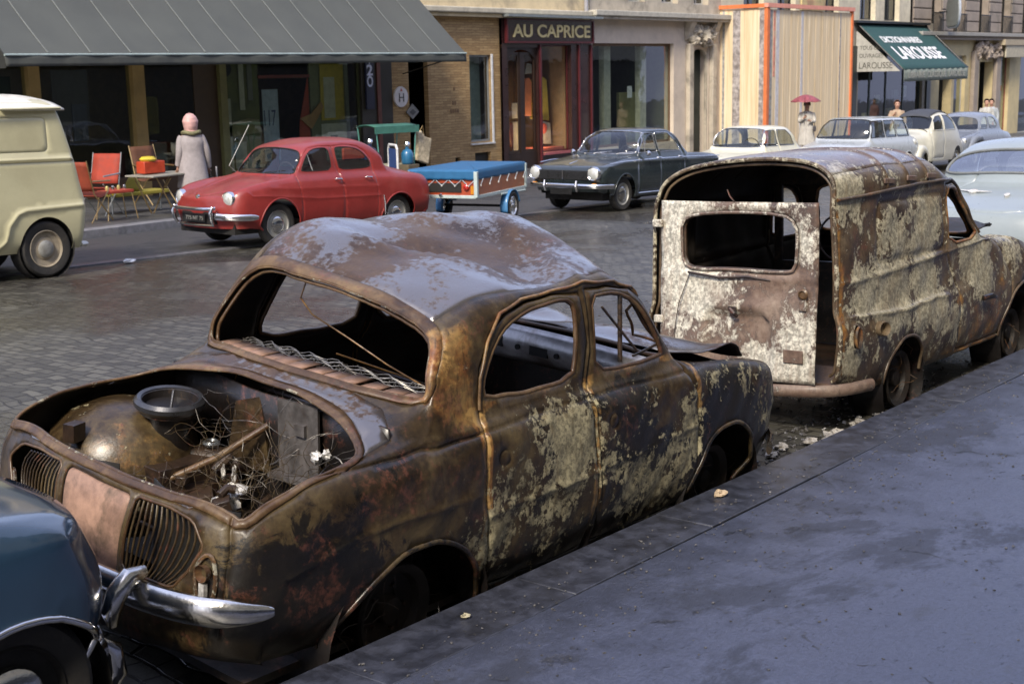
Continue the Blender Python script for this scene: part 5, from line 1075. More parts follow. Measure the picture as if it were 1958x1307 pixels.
def pale_car():
    pm = simple('pale_grey_green_paint', (.27, .31, .32), .30, coat=.6, var=.05, scale=3, bump=.012)
    S = Shell([[(p[0]*1.05, p[1]*(1.06+.20*min(1, max(0, (p[2]-.80)/.25))), p[2]*1.085) for p in s_] for s_ in DAU])
    gr_ = glass('bright_reflecting_glass', (.6, .65, .66), 7.0)
    root = empty('parked_car', pose(13.35, 4.30, 0), 'pale grey-green rounded car with a winged badge parked in front of the burnt van', 'car', 'intact cars along the near kerb')
    mi = S.mir; g = M_['car_glass']; sc = lambda L: [(a*1.05, b*1.085) for a, b in L]; se = lambda L: [(a*1.08, b*1.085) for a, b in L]
    se = lambda L: [(a*1.26, b*1.085) for a, b in L]; rwx = [(0, 1.345), (.24, 1.338), (.44, 1.31), (.56, 1.265), (.61, 1.21), (.625, 1.15), (.61, 1.12), (.5, 1.115), (.25, 1.135), (0, 1.14)]
    rw = sym(S, END, se(rwx), 0, (11.2, 14.8), 1); ws = sym(S, END, se(WSE), 0, (5.8, 9), 1); rsw = side_dom(S, sc(RSW), (8, 14)); fsw = side_dom(S, sc(FSW), (6, 11)); fa = arch_dom(S, 2.38, .24, .38, (1, 8), .44); ra = arch_dom(S, .0, .24, .38, (10, 17.5), .42)
    lid = sym(S, TOP, [(.16, 0), (.16, .3), (.12, .50), (-.1, .60), (-.45, .56), (-.66, .45), (-.76, .2), (-.78, 0)], 1, (13, 17.6), 1)
    panels(S, root, .045, [fa, ra, mi(fa), mi(ra)], [('boot_lid', lid, pm), ('windscreen', ws, g, -.005), ('rear_window', rw, gr_, -.005)]+[('side_window', q, g, -.005) for p in (rsw, fsw) for q in (p, mi(p))], [(lid, .009, -.008, True)], ('body', pm))
    rim(S, rw, .014, 'window_seal', simple('grey_rubber', (.16, .17, .17), .6), root, 0)
    for q in (rsw, fsw, mi(rsw), mi(fsw)): rim(S, q, .010, 'window_seal', M_['chrome_dull'], root, 0)
    for sg in (-1, 1):
        for cx in (0, 2.38): wheel(root, cx, .68*sg, .31, .31, .14, dict(tyre=M_['tyre'], rim=M_['steel'], chrome=M_['chrome']), sg)
        MB().lathe([(.05, 0), (.045, .02), (0, .03)], 16, T(-.80, .62*sg, .68)@rot('Y', -80)).build('tail_lamp', M_['red_lens'], root)
    def on(y, z): 
        ab = S.find(lambda P: P[:, 1:], [(y, z)], (14, 17), (3, 17), raw=True); return Vector(S.pos(ab)[0]), Vector(S.nrm(ab)[0])
    # winged badge: disc with two swept wings
    p, n = on(.34, 1.055); M = T(*(p+n*.012))@n.to_track_quat('Z', 'Y').to_matrix().to_4x4(); b = MB().lathe([(.042, -.01), (.045, .006), (.03, .014), (0, .016)], 20, M, False).build('winged_badge', M_['ash_white'], root)
    mb = MB()
    for sg in (-1, 1):
        pts = [on(.34+sg*t, 1.055+.03*(t-.04)) for t in (.03, .08, .13, .19)]; mb.tube([tuple(q+nn*.012) for q, nn in pts], [.020, .016, .011, .003], 8, sx=1, sy=.5)
    mb.build('wing', M_['ash_white'], b)
    p, n = on(-.02, 1.04); MB().lathe([(.024, -.01), (.026, .008), (0, .014)], 16, T(*(p+n*.01))@n.to_track_quat('Z', 'Y').to_matrix().to_4x4()@Matrix.Scale(1.7, 4, (0, 1, 0)), False).build('boot_handle', M_['ash_white'], root)
    MB().tube([(-.75, .80, .45), (-.95, .55, .46), (-1.0, 0, .46), (-.95, -.55, .46), (-.75, -.80, .45)], .045, 10, sx=.5).build('bumper', M_['chrome'], root)
    car_common(root, -.6, 2.9, .6)
pale_car()
def navy_car():
    pm = simple('navy_blue_paint', (.022, .050, .090), .18, coat=.9, var=.05, scale=3, bump=.01)
    S = Shell(gen(W=.80, sill=.22, zsh=.86, belt=.92, zr=1.43, wr=.57, xn=.62, xt=-3.4, zn=(.30, .42, .56, .70), hood=(.79, .85, .90), deck=(.92, .88, .82), xws=(-.55, -1.0), xrw=(-2.1, -2.5), nc=.20, tc=.1, flat=.03))
    root = empty('parked_car', pose(1.82, 4.12, -.03), 'glossy dark blue car with a chrome-lipped wheel arch, cropped at the bottom left corner', 'car', 'intact cars along the near kerb')
    mi = S.mir; g = M_['car_glass']
    ws = sym(S, END, [(0, 1.375), (.3, 1.37), (.50, 1.34), (.62, .99), (.58, .955), (.3, .945), (0, .945)], 0, (6, 9.2), 1); rw = sym(S, END, [(0, 1.375), (.3, 1.37), (.50, 1.34), (.60, 1.0), (.3, .97), (0, .97)], 0, (10.8, 14.2), 1)
    sw = [side_dom(S, [(-.7, .98), (-1.0, 1.33), (-1.45, 1.34), (-1.45, .98)], (6, 14)), side_dom(S, [(-1.55, .98), (-1.55, 1.34), (-2.0, 1.32), (-2.3, .98)], (6, 14))]
    fa = arch_dom(S, .16, .20, .34, (0, 9), .34); ra = arch_dom(S, -2.5, .22, .36, (12, 19), .42)
    panels(S, root, .05, [fa, ra, mi(fa), mi(ra)], [('windscreen', ws, g, -.005), ('rear_window', rw, g, -.005)]+[('side_window', q, g, -.005) for p in sw for q in (p, mi(p))], [], ('body', pm))
    for q in (fa, mi(fa), ra, mi(ra)): line_on(S, q[:-2], .013, 'arch_lip', M_['chrome'], root, .004)
    for sg in (-1, 1):
        for cx in (.16, -2.5): wheel(root, cx, .66*sg, .27, .27, .14, dict(tyre=M_['tyre'], rim=M_['dark'], chrome=M_['chrome_dull']), sg)
        MB().lathe([(.34, .28), (.34, .05), (.3, 0), (0, 0)], 20, T(.16, .42*sg, .22)@rot('X', -90 if sg > 0 else 90), False).build('wheel_well', M_['dark'], root)
    MB().tube([(.40, -.70, .30), (.52, -.62, .30), (.60, -.45, .30), (.63, -.2, .30), (.63, .3, .30), (.56, .6, .30)], [.02, .035, .04, .04, .04, .03], 12, sx=.6, sy=1.1).build('bumper', M_['chrome'], root)
    MB().tube([(.52, -.60, .33), (.57, -.60, .28), (.575, -.60, .20), (.54, -.60, .14)], [.012, .034, .042, .025], 12, sx=.8).build('overrider', M_['chrome'], root)
    car_common(root, -2.9, .4, .6, seats=((-2.2, .9), (-1.5, .9)), sx=-.95)
navy_car()
# ================================================================ cream van across the street
def cream_van():
    pm = simple('cream_van_paint', (.52, .49, .31), .35, coat=.35, var=.05, scale=3, bump=.012, dirt=(.40, .36, .22), dirt_amt=.35)
    root = empty('parked_van', pose(8.88, 14.45, math.pi), 'cream van with ribbed body mouldings, its sloping rear end showing across the street', 'van')
    st_ = []
    prof = lambda x, k, zt: [(x, .70*k, .30), (x, .755*k, .42), (x, .775*k, .62), (x, .77*k, .80), (x, .755*k, 1.05), (x, .745*k, 1.30), (x, .735*k, 1.34), (x, .70*k, 1.86), (x, .58*k, 1.98), (x, .32*k, zt-.015), (x, 0, zt)]
    def lean(P, f): return [(p[0]+f(p[2]), p[1], p[2]) for p in P]
    rear = lambda z: np.interp(z, [.3, .8, 1.33, 1.9, 2.05], [-.47, -.53, -.43, -.26, -.10])
    for x in (3.0, 2.7, 2.0, 1.2, .5, .0): st_.append(prof(x, 1.0, 2.05))
    st_[0] = [(p[0]-.15, p[1]*.75, p[2]) for p in st_[0]]
    st_.append(lean(prof(.06, 1.0, 2.045), rear)); st_.append(lean(prof(.02, .985, 2.03), rear)); st_.append(lean(prof(-.01, .93, 1.99), rear))
    st_.append([(rear(.3+(z-.3)*.0+z*0+ (z-.3))-.04 if False else float(rear(z))-.05, y*.45, min(z, 1.90)) for x, y, z in prof(0, 1, 1.9)]); st_.append([(float(rear(z))-.055, 0.0, min(z, 1.88)) for x, y, z in prof(0, 1, 1.88)])
    S = Shell(st_); mi = S.mir
    arch = S.find(SIDE, densify(circ(.0, .33, .345, 26, -15, 195, .36), .02, False), (1, 7), (0, 5), raw=True); e0, e1 = arch[0].copy(), arch[-1].copy(); e0[1] = -.05; e1[1] = -.05; arch = np.vstack([arch, [e1], [e0]])
    L1 = S.find(SIDE, densify([(2.7, 1.34), (1, 1.325), (-.38, 1.33)], .04, False), (0, 8), (3, 8), raw=True)
    L2 = S.find(SIDE, densify([(2.7, .36), (.62, .37), (.52, .45), (.47, .62), (.36, .74), (.25, .775), (-.0, .785), (-.49, .80)], .03, False), (0, 8), (0, 5), raw=True)
    pan = S.find(SIDE, densify(rrect(.75, 2.5, 1.42, 1.84, .06), .04), (0, 7), (4, 8.6), raw=True); pan2 = S.find(SIDE, densify(rrect(-.10, 1.9, 1.42, 1.80, .06), .04), (0, 8), (4, 8.6), raw=True)
    drs = S.find(SIDE, densify([(-.30, .30), (-.40, .79)], .04, False), (0, 8), (0, 5), raw=True)
    feats = [(L1, .04, .03), (mi(L1), .04, .03), (L2, .035, .022), (mi(L2), .035, .022), (pan2, .014, -.010, True), (mi(pan2), .014, -.010, True)]
    panels(S, root, .05, [arch, mi(arch)], [], feats, ('body', pm))
    mb = MB()
    def roofp(u, v):
        x = np.interp(u, [0, 1], [.46, -.34]); w_ = .76*(1-.10*max(0, u-.7)); t = (v*2-1); return (x, w_*t, 1.895+.17*(1-abs(t)**2.6)*(1-.30*max(0, u-.55)**2*5)+.0)
    mb.grid(roofp, 14, 20); roof = mb.build('roof', simple('white_roof_paint', (.72, .70, .62), .35, coat=.3), root, solid=.02)
    for sg in (-1, 1): MB().tube([(2.9, .74*sg, 1.90), (.4, .765*sg, 1.895), (-.28, .745*sg, 1.905)], .014, 8, sx=1.5).build('rain_gutter', pm, roof)
    mb = MB(); mb.box(-.45, 2.9, -.6, .6, .28, .42); mb.build('underbody', M_['dark'], root)
    for sg in (-1, 1):
        MB().lathe([(.36, .25), (.36, .05), (.33, 0), (0, 0)], 24, T(0, .50*sg, .33)@rot('X', -90 if sg > 0 else 90), False).build('wheel_well', M_['dark'], root)
        for cx in (0, 2.2): wheel(root, cx, .67*sg, .325, .325, .15, dict(tyre=M_['tyre'], rim=simple('muddy_rim', (.28, .24, .18), .6, dirt=(.12, .10, .07)), chrome=M_['steel']), sg, hub_r=.10)
        MB().tube([(-.50, .62*sg, .33), (-.60, .60*sg, .33)], [.05, .045], 10, sx=1.3, sy=.7).build('bumper', simple('white_bumper', (.7, .7, .66), .4), root)
cream_van()
# ================================================================ ground, road, pavements
GZ = lambda x: SLOPE*x
def fkerb(x): return float(np.interp(x, [-20, 8, 12, 25.65, 34, 160], [15.8, 16.9, 17.24, 19.8, 20.3, 20.3]))
def sheet(name, mat, fn, xs, ys, kind='structure'):
    mb = MB(); v = [fn(x, t) for x in xs for t in ys]; n = len(ys)
    mb.add(v, [(i*n+j, (i+1)*n+j, (i+1)*n+j+1, i*n+j+1) for i in range(len(xs)-1) for j in range(n-1)])
    o = mb.build(name, mat, None, sharp=25); o['kind'] = kind; return o
def mat_cobble():
    b = NB('wet_granite_setts'); co = b.co(); nz = b.noise(b.co(), 1.3, 3, .5)
    wob = b.nt.nodes.new('ShaderNodeVectorMath'); wob.operation = 'MULTIPLY_ADD'
    nn = b.nt.nodes.new('ShaderNodeTexNoise'); nn.inputs['Scale'].default_value = 2.2; b.L(co, nn.inputs['Vector'])
    b.L(nn.outputs[1], wob.inputs[0]); wob.inputs[1].default_value = (.22, .22, 0); b.L(co, wob.inputs[2])
    mp = b.nt.nodes.new('ShaderNodeMapping'); mp.inputs['Rotation'].default_value = (0, 0, rad(90)); b.L(wob.outputs[0], mp.inputs[0])
    br = b.nt.nodes.new('ShaderNodeTexBrick'); br.inputs['Scale'].default_value = 1; br.inputs['Mortar Size'].default_value = .010; br.inputs['Mortar Smooth'].default_value = .5
    br.inputs['Brick Width'].default_value = .165; br.inputs['Row Height'].default_value = .105; br.inputs['Color1'].default_value = (.2, .2, .2, 1); br.inputs['Color2'].default_value = (.9, .9, .9, 1); br.inputs['Mortar'].default_value = (0, 0, 0, 1); br.offset_frequency = 2
    b.L(mp.outputs[0], br.inputs['Vector'])
    big = b.noise(b.co(), .42, 5, .6, .6); fine = b.noise(b.co(), 55, 5, .65); mid = b.noise(b.co(), 5.5, 4, .6)
    stone = b.ramp(b.math('ADD', b.math('MULTIPLY', br.outputs[0], .55), b.math('MULTIPLY', fine, .45)), [(.12, (.018, .016, .012)), (.45, (.050, .047, .038)), (.85, (.135, .128, .103))])
    stone = b.mix(b.step(big, .42, .60, 0, .60), stone, (.040, .036, .034)); stone = b.mix(b.step(mid, .55, .7, 0, .45), stone, (.10, .095, .075))
    c = b.mix(b.math('MULTIPLY', br.outputs[1], b.step(mid, .35, .6, .25, .9)), stone, (.022, .019, .016)); b.col(c)
    b.set(Roughness=b.math('ADD', b.math('MULTIPLY', b.step(big, .4, .60, .30, .08), 1.0), b.math('MULTIPLY', fine, .30)), Specular_IOR_Level=.6)
    h = b.math('ADD', b.math('MULTIPLY', b.math('SUBTRACT', 1.0, br.outputs[1]), 1.0), b.math('ADD', b.math('MULTIPLY', fine, .25), b.math('ADD', b.math('MULTIPLY', br.outputs[0], .5), b.math('MULTIPLY', mid, .6))))
    b.bump(h, .85, .012); return b.m
def mat_asphalt(name, c0=(.035, .034, .034), c1=(.065, .063, .062), wet=.6, seed=0, soot=None):
    b = NB(name); co = b.co(loc=(seed, 0, 0)); big = b.noise(b.co((.8, 1.3, 1), loc=(seed, 0, 0)), .8, 9, .68, .25); mid = b.noise(b.co((1, 1, 1), loc=(seed, 4, 0)), 4.2, 10, .76, .2); fine = b.noise(co, 70, 6, .8); pit = b.noise(b.co((1.0, 1.9, 1), rotz=rad(-25), loc=(seed, 9, 0)), 11, 9, .78, .2)
    v = b.nt.nodes.new('ShaderNodeTexVoronoi'); v.inputs['Scale'].default_value = 150; b.L(co, v.inputs['Vector'])
    wv = b.nt.nodes.new('ShaderNodeTexVoronoi'); wv.feature = 'DISTANCE_TO_EDGE'; wv.inputs['Scale'].default_value = .55; mw = b.nt.nodes.new('ShaderNodeVectorMath'); mw.operation = 'MULTIPLY_ADD'; nn = b.nt.nodes.new('ShaderNodeTexNoise'); nn.inputs['Scale'].default_value = 2.6; nn.inputs['Detail'].default_value = 8; b.L(co, nn.inputs['Vector']); b.L(nn.outputs[1], mw.inputs[0]); mw.inputs[1].default_value = (.9, .9, 0); b.L(co, mw.inputs[2]); b.L(mw.outputs[0], wv.inputs['Vector'])
    crack = b.math('MULTIPLY', b.step(wv.outputs[0], .002, .012, 1, 0), b.step(mid, .48, .6))
    c = b.mix(b.step(fine, .38, .62), c0, c1); c = b.mix(b.step(big, .53, .585, 0, .72), c, tuple(x*.40 for x in c0)); c = b.mix(b.step(mid, .57, .64, 0, .45), c, (c1[0]*.62, c1[1]*.58, c1[2]*.48))
    c = b.mix(b.step(pit, .58, .66, 0, .8), c, tuple(x*.33 for x in c0)); c = b.mix(crack, c, tuple(x*.2 for x in c0)); c = b.mix(b.step(v.outputs[1], .88, .97, 0, .35) if False else b.step(fine, .68, .74, 0, .5), c, tuple(min(1, x*2.2) for x in c1))
    so = None
    if soot:  # shading band towards the kerb painted into the colour, together with soot stain
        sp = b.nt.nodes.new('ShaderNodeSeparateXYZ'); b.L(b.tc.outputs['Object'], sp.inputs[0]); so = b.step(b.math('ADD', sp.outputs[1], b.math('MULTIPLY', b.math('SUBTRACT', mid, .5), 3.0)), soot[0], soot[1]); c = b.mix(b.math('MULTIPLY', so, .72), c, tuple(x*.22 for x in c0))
    b.col(c)
    r = b.math('ADD', b.step(big, .50, .60, .40-.16*wet, .50), b.math('ADD', b.math('MULTIPLY', fine, .22), b.step(pit, .58, .66, 0, .25)))
    b.set(Roughness=r, Specular_IOR_Level=.8)
    b.bump(b.math('ADD', b.math('MULTIPLY', fine, .9), b.math('SUBTRACT', b.math('ADD', b.math('MULTIPLY', pit, 1.6), b.math('MULTIPLY', mid, 1.0)), b.math('MULTIPLY', crack, .8))), .7, .012); return b.m
SIDEWALK = mat_asphalt('wet_pavement_asphalt', (.098, .112, .172), (.152, .172, .255), 1.0, soot=(1.9, 3.2))  # soot range also places the painted shading band
ASPH = mat_asphalt('parking_strip_asphalt', (.03, .03, .031), (.055, .054, .052), .3, 5)
COB = mat_cobble()
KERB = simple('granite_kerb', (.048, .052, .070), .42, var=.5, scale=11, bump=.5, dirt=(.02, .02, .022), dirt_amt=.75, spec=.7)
GRIME = simple('gutter_mud', (.025, .022, .02), .35, scale=10, bump=.5)
xs = list(np.linspace(-20, 160, 181))
sheet('ground', simple('far_ground', (.06, .06, .06), .8), lambda x, t: (x, t, GZ(x)-.35), [-400, -20, 0, 160, 600], [-300, 0, 25, 300])
near_prof = [(3.19, -.075), (3.5, -.065), (4.3, -.03), (5.6, .0), (9, .02), (13.2, 0.0), (14.40, -.015)]
sheet('road', COB, lambda x, t: (x, near_prof[t][0], GZ(x)+near_prof[t][1]), xs, range(len(near_prof)))
sheet('parking_strip', ASPH, lambda x, t: (x, 14.38+(fkerb(x)-14.38)*t, GZ(x)-.008), xs, [0, .5, 1])
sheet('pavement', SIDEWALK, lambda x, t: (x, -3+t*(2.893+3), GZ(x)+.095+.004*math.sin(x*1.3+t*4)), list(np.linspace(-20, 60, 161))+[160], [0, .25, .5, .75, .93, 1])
sheet('far_pavement', mat_asphalt('far_pavement_asphalt', (.06, .06, .06), (.10, .098, .095), .4, 11), lambda x, t: (x, fkerb(x)+.3+(23.4-fkerb(x)-.3)*t, GZ(x)+.10), xs, [0, .5, 1])
def kerbline(name, y0, y1, h, xr, mat, step=1.05):
    mb = MB(); x = xr[0]
    while x < xr[1]:
        j = .0015*math.sin(x*7.7); a, b = x+.0007, x+step-.0007; 
        ya0, yb0, ya1, yb1 = y0(a), y0(b), y1(a), y1(b)
        v = []
        for xx, yi, yo in ((a, ya0, ya1), (b, yb0, yb1)): v += [(xx, yi, GZ(xx)-.15), (xx, yi, GZ(xx)+h+j), (xx, yo, GZ(xx)+h+j), (xx, yo, GZ(xx)-.15)]
        mb.add(v, [(0, 1, 5, 4), (1, 2, 6, 5), (2, 3, 7, 6), (0, 3, 2, 1), (4, 5, 6, 7)]); x += step
    o = mb.build(name, mat, None, bevel=.005); o['kind'] = 'structure'; return o
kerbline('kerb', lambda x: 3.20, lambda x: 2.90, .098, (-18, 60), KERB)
kerbline('far_kerb', lambda x: fkerb(x), lambda x: fkerb(x)+.29, .11, (-18, 90), simple('far_granite_kerb', (.20, .20, .21), .5, var=.2, scale=10, dirt=(.06, .06, .06)))
# a line of pale kerb setts between roadway and parking strip
kerbline('gutter_line', lambda x: 14.34, lambda x: 14.52, .006, (-18, 90), simple('pale_gutter_setts', (.13, .13, .14), .35, var=.3, scale=12))

# ================================================================ buildings across the street
STONE = simple('warm_limestone', (.60, .50, .32), .8, var=.12, scale=2.5, bump=.15, dirt=(.22, .19, .15), dirt_amt=.7)
STONE_G = simple('grey_limestone', (.44, .39, .31), .8, var=.15, scale=2.5, bump=.15, dirt=(.15, .14, .12), dirt_amt=.8)
STONE_P = simple('pinkish_stone_face', (.56, .48, .39), .75, var=.08, scale=2, bump=.08, dirt=(.28, .24, .20), dirt_amt=.4)
STONE_Y = simple('yellow_plaster', (.52, .43, .24), .8, var=.08, scale=2, bump=.08, dirt=(.34, .28, .17), dirt_amt=.5)
DK = simple('dark_opening', (.02, .019, .017), .7); DOORG = simple('dark_green_door', (.02, .03, .026), .4)
SHOPGLASS = glass('shop_window_glass', (.80, .84, .82), .9, .02)
UPGLASS = glass('upper_window_glass', (.5, .55, .6), .8, .02)
def mat_brick():
    b = NB('ochre_wood_grain_brick'); co = b.co()
    br = b.nt.nodes.new('ShaderNodeTexBrick'); mp = b.nt.nodes.new('ShaderNodeMapping'); mp.inputs['Rotation'].default_value = (rad(90), 0, 0); b.L(co, mp.inputs[0])
    br.inputs['Scale'].default_value = 1; br.inputs['Brick Width'].default_value = .30; br.inputs['Row Height'].default_value = .065; br.inputs['Mortar Size'].default_value = .006; br.inputs['Mortar Smooth'].default_value = .3
    br.inputs['Color1'].default_value = (.30, .19, .085, 1); br.inputs['Color2'].default_value = (.44, .30, .14, 1); br.inputs['Mortar'].default_value = (.20, .13, .06, 1); b.L(mp.outputs[0], br.inputs['Vector'])
    st = b.noise(b.co((2.2, 2.2, 16)), 1.4, 5, .6, 1.2); c = b.mix(b.step(st, .45, .62, 0, .55), br.outputs[0], (.20, .125, .055)); b.col(c); b.set(Roughness=.8); b.bump(br.outputs[1], -.3, .006); return b.m
BRICK = mat_brick()
def wall(mb, x0, x1, z0, z1, Y, holes=(), depth=.3, thick=.35):
    """street front at y=Y with openings (x0,x1,z0,z1) and their reveals"""
    X = sorted(set([x0, x1]+[v for h in holes for v in h[:2]])); Z = sorted(set([z0, z1]+[v for h in holes for v in h[2:4]]))
    ins = lambda a, b: any(h[0]-1e-6 < a < h[1]+1e-6 and h[2]-1e-6 < b < h[3]+1e-6 for h in holes)
    for i in range(len(X)-1):
        for j in range(len(Z)-1):
            if ins((X[i]+X[i+1])/2, (Z[j]+Z[j+1])/2): continue
            mb.add([(X[i], Y, Z[j]), (X[i+1], Y, Z[j]), (X[i+1], Y, Z[j+1]), (X[i], Y, Z[j+1])], [(0, 1, 2, 3)])
    for a, b, c, d in [h[:4] for h in holes]:
        mb.add([(a, Y, c), (a, Y+depth, c), (a, Y+depth, d), (a, Y, d)], [(0, 1, 2, 3)]); mb.add([(b, Y, c), (b, Y+depth, c), (b, Y+depth, d), (b, Y, d)], [(3, 2, 1, 0)])
        mb.add([(a, Y, d), (a, Y+depth, d), (b, Y+depth, d), (b, Y, d)], [(0, 1, 2, 3)]); mb.add([(a, Y, c), (a, Y+depth, c), (b, Y+depth, c), (b, Y, c)], [(3, 2, 1, 0)])
    return mb
def room(root, x0, x1, z0, z1, y0, y1, mat, name='shop_interior'):
    mb = MB(); v = [(x0, y0, z0), (x1, y0, z0), (x1, y1, z0), (x0, y1, z0), (x0, y0, z1), (x1, y0, z1), (x1, y1, z1), (x0, y1, z1)]
    mb.add(v, [(3, 2, 6, 7), (0, 3, 7, 4), (1, 5, 6, 2), (4, 7, 6, 5), (0, 1, 2, 3)]); return mb.build(name, mat, root, smooth=False)
def pane(root, x0, x1, z0, z1, y, mat, name='window', frame=None, fw=.05, bars=(), hb=()):
    o = MB().box(x0, x1, y, y+.012, z0, z1).build(name, mat, root, smooth=False)
    if frame:
        mb = MB()
        for a, b, c, d in [(x0, x0+fw, z0, z1), (x1-fw, x1, z0, z1), (x0+fw, x1-fw, z0, z0+fw), (x0+fw, x1-fw, z1-fw, z1)]+[(x-fw*.4, x+fw*.4, z0+fw, z1-fw) for x in bars]: mb.box(a, b, y-.03, y-.003, c, d)
        for z in hb: mb.box(x0+fw, x1-fw, y-.032, y-.003, z-fw*.35, z+fw*.35)
        mb.build('frame', frame, o, smooth=False)
    return o
YF = 22.7
def upper(root, mat, x0, x1, z0, z1, wins, wz, frame, Y=YF, rail=None, depth=.25):
    """upper floors: rows of windows; wins = (x0,x1) ; wz = list of (z0,z1)"""
    H = [(a, b, c, d) for a, b in wins for c, d in wz if d < z1]
    mb = wall(MB(), x0, x1, z0, z1, Y, H, depth); mb.build('upper_wall', mat, root, smooth=False)
    for a, b, c, d in H:
        o = pane(root, a, b, c, d, Y+depth-.02, UPGLASS, 'upper_window', frame, .06, bars=((a+b)/2,)); MB().box(a, b, Y+depth+.15, Y+depth+.17, c, d).build('curtain', DK if (a*7+c) % 3 < 1.6 else simple('curtain_cloth', (.3, .29, .26), .9), o, smooth=False)
        if rail:
            m = MB()
            for k in range(9): xx = a+(b-a)*k/8; m.box(xx-.012, xx+.012, Y-.14, Y-.11, c, min(c+.75, d))
            m.box(a, b, Y-.15, Y-.10, min(c+.75, d), min(c+.79, d+.04)); m.build('balcony_rail', rail, root, smooth=False)
IRON = simple('black_ironwork', (.015, .016, .017), .5); FRW = simple('white_window_frame', (.45, .44, .40), .5)
TOP_A = 6.9
def back(root, x0, x1, z1, y0=23.9+.0):
    MB().box(x0, x1, YF+3.4, YF+9, -3, z1).build('rear_block', simple('rear_block_wall', (.05, .05, .05), .9), root, smooth=False); MB().box(x0, x1, YF-.1, YF+9, z1, z1+.5).build('roof', simple('zinc_roof', (.2, .21, .23), .5), root, smooth=False)
    MB().box(x0, x1, YF+.5, YF+3.4, 3.35, 3.5).build('upper_floor', simple('floor_slab', (.05, .05, .05), .9), root, smooth=False)
# ---- building A: hardware shop under the awning, brick entrance, Au Caprice
A = empty('shop_building', Matrix.Identity(4), 'building with the grey awning hardware shop, ochre brick entrance and dark red dress shop', 'building')
upper(A, STONE, 2, 32.68, 3.62, TOP_A, [(x, x+1.1) for x in np.arange(3.5, 31.5, 2.9)], [(4.9, 6.4)], FRW)
MB().box(2, 32.55, YF-.30, YF+.05, 3.47, 3.615).build('cornice', simple('pale_cornice', (.50, .46, .36), .7, scale=3, dirt=(.2, .18, .15)), A, bevel=.03, smooth=False)
MB().box(2, 32.45, YF-.20, YF+.05, 3.38, 3.465).build('cornice', STONE, A, smooth=False)
mb = wall(MB(), 24.40, 28.56, -1.0, 3.38, YF, [(24.99, 25.70, -1.0, 2.9), (27.31, 28.18, .23, 2.44), (27.45, 28.10, -.38, -.05), (26.66, 26.86, -.45, -.12)], .14); mb.build('brick_wall', BRICK, A, smooth=False)
MB().add([(25.70, YF+.01, -1), (26.51, YF+.01, -1), (26.51, YF+.01, 2.9), (25.70, YF+.01, 2.9)], [(0, 1, 2, 3)])
# the entrance: dark passage with a brick return
mb = MB(); mb.add([(25.0, YF+.14, -1), (24.99, YF+2.5, -1), (24.99, YF+2.5, 2.9), (25.0, YF+.14, 2.9)], [(0, 1, 2, 3)]); mb.box(24.9, 26.8, YF+2.5, YF+2.6, -1, 2.9); mb.build('passage', DK, A, smooth=False)
pane(A, 27.31, 28.18, .23, 2.44, YF+.10, SHOPGLASS, 'narrow_window', simple('grey_metal_frame', (.30, .32, .33), .4, .5), .05); MB().box(27.3, 28.2, YF+.40, YF+.44, .2, 2.5).build('blind', simple('pale_blind', (.30, .34, .30), .8), A, smooth=False)
MB().box(28.18, 28.24, YF-.03, YF+.01, .20, 2.46).build('window_trim', simple('white_metal', (.6, .6, .6), .4), A, smooth=False); MB().box(27.28, 28.24, YF-.06, YF+.01, .16, .20).build('sill', simple('white_metal2', (.55, .55, .54), .4), A, smooth=False)
MB().box(27.45, 28.10, YF+.10, YF+.13, -.38, -.05).build('vent', DK, A, smooth=False); MB().box(26.66, 26.86, YF+.10, YF+.13, -.45, -.12).build('vent', DK, A, smooth=False)
for zz, s in ((1.62, 'N'), (1.27, 'HOTEL'), (1.08, 'L\'ETOILE')): pass
o = MB().lathe([(0, .02), (.24, .02), (.25, 0), (.25, -.02)], 32, T(24.66, YF-.03, 1.455)@rot('X', 90), False).build('round_sign', simple('white_enamel', (.66, .64, .66), .3, var=.04), A); text('H', T(24.66, YF-.056, 1.44)@rot('Z', -90), .30, simple('dark_lettering', (.06, .06, .06), .5), o)
MB().prism([(-.04, -.03), (.04, -.03), (0, .04)], -.004, .004, 'y', T(24.66, YF-.055, 1.62)).build('mark', simple('red_mark', (.5, .08, .04), .5), o, smooth=False)
MB().prism([(25.05, .91), (25.28, 1.09), (25.05, 1.28), (24.82, 1.09)], YF-.05, YF-.03, 'y').build('diamond_sign', simple('grey_sign', (.20, .20, .19), .5), A, smooth=False)
MB().prism([(24.93, 1.08), (25.05, 1.16), (25.17, 1.08), (25.05, 1.00)], YF-.056, YF-.052, 'y').build('diamond_mark', simple('dark_grey_sign', (.07, .07, .07), .5), A, smooth=False)
for i, (zz, w_, x0) in enumerate(((1.60, .10, 26.70), (1.25, .26, 26.72), (1.05, .38, 26.70))):
    mb = MB(); n = max(1, int(w_/.09))
    for k in range(n): mb.box(x0-w_/2+.09*k, x0-w_/2+.09*k+.06, YF-.012, YF-.002, zz-.045, zz+.045)
    mb.build('faded_lettering', simple('faded_brown_letters', (.17, .10, .05), .8), A, smooth=False)
# downpipe and meter boxes
MB().tube([(32.40, YF-.1, 3.62), (32.40, YF-.1, 9.5)], .06, 10).build('downpipe', simple('grey_downpipe', (.30, .30, .33), .5), A)
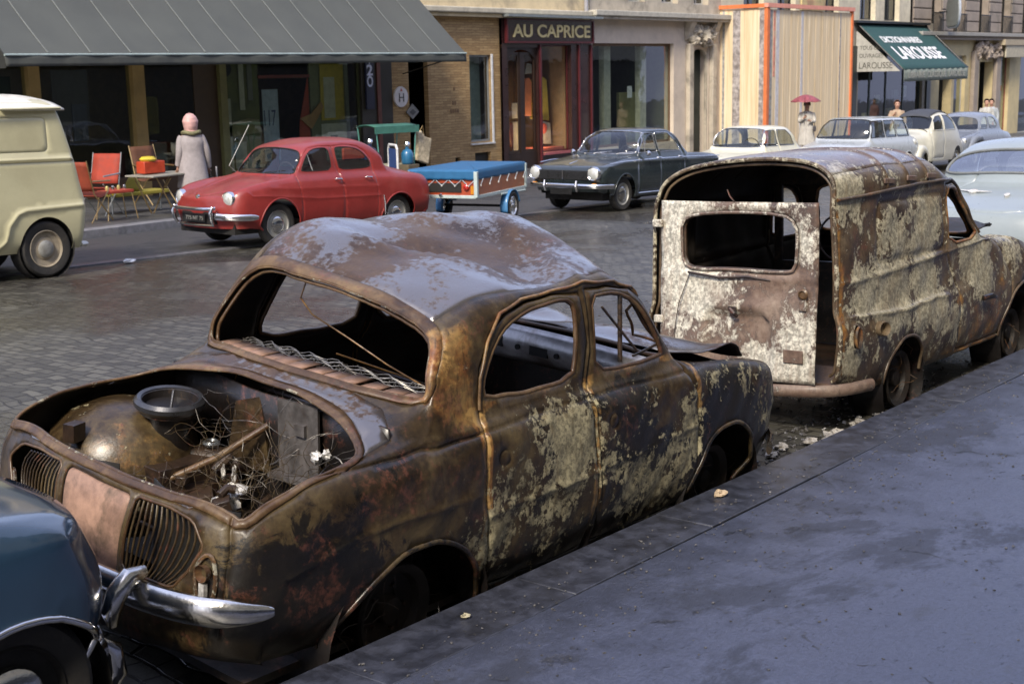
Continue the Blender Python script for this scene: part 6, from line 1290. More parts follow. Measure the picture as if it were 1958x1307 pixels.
# Au Caprice
MAROON = simple('dark_maroon_paint', (.030, .014, .013), .3, coat=.4, scale=3); MRED = simple('maroon_edging', (.08, .014, .017), .35)
mb = wall(MB(), 28.56, 32.68, -1.0, 3.40, YF-.08, [(28.78, 30.12, -.85, 2.62), (30.30, 31.67, -.20, 2.69)], .22); mb.build('shopfront', MAROON, A, smooth=False)
MB().box(28.45, 32.78, YF-.42, YF-.02, 3.40, 3.465).build('shop_canopy', simple('zinc', (.26, .29, .29), .4, .5), A, smooth=False)
sg = MB().box(28.72, 32.60, YF-.16, YF-.085, 2.79, 3.33).build('sign_board', simple('sign_black', (.022, .010, .009), .25, coat=.5), A, smooth=False)
mb = MB()
for a, b, c, d in ((28.66, 32.66, 2.735, 2.785), (28.66, 32.66, 3.33, 3.36), (28.66, 28.715, 2.785, 3.33), (32.605, 32.66, 2.785, 3.33)): mb.box(a, b, YF-.19, YF-.10, c, d)
mb.build('sign_frame', MRED, sg, smooth=False)
text('AU CAPRICE', T(30.70, YF-.163, 3.055)@rot('Z', -90), .46, simple('gold_letters', (.62, .52, .25), .35, .2), sg, 3.55, bold=.010, extr=.012)
room(A, 28.80, 31.68, -.9, 2.7, YF+.14, YF+2.0, simple('warm_shop_wall', (.22, .15, .10), .8))
for a, b in ((28.82, 29.37), (29.53, 30.08)): pane(A, a, b, -.15, 2.5, YF+.02, SHOPGLASS, 'door_window', simple('door_wood_dark', (.03, .018, .012), .4), .07)
mb = MB(); mb.prism([(28.78, 2.62), (28.78, 2.05)]+[(29.45+.67*math.cos(rad(180-t)), 2.05+.52*math.sin(rad(t))) for t in range(0, 181, 12)]+[(30.12, 2.05), (30.12, 2.62)], YF-.03, YF+.0, 'y'); mb.box(28.78, 30.12, YF-.02, YF+.06, -.85, -.15); mb.box(29.37, 29.53, YF-.03, YF+.06, -.15, 2.5); mb.build('door', simple('door_wood_dark2', (.022, .013, .010), .35), A, smooth=False)
pane(A, 30.30, 31.67, -.20, 2.69, YF+.08, SHOPGLASS, 'shop_window', MRED, .035); MB().box(30.26, 31.70, YF-.16, YF-.06, -.27, -.20).build('sill', simple('pink_sill', (.30, .09, .10), .35), A, smooth=False)
for a in (32.02, 32.62): MB().box(a-.03, a+.03, YF-.13, YF-.085, -.9, 2.70).build('pilaster_edge', MRED, A, smooth=False)
MB().box(30.16, 30.23, YF-.13, YF-.085, -.9, 2.70).build('pilaster_edge', MRED, A, smooth=False)
# goods seen through the dress shop windows
def goods(label, name, cat, fn, mat, group='goods in the dress shop window', lamp=None):
    mb = MB(); fn(mb); o = mb.build(name, mat, None, bevel=.01); tag(o, label, cat, group); return o
Yg = YF+.55
def dressform(cx, z0, s=1): return lambda mb: mb.lathe([(.16*s, z0), (.20*s, z0+.15), (.13*s, z0+.42), (.19*s, z0+.68), (.17*s, z0+.85), (.05*s, z0+.93), (.045*s, z0+1.0), (0, z0+1.01)], 20, T(cx, Yg, 0))
goods('bright orange-red lampshade hanging behind the left glass of the dress shop door', 'lamp_shade', 'lampshade', lambda mb: mb.lathe([(.30, 1.75), (.29, 1.9), (.22, 2.05), (.08, 2.12)], 24, T(29.12, Yg, 0)), simple('orange_red_shade', (.85, .10, .03), .6, coat=.2))
goods('dark red dress on a form behind the left glass of the dress shop door', 'dress', 'dress', lambda mb: mb.lathe([(.30, -.1), (.26, .3), (.17, .75), (.20, .98), (.06, 1.1)], 18, T(29.22, Yg, .1)), simple('rust_red_cloth', (.40, .05, .02), .8))
goods('beige coat hung at the far left of the dress shop door', 'coat', 'coat', lambda mb: mb.cbox((28.98, Yg+.2, .55), (.28, .1, 1.1)), simple('beige_cloth', (.35, .24, .14), .8))
goods('white blouse low behind the right glass of the dress shop door', 'blouse', 'blouse', lambda mb: mb.cbox((29.85, Yg, .15), (.30, .12, 1.0)), simple('white_cloth', (.72, .62, .50), .8))
goods('white paper card above the blouse behind the right glass of the dress shop door', 'card', 'card', lambda mb: mb.cbox((29.86, Yg, .95), (.28, .03, .42)), simple('white_card', (.75, .66, .55), .8))
goods('salmon dress hung at the left of the dress shop window', 'dress', 'dress', lambda mb: mb.prism([(30.30, .80), (30.62, .78), (30.66, 1.7), (30.56, 1.82), (30.36, 1.80)], Yg, Yg+.12, 'y'), simple('salmon_cloth', (.58, .20, .10), .8))
goods('mustard yellow dress hung in the middle of the dress shop window', 'dress', 'dress', lambda mb: mb.prism([(30.70, .70), (31.45, .62), (31.36, 1.75), (31.2, 1.84), (30.86, 1.82), (30.74, 1.72)], Yg, Yg+.14, 'y'), simple('mustard_cloth', (.52, .40, .08), .8))
goods('pale grey hat shape above the dresses in the dress shop window', 'hat', 'hat', lambda mb: mb.prism([(30.35, 1.92), (31.1, 1.98), (30.62, 2.2), (30.45, 2.22)], Yg, Yg+.1, 'y'), simple('grey_felt', (.38, .40, .40), .8))
goods('long red ledge cloth spread along the bottom of the dress shop window', 'cloth', 'cloth', lambda mb: mb.box(30.32, 31.65, YF+.2, YF+.9, -.19, -.10), simple('red_cloth', (.55, .13, .10), .8))
goods('white scarf board low on the right in the dress shop window', 'scarf', 'scarf', lambda mb: mb.prism([(30.95, .0), (31.55, -.05), (31.5, .55), (31.1, .62)], Yg, Yg+.05, 'y'), simple('pale_cloth', (.55, .52, .48), .8))
goods('small red-framed clock standing on the right in the dress shop window', 'clock', 'clock', lambda mb: mb.lathe([(.15, 0), (.15, .06), (.11, .07), (0, .07)], 20, T(30.98, Yg-.1, .42)@rot('X', 90)), simple('red_frame_white_face', (.5, .1, .08), .5))
lb = empty('table_lamp', T(30.55, YF+.25, .05), 'small lit lamp glowing in the bottom left of the dress shop window', 'lamp'); MB().lathe([(.0, .09), (.05, .08), (.075, .03), (.08, -.02), (.05, -.08), (0, -.09)], 16).build('bulb', emit('lit_bulb', (1, .72, .40), 9), lb); MB().lathe([(.09, -.22), (.08, -.19), (.02, -.17), (.02, -.08)], 14).build('lamp_base', MRED, lb)
ld = bpy.data.lights.new('bulb_light', 'POINT'); ld.energy = 26; ld.color = (1, .65, .35); ld.shadow_soft_size = .08; lo = bpy.data.objects.new('bulb_light', ld); COL.objects.link(lo); lo.parent = lb; lo.location = (0, -.05, .12)
# hardware shop front
OLIVE = simple('olive_shop_paint', (.15, .16, .045), .6, scale=3, dirt=(.04, .045, .02)); POST = simple('ochre_shop_post', (.30, .21, .08), .55, scale=3)
room(A, 4, 24.38, -1.0, 3.2, YF+.45, YF+2.6, simple('dim_shop_wall', (.16, .13, .08), .9))
MB().box(4, 24.40, YF+.0, YF+.3, 2.62, 3.38).build('fascia', simple('dark_fascia', (.03, .03, .026), .6), A, smooth=False)
for a, b in ((14.62, 14.86), (16.93, 17.21)): MB().box(a, b, YF-.02, YF+.2, -.8, 2.62).build('shop_post', POST, A, smooth=False)
MB().box(19.12, 19.30, YF-.02, YF+.2, -.8, 2.62).build('shop_post', simple('olive_post', (.12, .12, .045), .6), A, smooth=False)
for a, b in ((12.3, 14.62), (14.86, 16.93), (17.21, 18.5)): pane(A, a, b, .10, 2.62, YF+.10, SHOPGLASS, 'shop_window'); MB().box(a, b, YF+.02, YF+.18, -.8, .10).build('stall_riser', simple('brown_riser', (.07, .04, .02), .6), A, smooth=False)
MB().box(18.5, 19.12, YF+.08, YF+.12, -.8, 2.62).build('shop_door', simple('brown_door', (.045, .028, .016), .5), A, smooth=False)
pane(A, 19.30, 23.35, -.45, 2.62, YF+.10, SHOPGLASS, 'shop_window', simple('green_frame', (.05, .06, .03), .5), .05)
MB().box(19.32, 20.55, YF+.42, YF+.46, -.6, 2.6).build('display_back', OLIVE, A, smooth=False); MB().box(22.1, 23.3, YF+.42, YF+.46, -.6, 2.6).build('display_back', simple('pale_olive_back', (.22, .23, .12), .7), A, smooth=False)
MB().box(19.30, 23.35, YF+.0, YF+.16, -.9, -.45).build('stall_riser', OLIVE, A, smooth=False)
MB().box(23.35, 24.40, YF+.0, YF+.2, -.9, 2.62).build('door_pier', simple('black_green_pier', (.025, .022, .018), .4, coat=.3), A, smooth=False)
MB().box(23.86, 23.98, YF-.03, YF-.0, -.8, 2.6).build('door_edge', simple('brown_edge', (.14, .05, .04), .4), A, smooth=False)
sb = MB().box(23.46, 23.72, YF-.06, YF-.01, 1.2, 2.55).build('vertical_sign', simple('navy_sign', (.02, .025, .06), .4), A, smooth=False)
for i, s in enumerate('V2O'): text(s, T(23.58, YF-.065, 2.36-.26*i)@rot('Z', -90), .34, simple('blue_white_letters', (.55, .6, .8), .4), sb, .20, bold=.01)
def poster(label, x0, x1, z0, z1, mat, cat='poster', y=None, extra=None, quad=None, name='poster'):
    y = YF+.40 if y is None else y; q = quad or [(x0, z0), (x1, z0), (x1, z1), (x0, z1)]
    r = empty(name, T(q[0][0], y, q[0][1]), label, cat, 'notices and goods in the hardware shop window')
    MB().prism([(a-q[0][0], b-q[0][1]) for a, b in q], -.012, 0, 'y').build('sheet', mat, r, smooth=False)
    if extra: extra(r, q[0])
    return r
Wp = simple('aged_white_paper', (.55, .54, .42), .8, scale=6); Yp = simple('yellow_poster', (.55, .42, .05), .7); Rp = simple('dull_red_board', (.38, .06, .02), .6); Bp = simple('blue_white_poster', (.45, .52, .62), .7)
poster('yellow poster with a white sheet on it in the hardware shop window', 22.40, 23.15, .98, 2.25, Yp, extra=lambda r, o: MB().box(.10, .45, -.018, -.013, .05, .98).build('paper', Wp, r, smooth=False))
poster('blue and white striped poster inside the red frame of the hardware shop window', 20.62, 21.08, .15, 1.72, Bp, extra=lambda r, o: text('117', T(.20, -.014, .95)@rot('Z', -90), .5, simple('blue_stripes', (.07, .09, .2), .6), r, .34))
poster('dull red triangular pennant at the right of the red frame', 0, 0, 0, 0, Rp, quad=[(21.65, .35), (22.02, .3), (22.02, 2.0), (21.72, 1.0)])
poster('orange paper arrow crossing the red frame edge', 0, 0, 0, 0, simple('orange_paper', (.45, .26, .10), .7), y=YF+.37, quad=[(21.70, 1.05), (22.05, .80), (22.45, 1.28), (22.38, 1.42), (22.05, 1.15)])
poster('thin red frame standing in the hardware shop window', 20.52, 22.06, 1.96, 2.03, simple('red_frame', (.26, .05, .03), .5), y=YF+.385)
poster('pale notice with drawings under the yellow poster', 22.38, 23.2, -.05, .90, Wp, extra=lambda r, o: MB().box(.28, .5, -.018, -.013, .6, .68).build('print', DK, r, smooth=False))
poster('tall pale strip of paper at the right end of the hardware shop window', 0, 0, 0, 0, simple('pale_green_paper', (.28, .30, .22), .8), quad=[(23.22, -.3), (23.27, -.3), (23.32, .6), (23.3, 2.4), (23.2, 2.4)])
poster('long white label strip at the left of the olive display', 19.55, 19.72, .0, 1.55, Wp); poster('small arched white notice low on the olive display', 19.78, 20.1, .05, .62, Wp)
poster('cream curved cut-out panel across the middle of the olive display', 0, 0, 0, 0, simple('cream_cutout', (.34, .31, .16), .7), quad=[(19.5, .72), (19.5, .86), (19.8, 1.04), (20.2, 1.12), (20.5, 1.08), (20.56, .80)])
poster('round black disc high on the olive display', 0, 0, 0, 0, DK, quad=circ(19.62, 2.18, .17, 16)); poster('hanging pale cloth strip beside the black disc', 19.98, 20.12, 1.3, 2.5, Wp)
poster('long grey cloth strip left of the red frame', 20.22, 20.36, 1.5, 2.5, simple('grey_cloth_strip', (.2, .2, .16), .8))
poster('grey metal sheet hung in the left bay of the hardware shop window', 15.36, 16.16, 1.15, 2.2, simple('dull_grey_sheet', (.09, .09, .095), .6)); poster('bluish panel hanging below the grey sheet in the left bay', 15.75, 16.08, .85, 1.55, simple('bluish_panel', (.09, .10, .14), .6), y=YF+.37)
poster('dark yellow square card between the ochre post and the shop door', 17.28, 17.8, .9, 1.65, simple('dark_yellow_card', (.13, .11, .02), .7)); poster('dark green board in the far left bay', 13.0, 14.5, .9, 2.1, simple('dark_green_board', (.012, .028, .012), .7))
poster('pale sheet painted in as a box-shaped reflection low beside the ochre post', 17.05, 17.95, .05, .72, simple('pale_reflection', (.2, .2, .17), .7)); poster('dark red chair back behind the glass left of the ochre post', 0, 0, 0, 0, simple('dark_red_back', (.10, .025, .018), .6), quad=[(15.9, -.1), (16.9, -.1), (16.9, .55), (16.2, .45)])  # first sheet is a reflection in the glass put in as flat colour
poster('grey leaning tool blades at the right end of the hardware shop window', 0, 0, 0, 0, simple('tool_grey', (.22, .23, .19), .5), quad=[(22.9, -.3), (22.98, -.3), (23.3, .7), (23.24, .75)]); poster('slanted white wooden handle behind the red car roof', 0, 0, 0, 0, Wp, quad=[(22.3, -.3), (22.36, -.3), (22.75, .3), (22.7, .33)])
poster('stack of small pale boxes low in the olive display', 20.3, 20.6, -.4, .1, Wp); poster('dark blue rolled sheet low in the middle of the window', 21.3, 22.2, -.35, .05, simple('dark_blue_roll', (.03, .04, .07), .6)); poster('tan folded card low in the middle of the window', 20.9, 21.3, -.4, .02, simple('tan_card', (.24, .2, .12), .7))
# awning
AWM = simple('grey_awning_canvas', (.105, .115, .11), .75, var=.08, scale=1.5, bump=.25, dirt=(.10, .105, .10), dirt_amt=.5)
_n = AWM.node_tree; _o = [n for n in _n.nodes if n.type == 'OUTPUT_MATERIAL'][0]; _p = [n for n in _n.nodes if n.type == 'BSDF_PRINCIPLED'][0]
_t = _n.nodes.new('ShaderNodeBsdfTranslucent'); _t.inputs[0].default_value = (.42, .40, .30, 1); _m = _n.nodes.new('ShaderNodeMixShader'); _m.inputs[0].default_value = .28
_n.links.new(_p.outputs[0], _m.inputs[1]); _n.links.new(_t.outputs[0], _m.inputs[2]); _n.links.new(_m.outputs[0], _o.inputs[0])      # canvas lets some daylight through
aw = empty('awning', T(0, 0, 0), 'long grey canvas awning hanging over the hardware shop front', 'awning')
def awn(u, v):
    x = 12.95+u*(24.82-12.95); s = .03*math.sin(u*31)*math.sin(v*3.14); return (x, YF+.02-v*2.0, 4.30-v*(1.87)+.0-s+.045*math.sin(v*3.14)*-1)
mb = MB(); mb.grid(awn, 60, 12); mb.build('canvas', AWM, aw)
mb = MB(); mb.grid(lambda u, v: (12.95+u*11.87, YF-1.98-.02*v+.012*math.sin(u*90), 2.43-.185*v), 120, 3); mb.build('valance', simple('dark_valance', (.055, .06, .055), .8, bump=.2), aw, solid=.006)
MB().tube([(12.95, YF-1.985, 2.435), (24.82, YF-1.985, 2.435)], .022, 8).build('front_bar', simple('pale_green_bar', (.30, .37, .36), .4), aw)
for x in (13.0, 24.80): MB().tube([(x, YF, 2.0), (x, YF-1.96, 2.42)], .015, 6).build('arm', IRON, aw)
MB().prism([(YF+.02, 4.30), (YF-1.98, 2.43), (YF-1.98, 2.22), (YF+.02, 2.22)], 12.955, 12.965, 'x').build('end_flap', simple('dark_flap', (.02, .022, .02), .8), aw, smooth=False)
mb = MB()
for k in range(1, 14):
    u = k/14; mb.tube([tuple(np.array(awn(u, v))+np.array([0, -.004, .008])) for v in np.linspace(.02, .98, 8)], .006, 5, sx=2.5)
mb.build('seam', simple('pale_canvas_seam', (.14, .15, .14), .7), aw)
back(A, 2, 32.6, TOP_A)
# ---- building B
B = empty('stone_building', Matrix.Identity(4), 'grey limestone building with a wide shop window and a carved arched doorway', 'building')
arch_pts = [(38.36, -1.2), (39.34, -1.2), (39.34, 2.25)]+[(38.85+.49*math.cos(rad(t)), 2.25+.34*math.sin(rad(t))) for t in range(10, 180, 17)]+[(38.36, 2.25)]
mb = wall(MB(), 32.70, 40.2, -1.2, 3.42, YF, [(32.82, 37.27, -.25, 2.75), (38.30, 39.40, -1.2, 2.60)], .35); mb.build('wall', STONE_P, B, smooth=False)
upper(B, STONE_G, 32.70, 40.2, 3.66, TOP_A+.2, [(34.71, 35.61), (36.55, 37.52), (38.48, 39.38)], [(3.96, 6.2)], FRW)
MB().box(32.50, 40.26, YF-.35, YF+.02, 3.42, 3.50).build('cornice', STONE_G, B, smooth=False); MB().box(32.46, 40.30, YF-.42, YF+.02, 3.50, 3.655).build('cornice', simple('pale_ledge', (.42, .40, .34), .7), B, smooth=False, bevel=.02)
room(B, 32.82, 37.27, -.5, 2.75, YF+.35, YF+3.2, simple('pale_shop_wall', (.10, .10, .075), .9))
pane(B, 32.82, 37.27, -.25, 2.75, YF+.16, SHOPGLASS, 'shop_window', simple('brown_frame', (.12, .07, .035), .5), .08)
for a in (34.05, 36.0): MB().box(a-.17, a+.17, YF+.32, YF+.5, -.4, 2.75).build('column', simple('cream_column', (.48, .46, .36), .6), B, smooth=False)
MB().box(35.1, 35.35, YF+.3, YF+.31, 1.15, 1.5).build('notice', simple('white_notice', (.6, .6, .58), .7), B, smooth=False); MB().box(34.4, 35.7, YF+1.4, YF+1.5, -.4, 2.3).build('inner_door', DK, B, smooth=False); MB().box(35.7, 37.0, YF+1.0, YF+1.1, -.3, 1.3).build('yellow_panel', simple('pale_yellow_panel', (.40, .37, .16), .7), B, smooth=False)
MB().prism([(38.30, -1.2), (38.30, 2.60), (39.40, 2.60), (39.40, -1.2)]+arch_pts[1:2]+arch_pts[2:]+arch_pts[0:1], YF+.02, YF+.12, 'y').build('door_arch', STONE_G, B, smooth=False)
dr = MB().box(38.3, 39.4, YF+.30, YF+.34, -1.2, 2.62).build('door', DOORG, B, smooth=False); mb = MB()
for a, b, c, d in ((38.45, 38.80, -.6, .5), (38.90, 39.25, -.6, .5), (38.45, 38.80, .7, 1.9), (38.90, 39.25, .7, 1.9)): mb.box(a, b, YF+.28, YF+.299, c, d)
mb.build('door_panel', simple('door_panel_green', (.028, .04, .034), .4), dr, smooth=False)
for x in (38.12, 39.58): MB().box(x-.13, x+.13, YF-.16, YF-.0, -1.2, 2.75).build('pilaster', STONE_G, B, smooth=False, bevel=.03)
mb = MB(); rnd = random.Random(5)
for k in range(46): lump(mb, (38.15+rnd.uniform(0, 1.4), YF-.08-rnd.uniform(0, .08), 2.80+rnd.uniform(-.05, .52)), rnd.uniform(.05, .12), k)
lump(mb, (38.85, YF-.18, 3.0), .2, 99); mb.build('carved_cartouche', STONE_G, B)
for x in (38.05, 39.65): MB().prism([(YF-.30, 3.42), (YF-.02, 3.42), (YF-.02, 2.85), (YF-.10, 2.9), (YF-.16, 3.1)], x-.14, x+.14, 'x').build('bracket', STONE_G, B, smooth=False)
MB().box(39.62, 39.80, YF-.03, YF-.002, -.0, .22).build('letter_box', simple('brown_box', (.12, .05, .03), .5), B, smooth=False)
back(B, 32.75, 40.15, TOP_A+.2)
# ---- building C (behind hoarding, bookshop)
C_ = empty('bookshop_building', Matrix.Identity(4), 'pale building with tall dark upper windows behind the hoarding and the green bookshop awning', 'building')
upper(C_, simple('pale_render', (.62, .56, .42), .8, scale=2, dirt=(.34, .31, .24)), 40.2, 56.0, 3.66, TOP_A+.4, [(41.72, 43.15), (44.15, 45.54), (47.9, 49.1), (51.0, 52.47), (53.34, 54.86)], [(3.70, 6.4)], IRON)
MB().box(45.85, 47.75, YF-.10, YF-.03, 3.95, 5.4).build('wall_poster', simple('yellowish_poster', (.50, .40, .20), .7, var=.3, scale=3, dirt=(.45, .15, .12), dirt_amt=.6), C_, smooth=False)
mb = wall(MB(), 40.2, 58.6, -1.8, 3.66, YF, [(46.9, 50.2, -1.6, 2.6), (51.0, 57.6, -1.6, 2.6)], .3); mb.build('wall', simple('brown_grey_front', (.26, .24, .20), .7), C_, smooth=False)
room(C_, 46.9, 50.2, -1.6, 2.6, YF+.3, YF+2.4, DK); room(C_, 51.0, 57.6, -1.6, 2.6, YF+.3, YF+2.4, DK)
pane(C_, 46.9, 50.2, -1.3, 2.6, YF+.15, SHOPGLASS, 'shop_window', simple('dk_green_frame', (.02, .035, .03), .5), .10, bars=(48.6,)); pane(C_, 51.0, 57.6, -1.3, 2.6, YF+.15, SHOPGLASS, 'shop_window', simple('dk_green_frame2', (.02, .035, .03), .5), .12, bars=(52.4, 54.0, 55.8))
rnd = random.Random(9); cols = [(.45, .46, .42), (.35, .30, .16), (.12, .16, .2), (.5, .5, .5), (.3, .1, .08), (.42, .38, .22)]
bm_ = [simple('book_cover_%s' % n, c, .6) for n, c in zip(('pale', 'tan', 'blue', 'white', 'red', 'yellow'), cols)]
bk = MB().box(0, .3, 0, .1, 0, .34).build('book_display', bm_[0], None, smooth=False); first = True
for k in range(26):
    x = rnd.choice([rnd.uniform(47.1, 49.9), rnd.uniform(51.2, 57.2)]); o = bk if first else bk.copy()
    if not first: COL.objects.link(o)
    first = False; o.location = (x, YF+.35+.02*k/26, rnd.uniform(-1.0, .7)); o.scale = (rnd.uniform(.8, 2.2), 1, rnd.uniform(.7, 1.8)); o.data = o.data if k == 0 else o.data.copy(); o.data.materials[0] = bm_[k % 6]; tag(o, 'book or card propped in the bookshop window, one of many', 'book', 'books and cards in the bookshop window')
for x in (50.55, 58.1): MB().box(x-.18, x+.18, YF-.08, YF+.0, -1.6, 2.7).build('pier', simple('black_green_pier2', (.02, .025, .022), .4), C_, smooth=False)
# green awning with lettering
GRN = simple('green_awning_canvas', (.018, .065, .062), .7, bump=.2); GA = empty('awning', Matrix.Identity(4), 'green bookshop awning with large white lettering and a white side cheek', 'awning')
ax0, ax1, ay, az0, az1 = 50.75, 57.55, 20.75, 3.56, 1.78
def gaw(u, v): return (ax0+u*(ax1-ax0)+.0, YF-.02+(ay-YF)*v, az0+(az1-az0)*v-.05*math.sin(v*3.14))
mb = MB(); mb.grid(gaw, 20, 8); mb.build('canvas', GRN, GA, solid=.012)
sl = math.atan2(az0-az1, YF-ay); Lc = math.hypot(az0-az1, YF-ay)
def on_aw(u, v): # matrix on awning: local x out, y along text, z up the slope
    p = Vector(gaw(u, v)); up = Vector((0, math.cos(sl), math.sin(sl))); ac = Vector((1, 0, 0)); n = Vector((0, -math.sin(sl), math.cos(sl)))
    m = Matrix((n, ac, up)).transposed().to_4x4(); m.translation = p+n*.03; return m
text('LAROUSSE', on_aw(.47, .63), .98, simple('white_awning_letters', (.80, .80, .82), .6), GA, 4.6, bold=.02)
text('DICTIONNAIRES', on_aw(.40, .34), .46, simple('white_awning_letters2', (.62, .64, .64), .6), GA, 3.9, bold=.02)
mb = MB(); mb.grid(lambda u, v: (ax0+u*(ax1-ax0), ay-.01+.012*math.sin(u*70), az1-.0-.46*v), 60, 3); va = mb.build('valance', simple('grey_green_valance', (.20, .23, .20), .8), GA, solid=.006)
text('LIBRAIRIE  CLASSIQUE  LAROUSSE', T((ax0+ax1)/2, ay-.04, az1-.23)@rot('Z', -90), .34, simple('faded_valance_letters', (.38, .38, .34), .7), va, 6.0)
ck = MB().prism([(YF-.02, az0-.28), (YF-.02, az1-.06), (ay+.12, az1-.06)], ax0-.05, ax0-.035, 'x').build('side_cheek', simple('white_canvas_cheek', (.40, .39, .35), .8), GA, smooth=False)
CM = rot('Z', 180)
for s, z, sz, w_, yy in (('TOUS LES', 2.62, .22, .85, 22.10), ('OUVRAGES', 2.32, .22, .95, 22.06), ('LAROUSSE', 1.95, .34, 1.35, 21.86)): text(s, T(ax0-.054, yy, z)@rot('Z', 180), sz, simple('dark_cheek_letters', (.06, .06, .05), .7), ck, w_)
for x in (ax0-.08, ax1+.04): MB().tube([(x, YF-.02, az0+.02), (x, ay, az1)], .03, 6).build('arm', IRON, GA)
MB().box(50.4, 57.7, YF-.22, YF-.0, 3.57, 3.66).build('awning_box', IRON, GA, smooth=False)
back(C_, 40.2, 56.1, TOP_A+.4)
# ---- building D: rusticated
D_ = empty('rusticated_building', Matrix.Identity(4), 'rusticated stone building with small iron balconies at the right end of the street', 'building')
D_STONE = simple('brown_pink_stone', (.30, .25, .205), .85, var=.12, scale=2, bump=.2, dirt=(.15, .13, .10), dirt_amt=.7)
W_ = [(57.87, 60.5-.6), (60.9, 62.2), (64.1, 65.3), (67.1, 68.4), (70.2, 71.5), (73.3, 74.6), (76.4, 77.7)]
W_ = [(58.3, 59.4)]+W_[1:]
upper(D_, D_STONE, 56.2, 84, 3.30, TOP_A+.6, W_, [(3.34, 6.2)], IRON, rail=IRON, depth=.35)
xcur = 56.2
for a, b in W_+[(84, 84)]:
    mb = MB()
    for k in range(8):
        z = 3.34+.46*k; mb.box(xcur+.08, a-.08, YF-.05, YF-.003, z+.03, z+.43) if a-xcur > .4 else None
    if mb.v: mb.build('rusticated_block', D_STONE, D_, smooth=False, bevel=.02)
    xcur = b
MB().box(56.2, 84, YF-.5, YF+.0, 3.14, 3.30).build('cornice', simple('grey_band', (.30, .29, .26), .7), D_, smooth=False, bevel=.02); MB().box(56.2, 84, YF-.35, YF+.0, 2.98, 3.14).build('cornice', D_STONE, D_, smooth=False)
mb = wall(MB(), 58.6, 84, -2, 2.98, YF, [(59.5, 61.0, -1.6, 1.5), (61.3, 62.7, -1.6, 2.3), (64.5, 66.3, -2, 2.0), (67.2, 68.7, -1.6, 2.3), (70.3, 73.5, -1.6, 2.3), (75, 79, -1.6, 2.3)], .4); mb.build('ground_floor', STONE_Y, D_, smooth=False)
room(D_, 59, 83, -2, 2.6, YF+.4, YF+1.2, simple('brown_inside', (.09, .075, .06), .8)); pane(D_, 61.3, 62.7, -1.6, 2.3, YF+.2, SHOPGLASS, 'shop_window', FRW, .08); pane(D_, 67.2, 68.7, -1.6, 2.3, YF+.2, SHOPGLASS, 'shop_window', simple('red_brown_frame', (.25, .08, .05), .5), .08); pane(D_, 70.3, 73.5, -1.6, 2.3, YF+.2, SHOPGLASS, 'shop_window', FRW, .08)
MB().box(67.3, 68.6, YF+.3, YF+.32, .6, .85).build('red_band', simple('orange_band', (.55, .16, .06), .6), D_, smooth=False); MB().box(67.3, 68.6, YF+.3, YF+.32, -1.5, .6).build('grey_blind', simple('grey_blind', (.32, .32, .34), .7), D_, smooth=False); MB().box(67.3, 68.6, YF+.3, YF+.32, .85, 2.3).build('pale_blind', simple('pale_blind2', (.40, .42, .36), .7), D_, smooth=False)
for x in (63.6, 66.6): MB().box(x-.3, x+.3, YF-.2, YF-.0, -2, 2.5).build('pilaster', D_STONE, D_, smooth=False, bevel=.04)
mb = MB()
for k in range(40): lump(mb, (63.6+rnd.uniform(-.1, 3.1), YF-.15, 2.45+rnd.uniform(-.25, .45)), rnd.uniform(.10, .2), k+200)
mb.build('carved_lintel', D_STONE, D_)
sgn = MB().box(66.6, 69.6, YF-.5, YF-.42, 2.18, 2.76).build('hanging_sign_board', simple('cream_sign_board', (.42, .38, .28), .7), D_, smooth=False, bevel=.02); MB().box(66.3, 72, YF-.55, YF-.0, 2.76, 3.02).build('shop_cornice', simple('tan_cornice', (.38, .32, .22), .7), D_, smooth=False)
back(D_, 56.3, 84, TOP_A+.6)
# oval blade sign sticking out from the wall
bs = empty('blade_sign', T(58.2, YF-1.0, 4.05), 'large grey oval sign with faded yellow lettering sticking out over the bookshop awning', 'sign')
M = rot('Z', 32); mb = MB(); mb.prism(rrect(-1.25, 1.25, -.55, .62, .5), -.06, .06, 'y', M); mb.build('sign_panel', simple('grey_sign_panel', (.27, .29, .28), .6), bs, smooth=False, bevel=.02)
mb = MB(); pr_ = rrect(-1.29, 1.29, -.59, .66, .53); mb.tube([(a, 0, b) for a, b in pr_], .05, 6, True, M=M); mb.build('sign_rim', simple('blue_grey_rim', (.34, .38, .44), .5), bs)
for s, z in (('GROS', .26), ('TISSUS', -.22)): text(s, M@T(0, -.066, z)@rot('Z', -90), .5, simple('faded_yellow_letters', (.45, .42, .22), .6), bs, 1.9)
MB().tube([(.6, 0, .1), (1.0, 1.0, .1)], .03, 6).build('bracket', IRON, bs)
# ---- hoarding
HW = NB('raw_plank_hoarding'); co = HW.co((1, 1, 1)); st_ = HW.noise(HW.co((5.2, 5.2, .25)), 1.5, 5, .6); gr = HW.noise(HW.co((30, 30, 1.0)), 2.0, 5, .65)
HW.col(HW.mix(HW.step(gr, .4, .8, 0, .3), HW.ramp(st_, [(.3, (.56, .43, .25)), (.5, (.72, .58, .38)), (.7, (.78, .67, .49))]), (.55, .41, .23))); HW.set(Roughness=.8); HW.bump(gr, .2, .004)
HO = empty('hoarding', T(40.15, 21.0, GZ(40)), 'tall raw plank builders hoarding edged in orange, with torn poster strips', 'hoarding')
HX, HH = 6.35, 3.84-GZ(40)
mb = MB()
for k in range(38): a = HX*k/38; mb.box(a+.004, a+HX/38-.004, 0+.004*math.sin(k*2.3), .05, .0, HH-.06)
mb.build('plank_front', HW.m, HO, smooth=False)
mb = MB()
for k in range(11): a = 1.66*k/11; mb.box(0+.004*math.sin(k*1.9), .05, a+.055, a+1.66/11+.05, 0, HH-.02)
mb.build('plank_side', HW.m, HO, smooth=False)
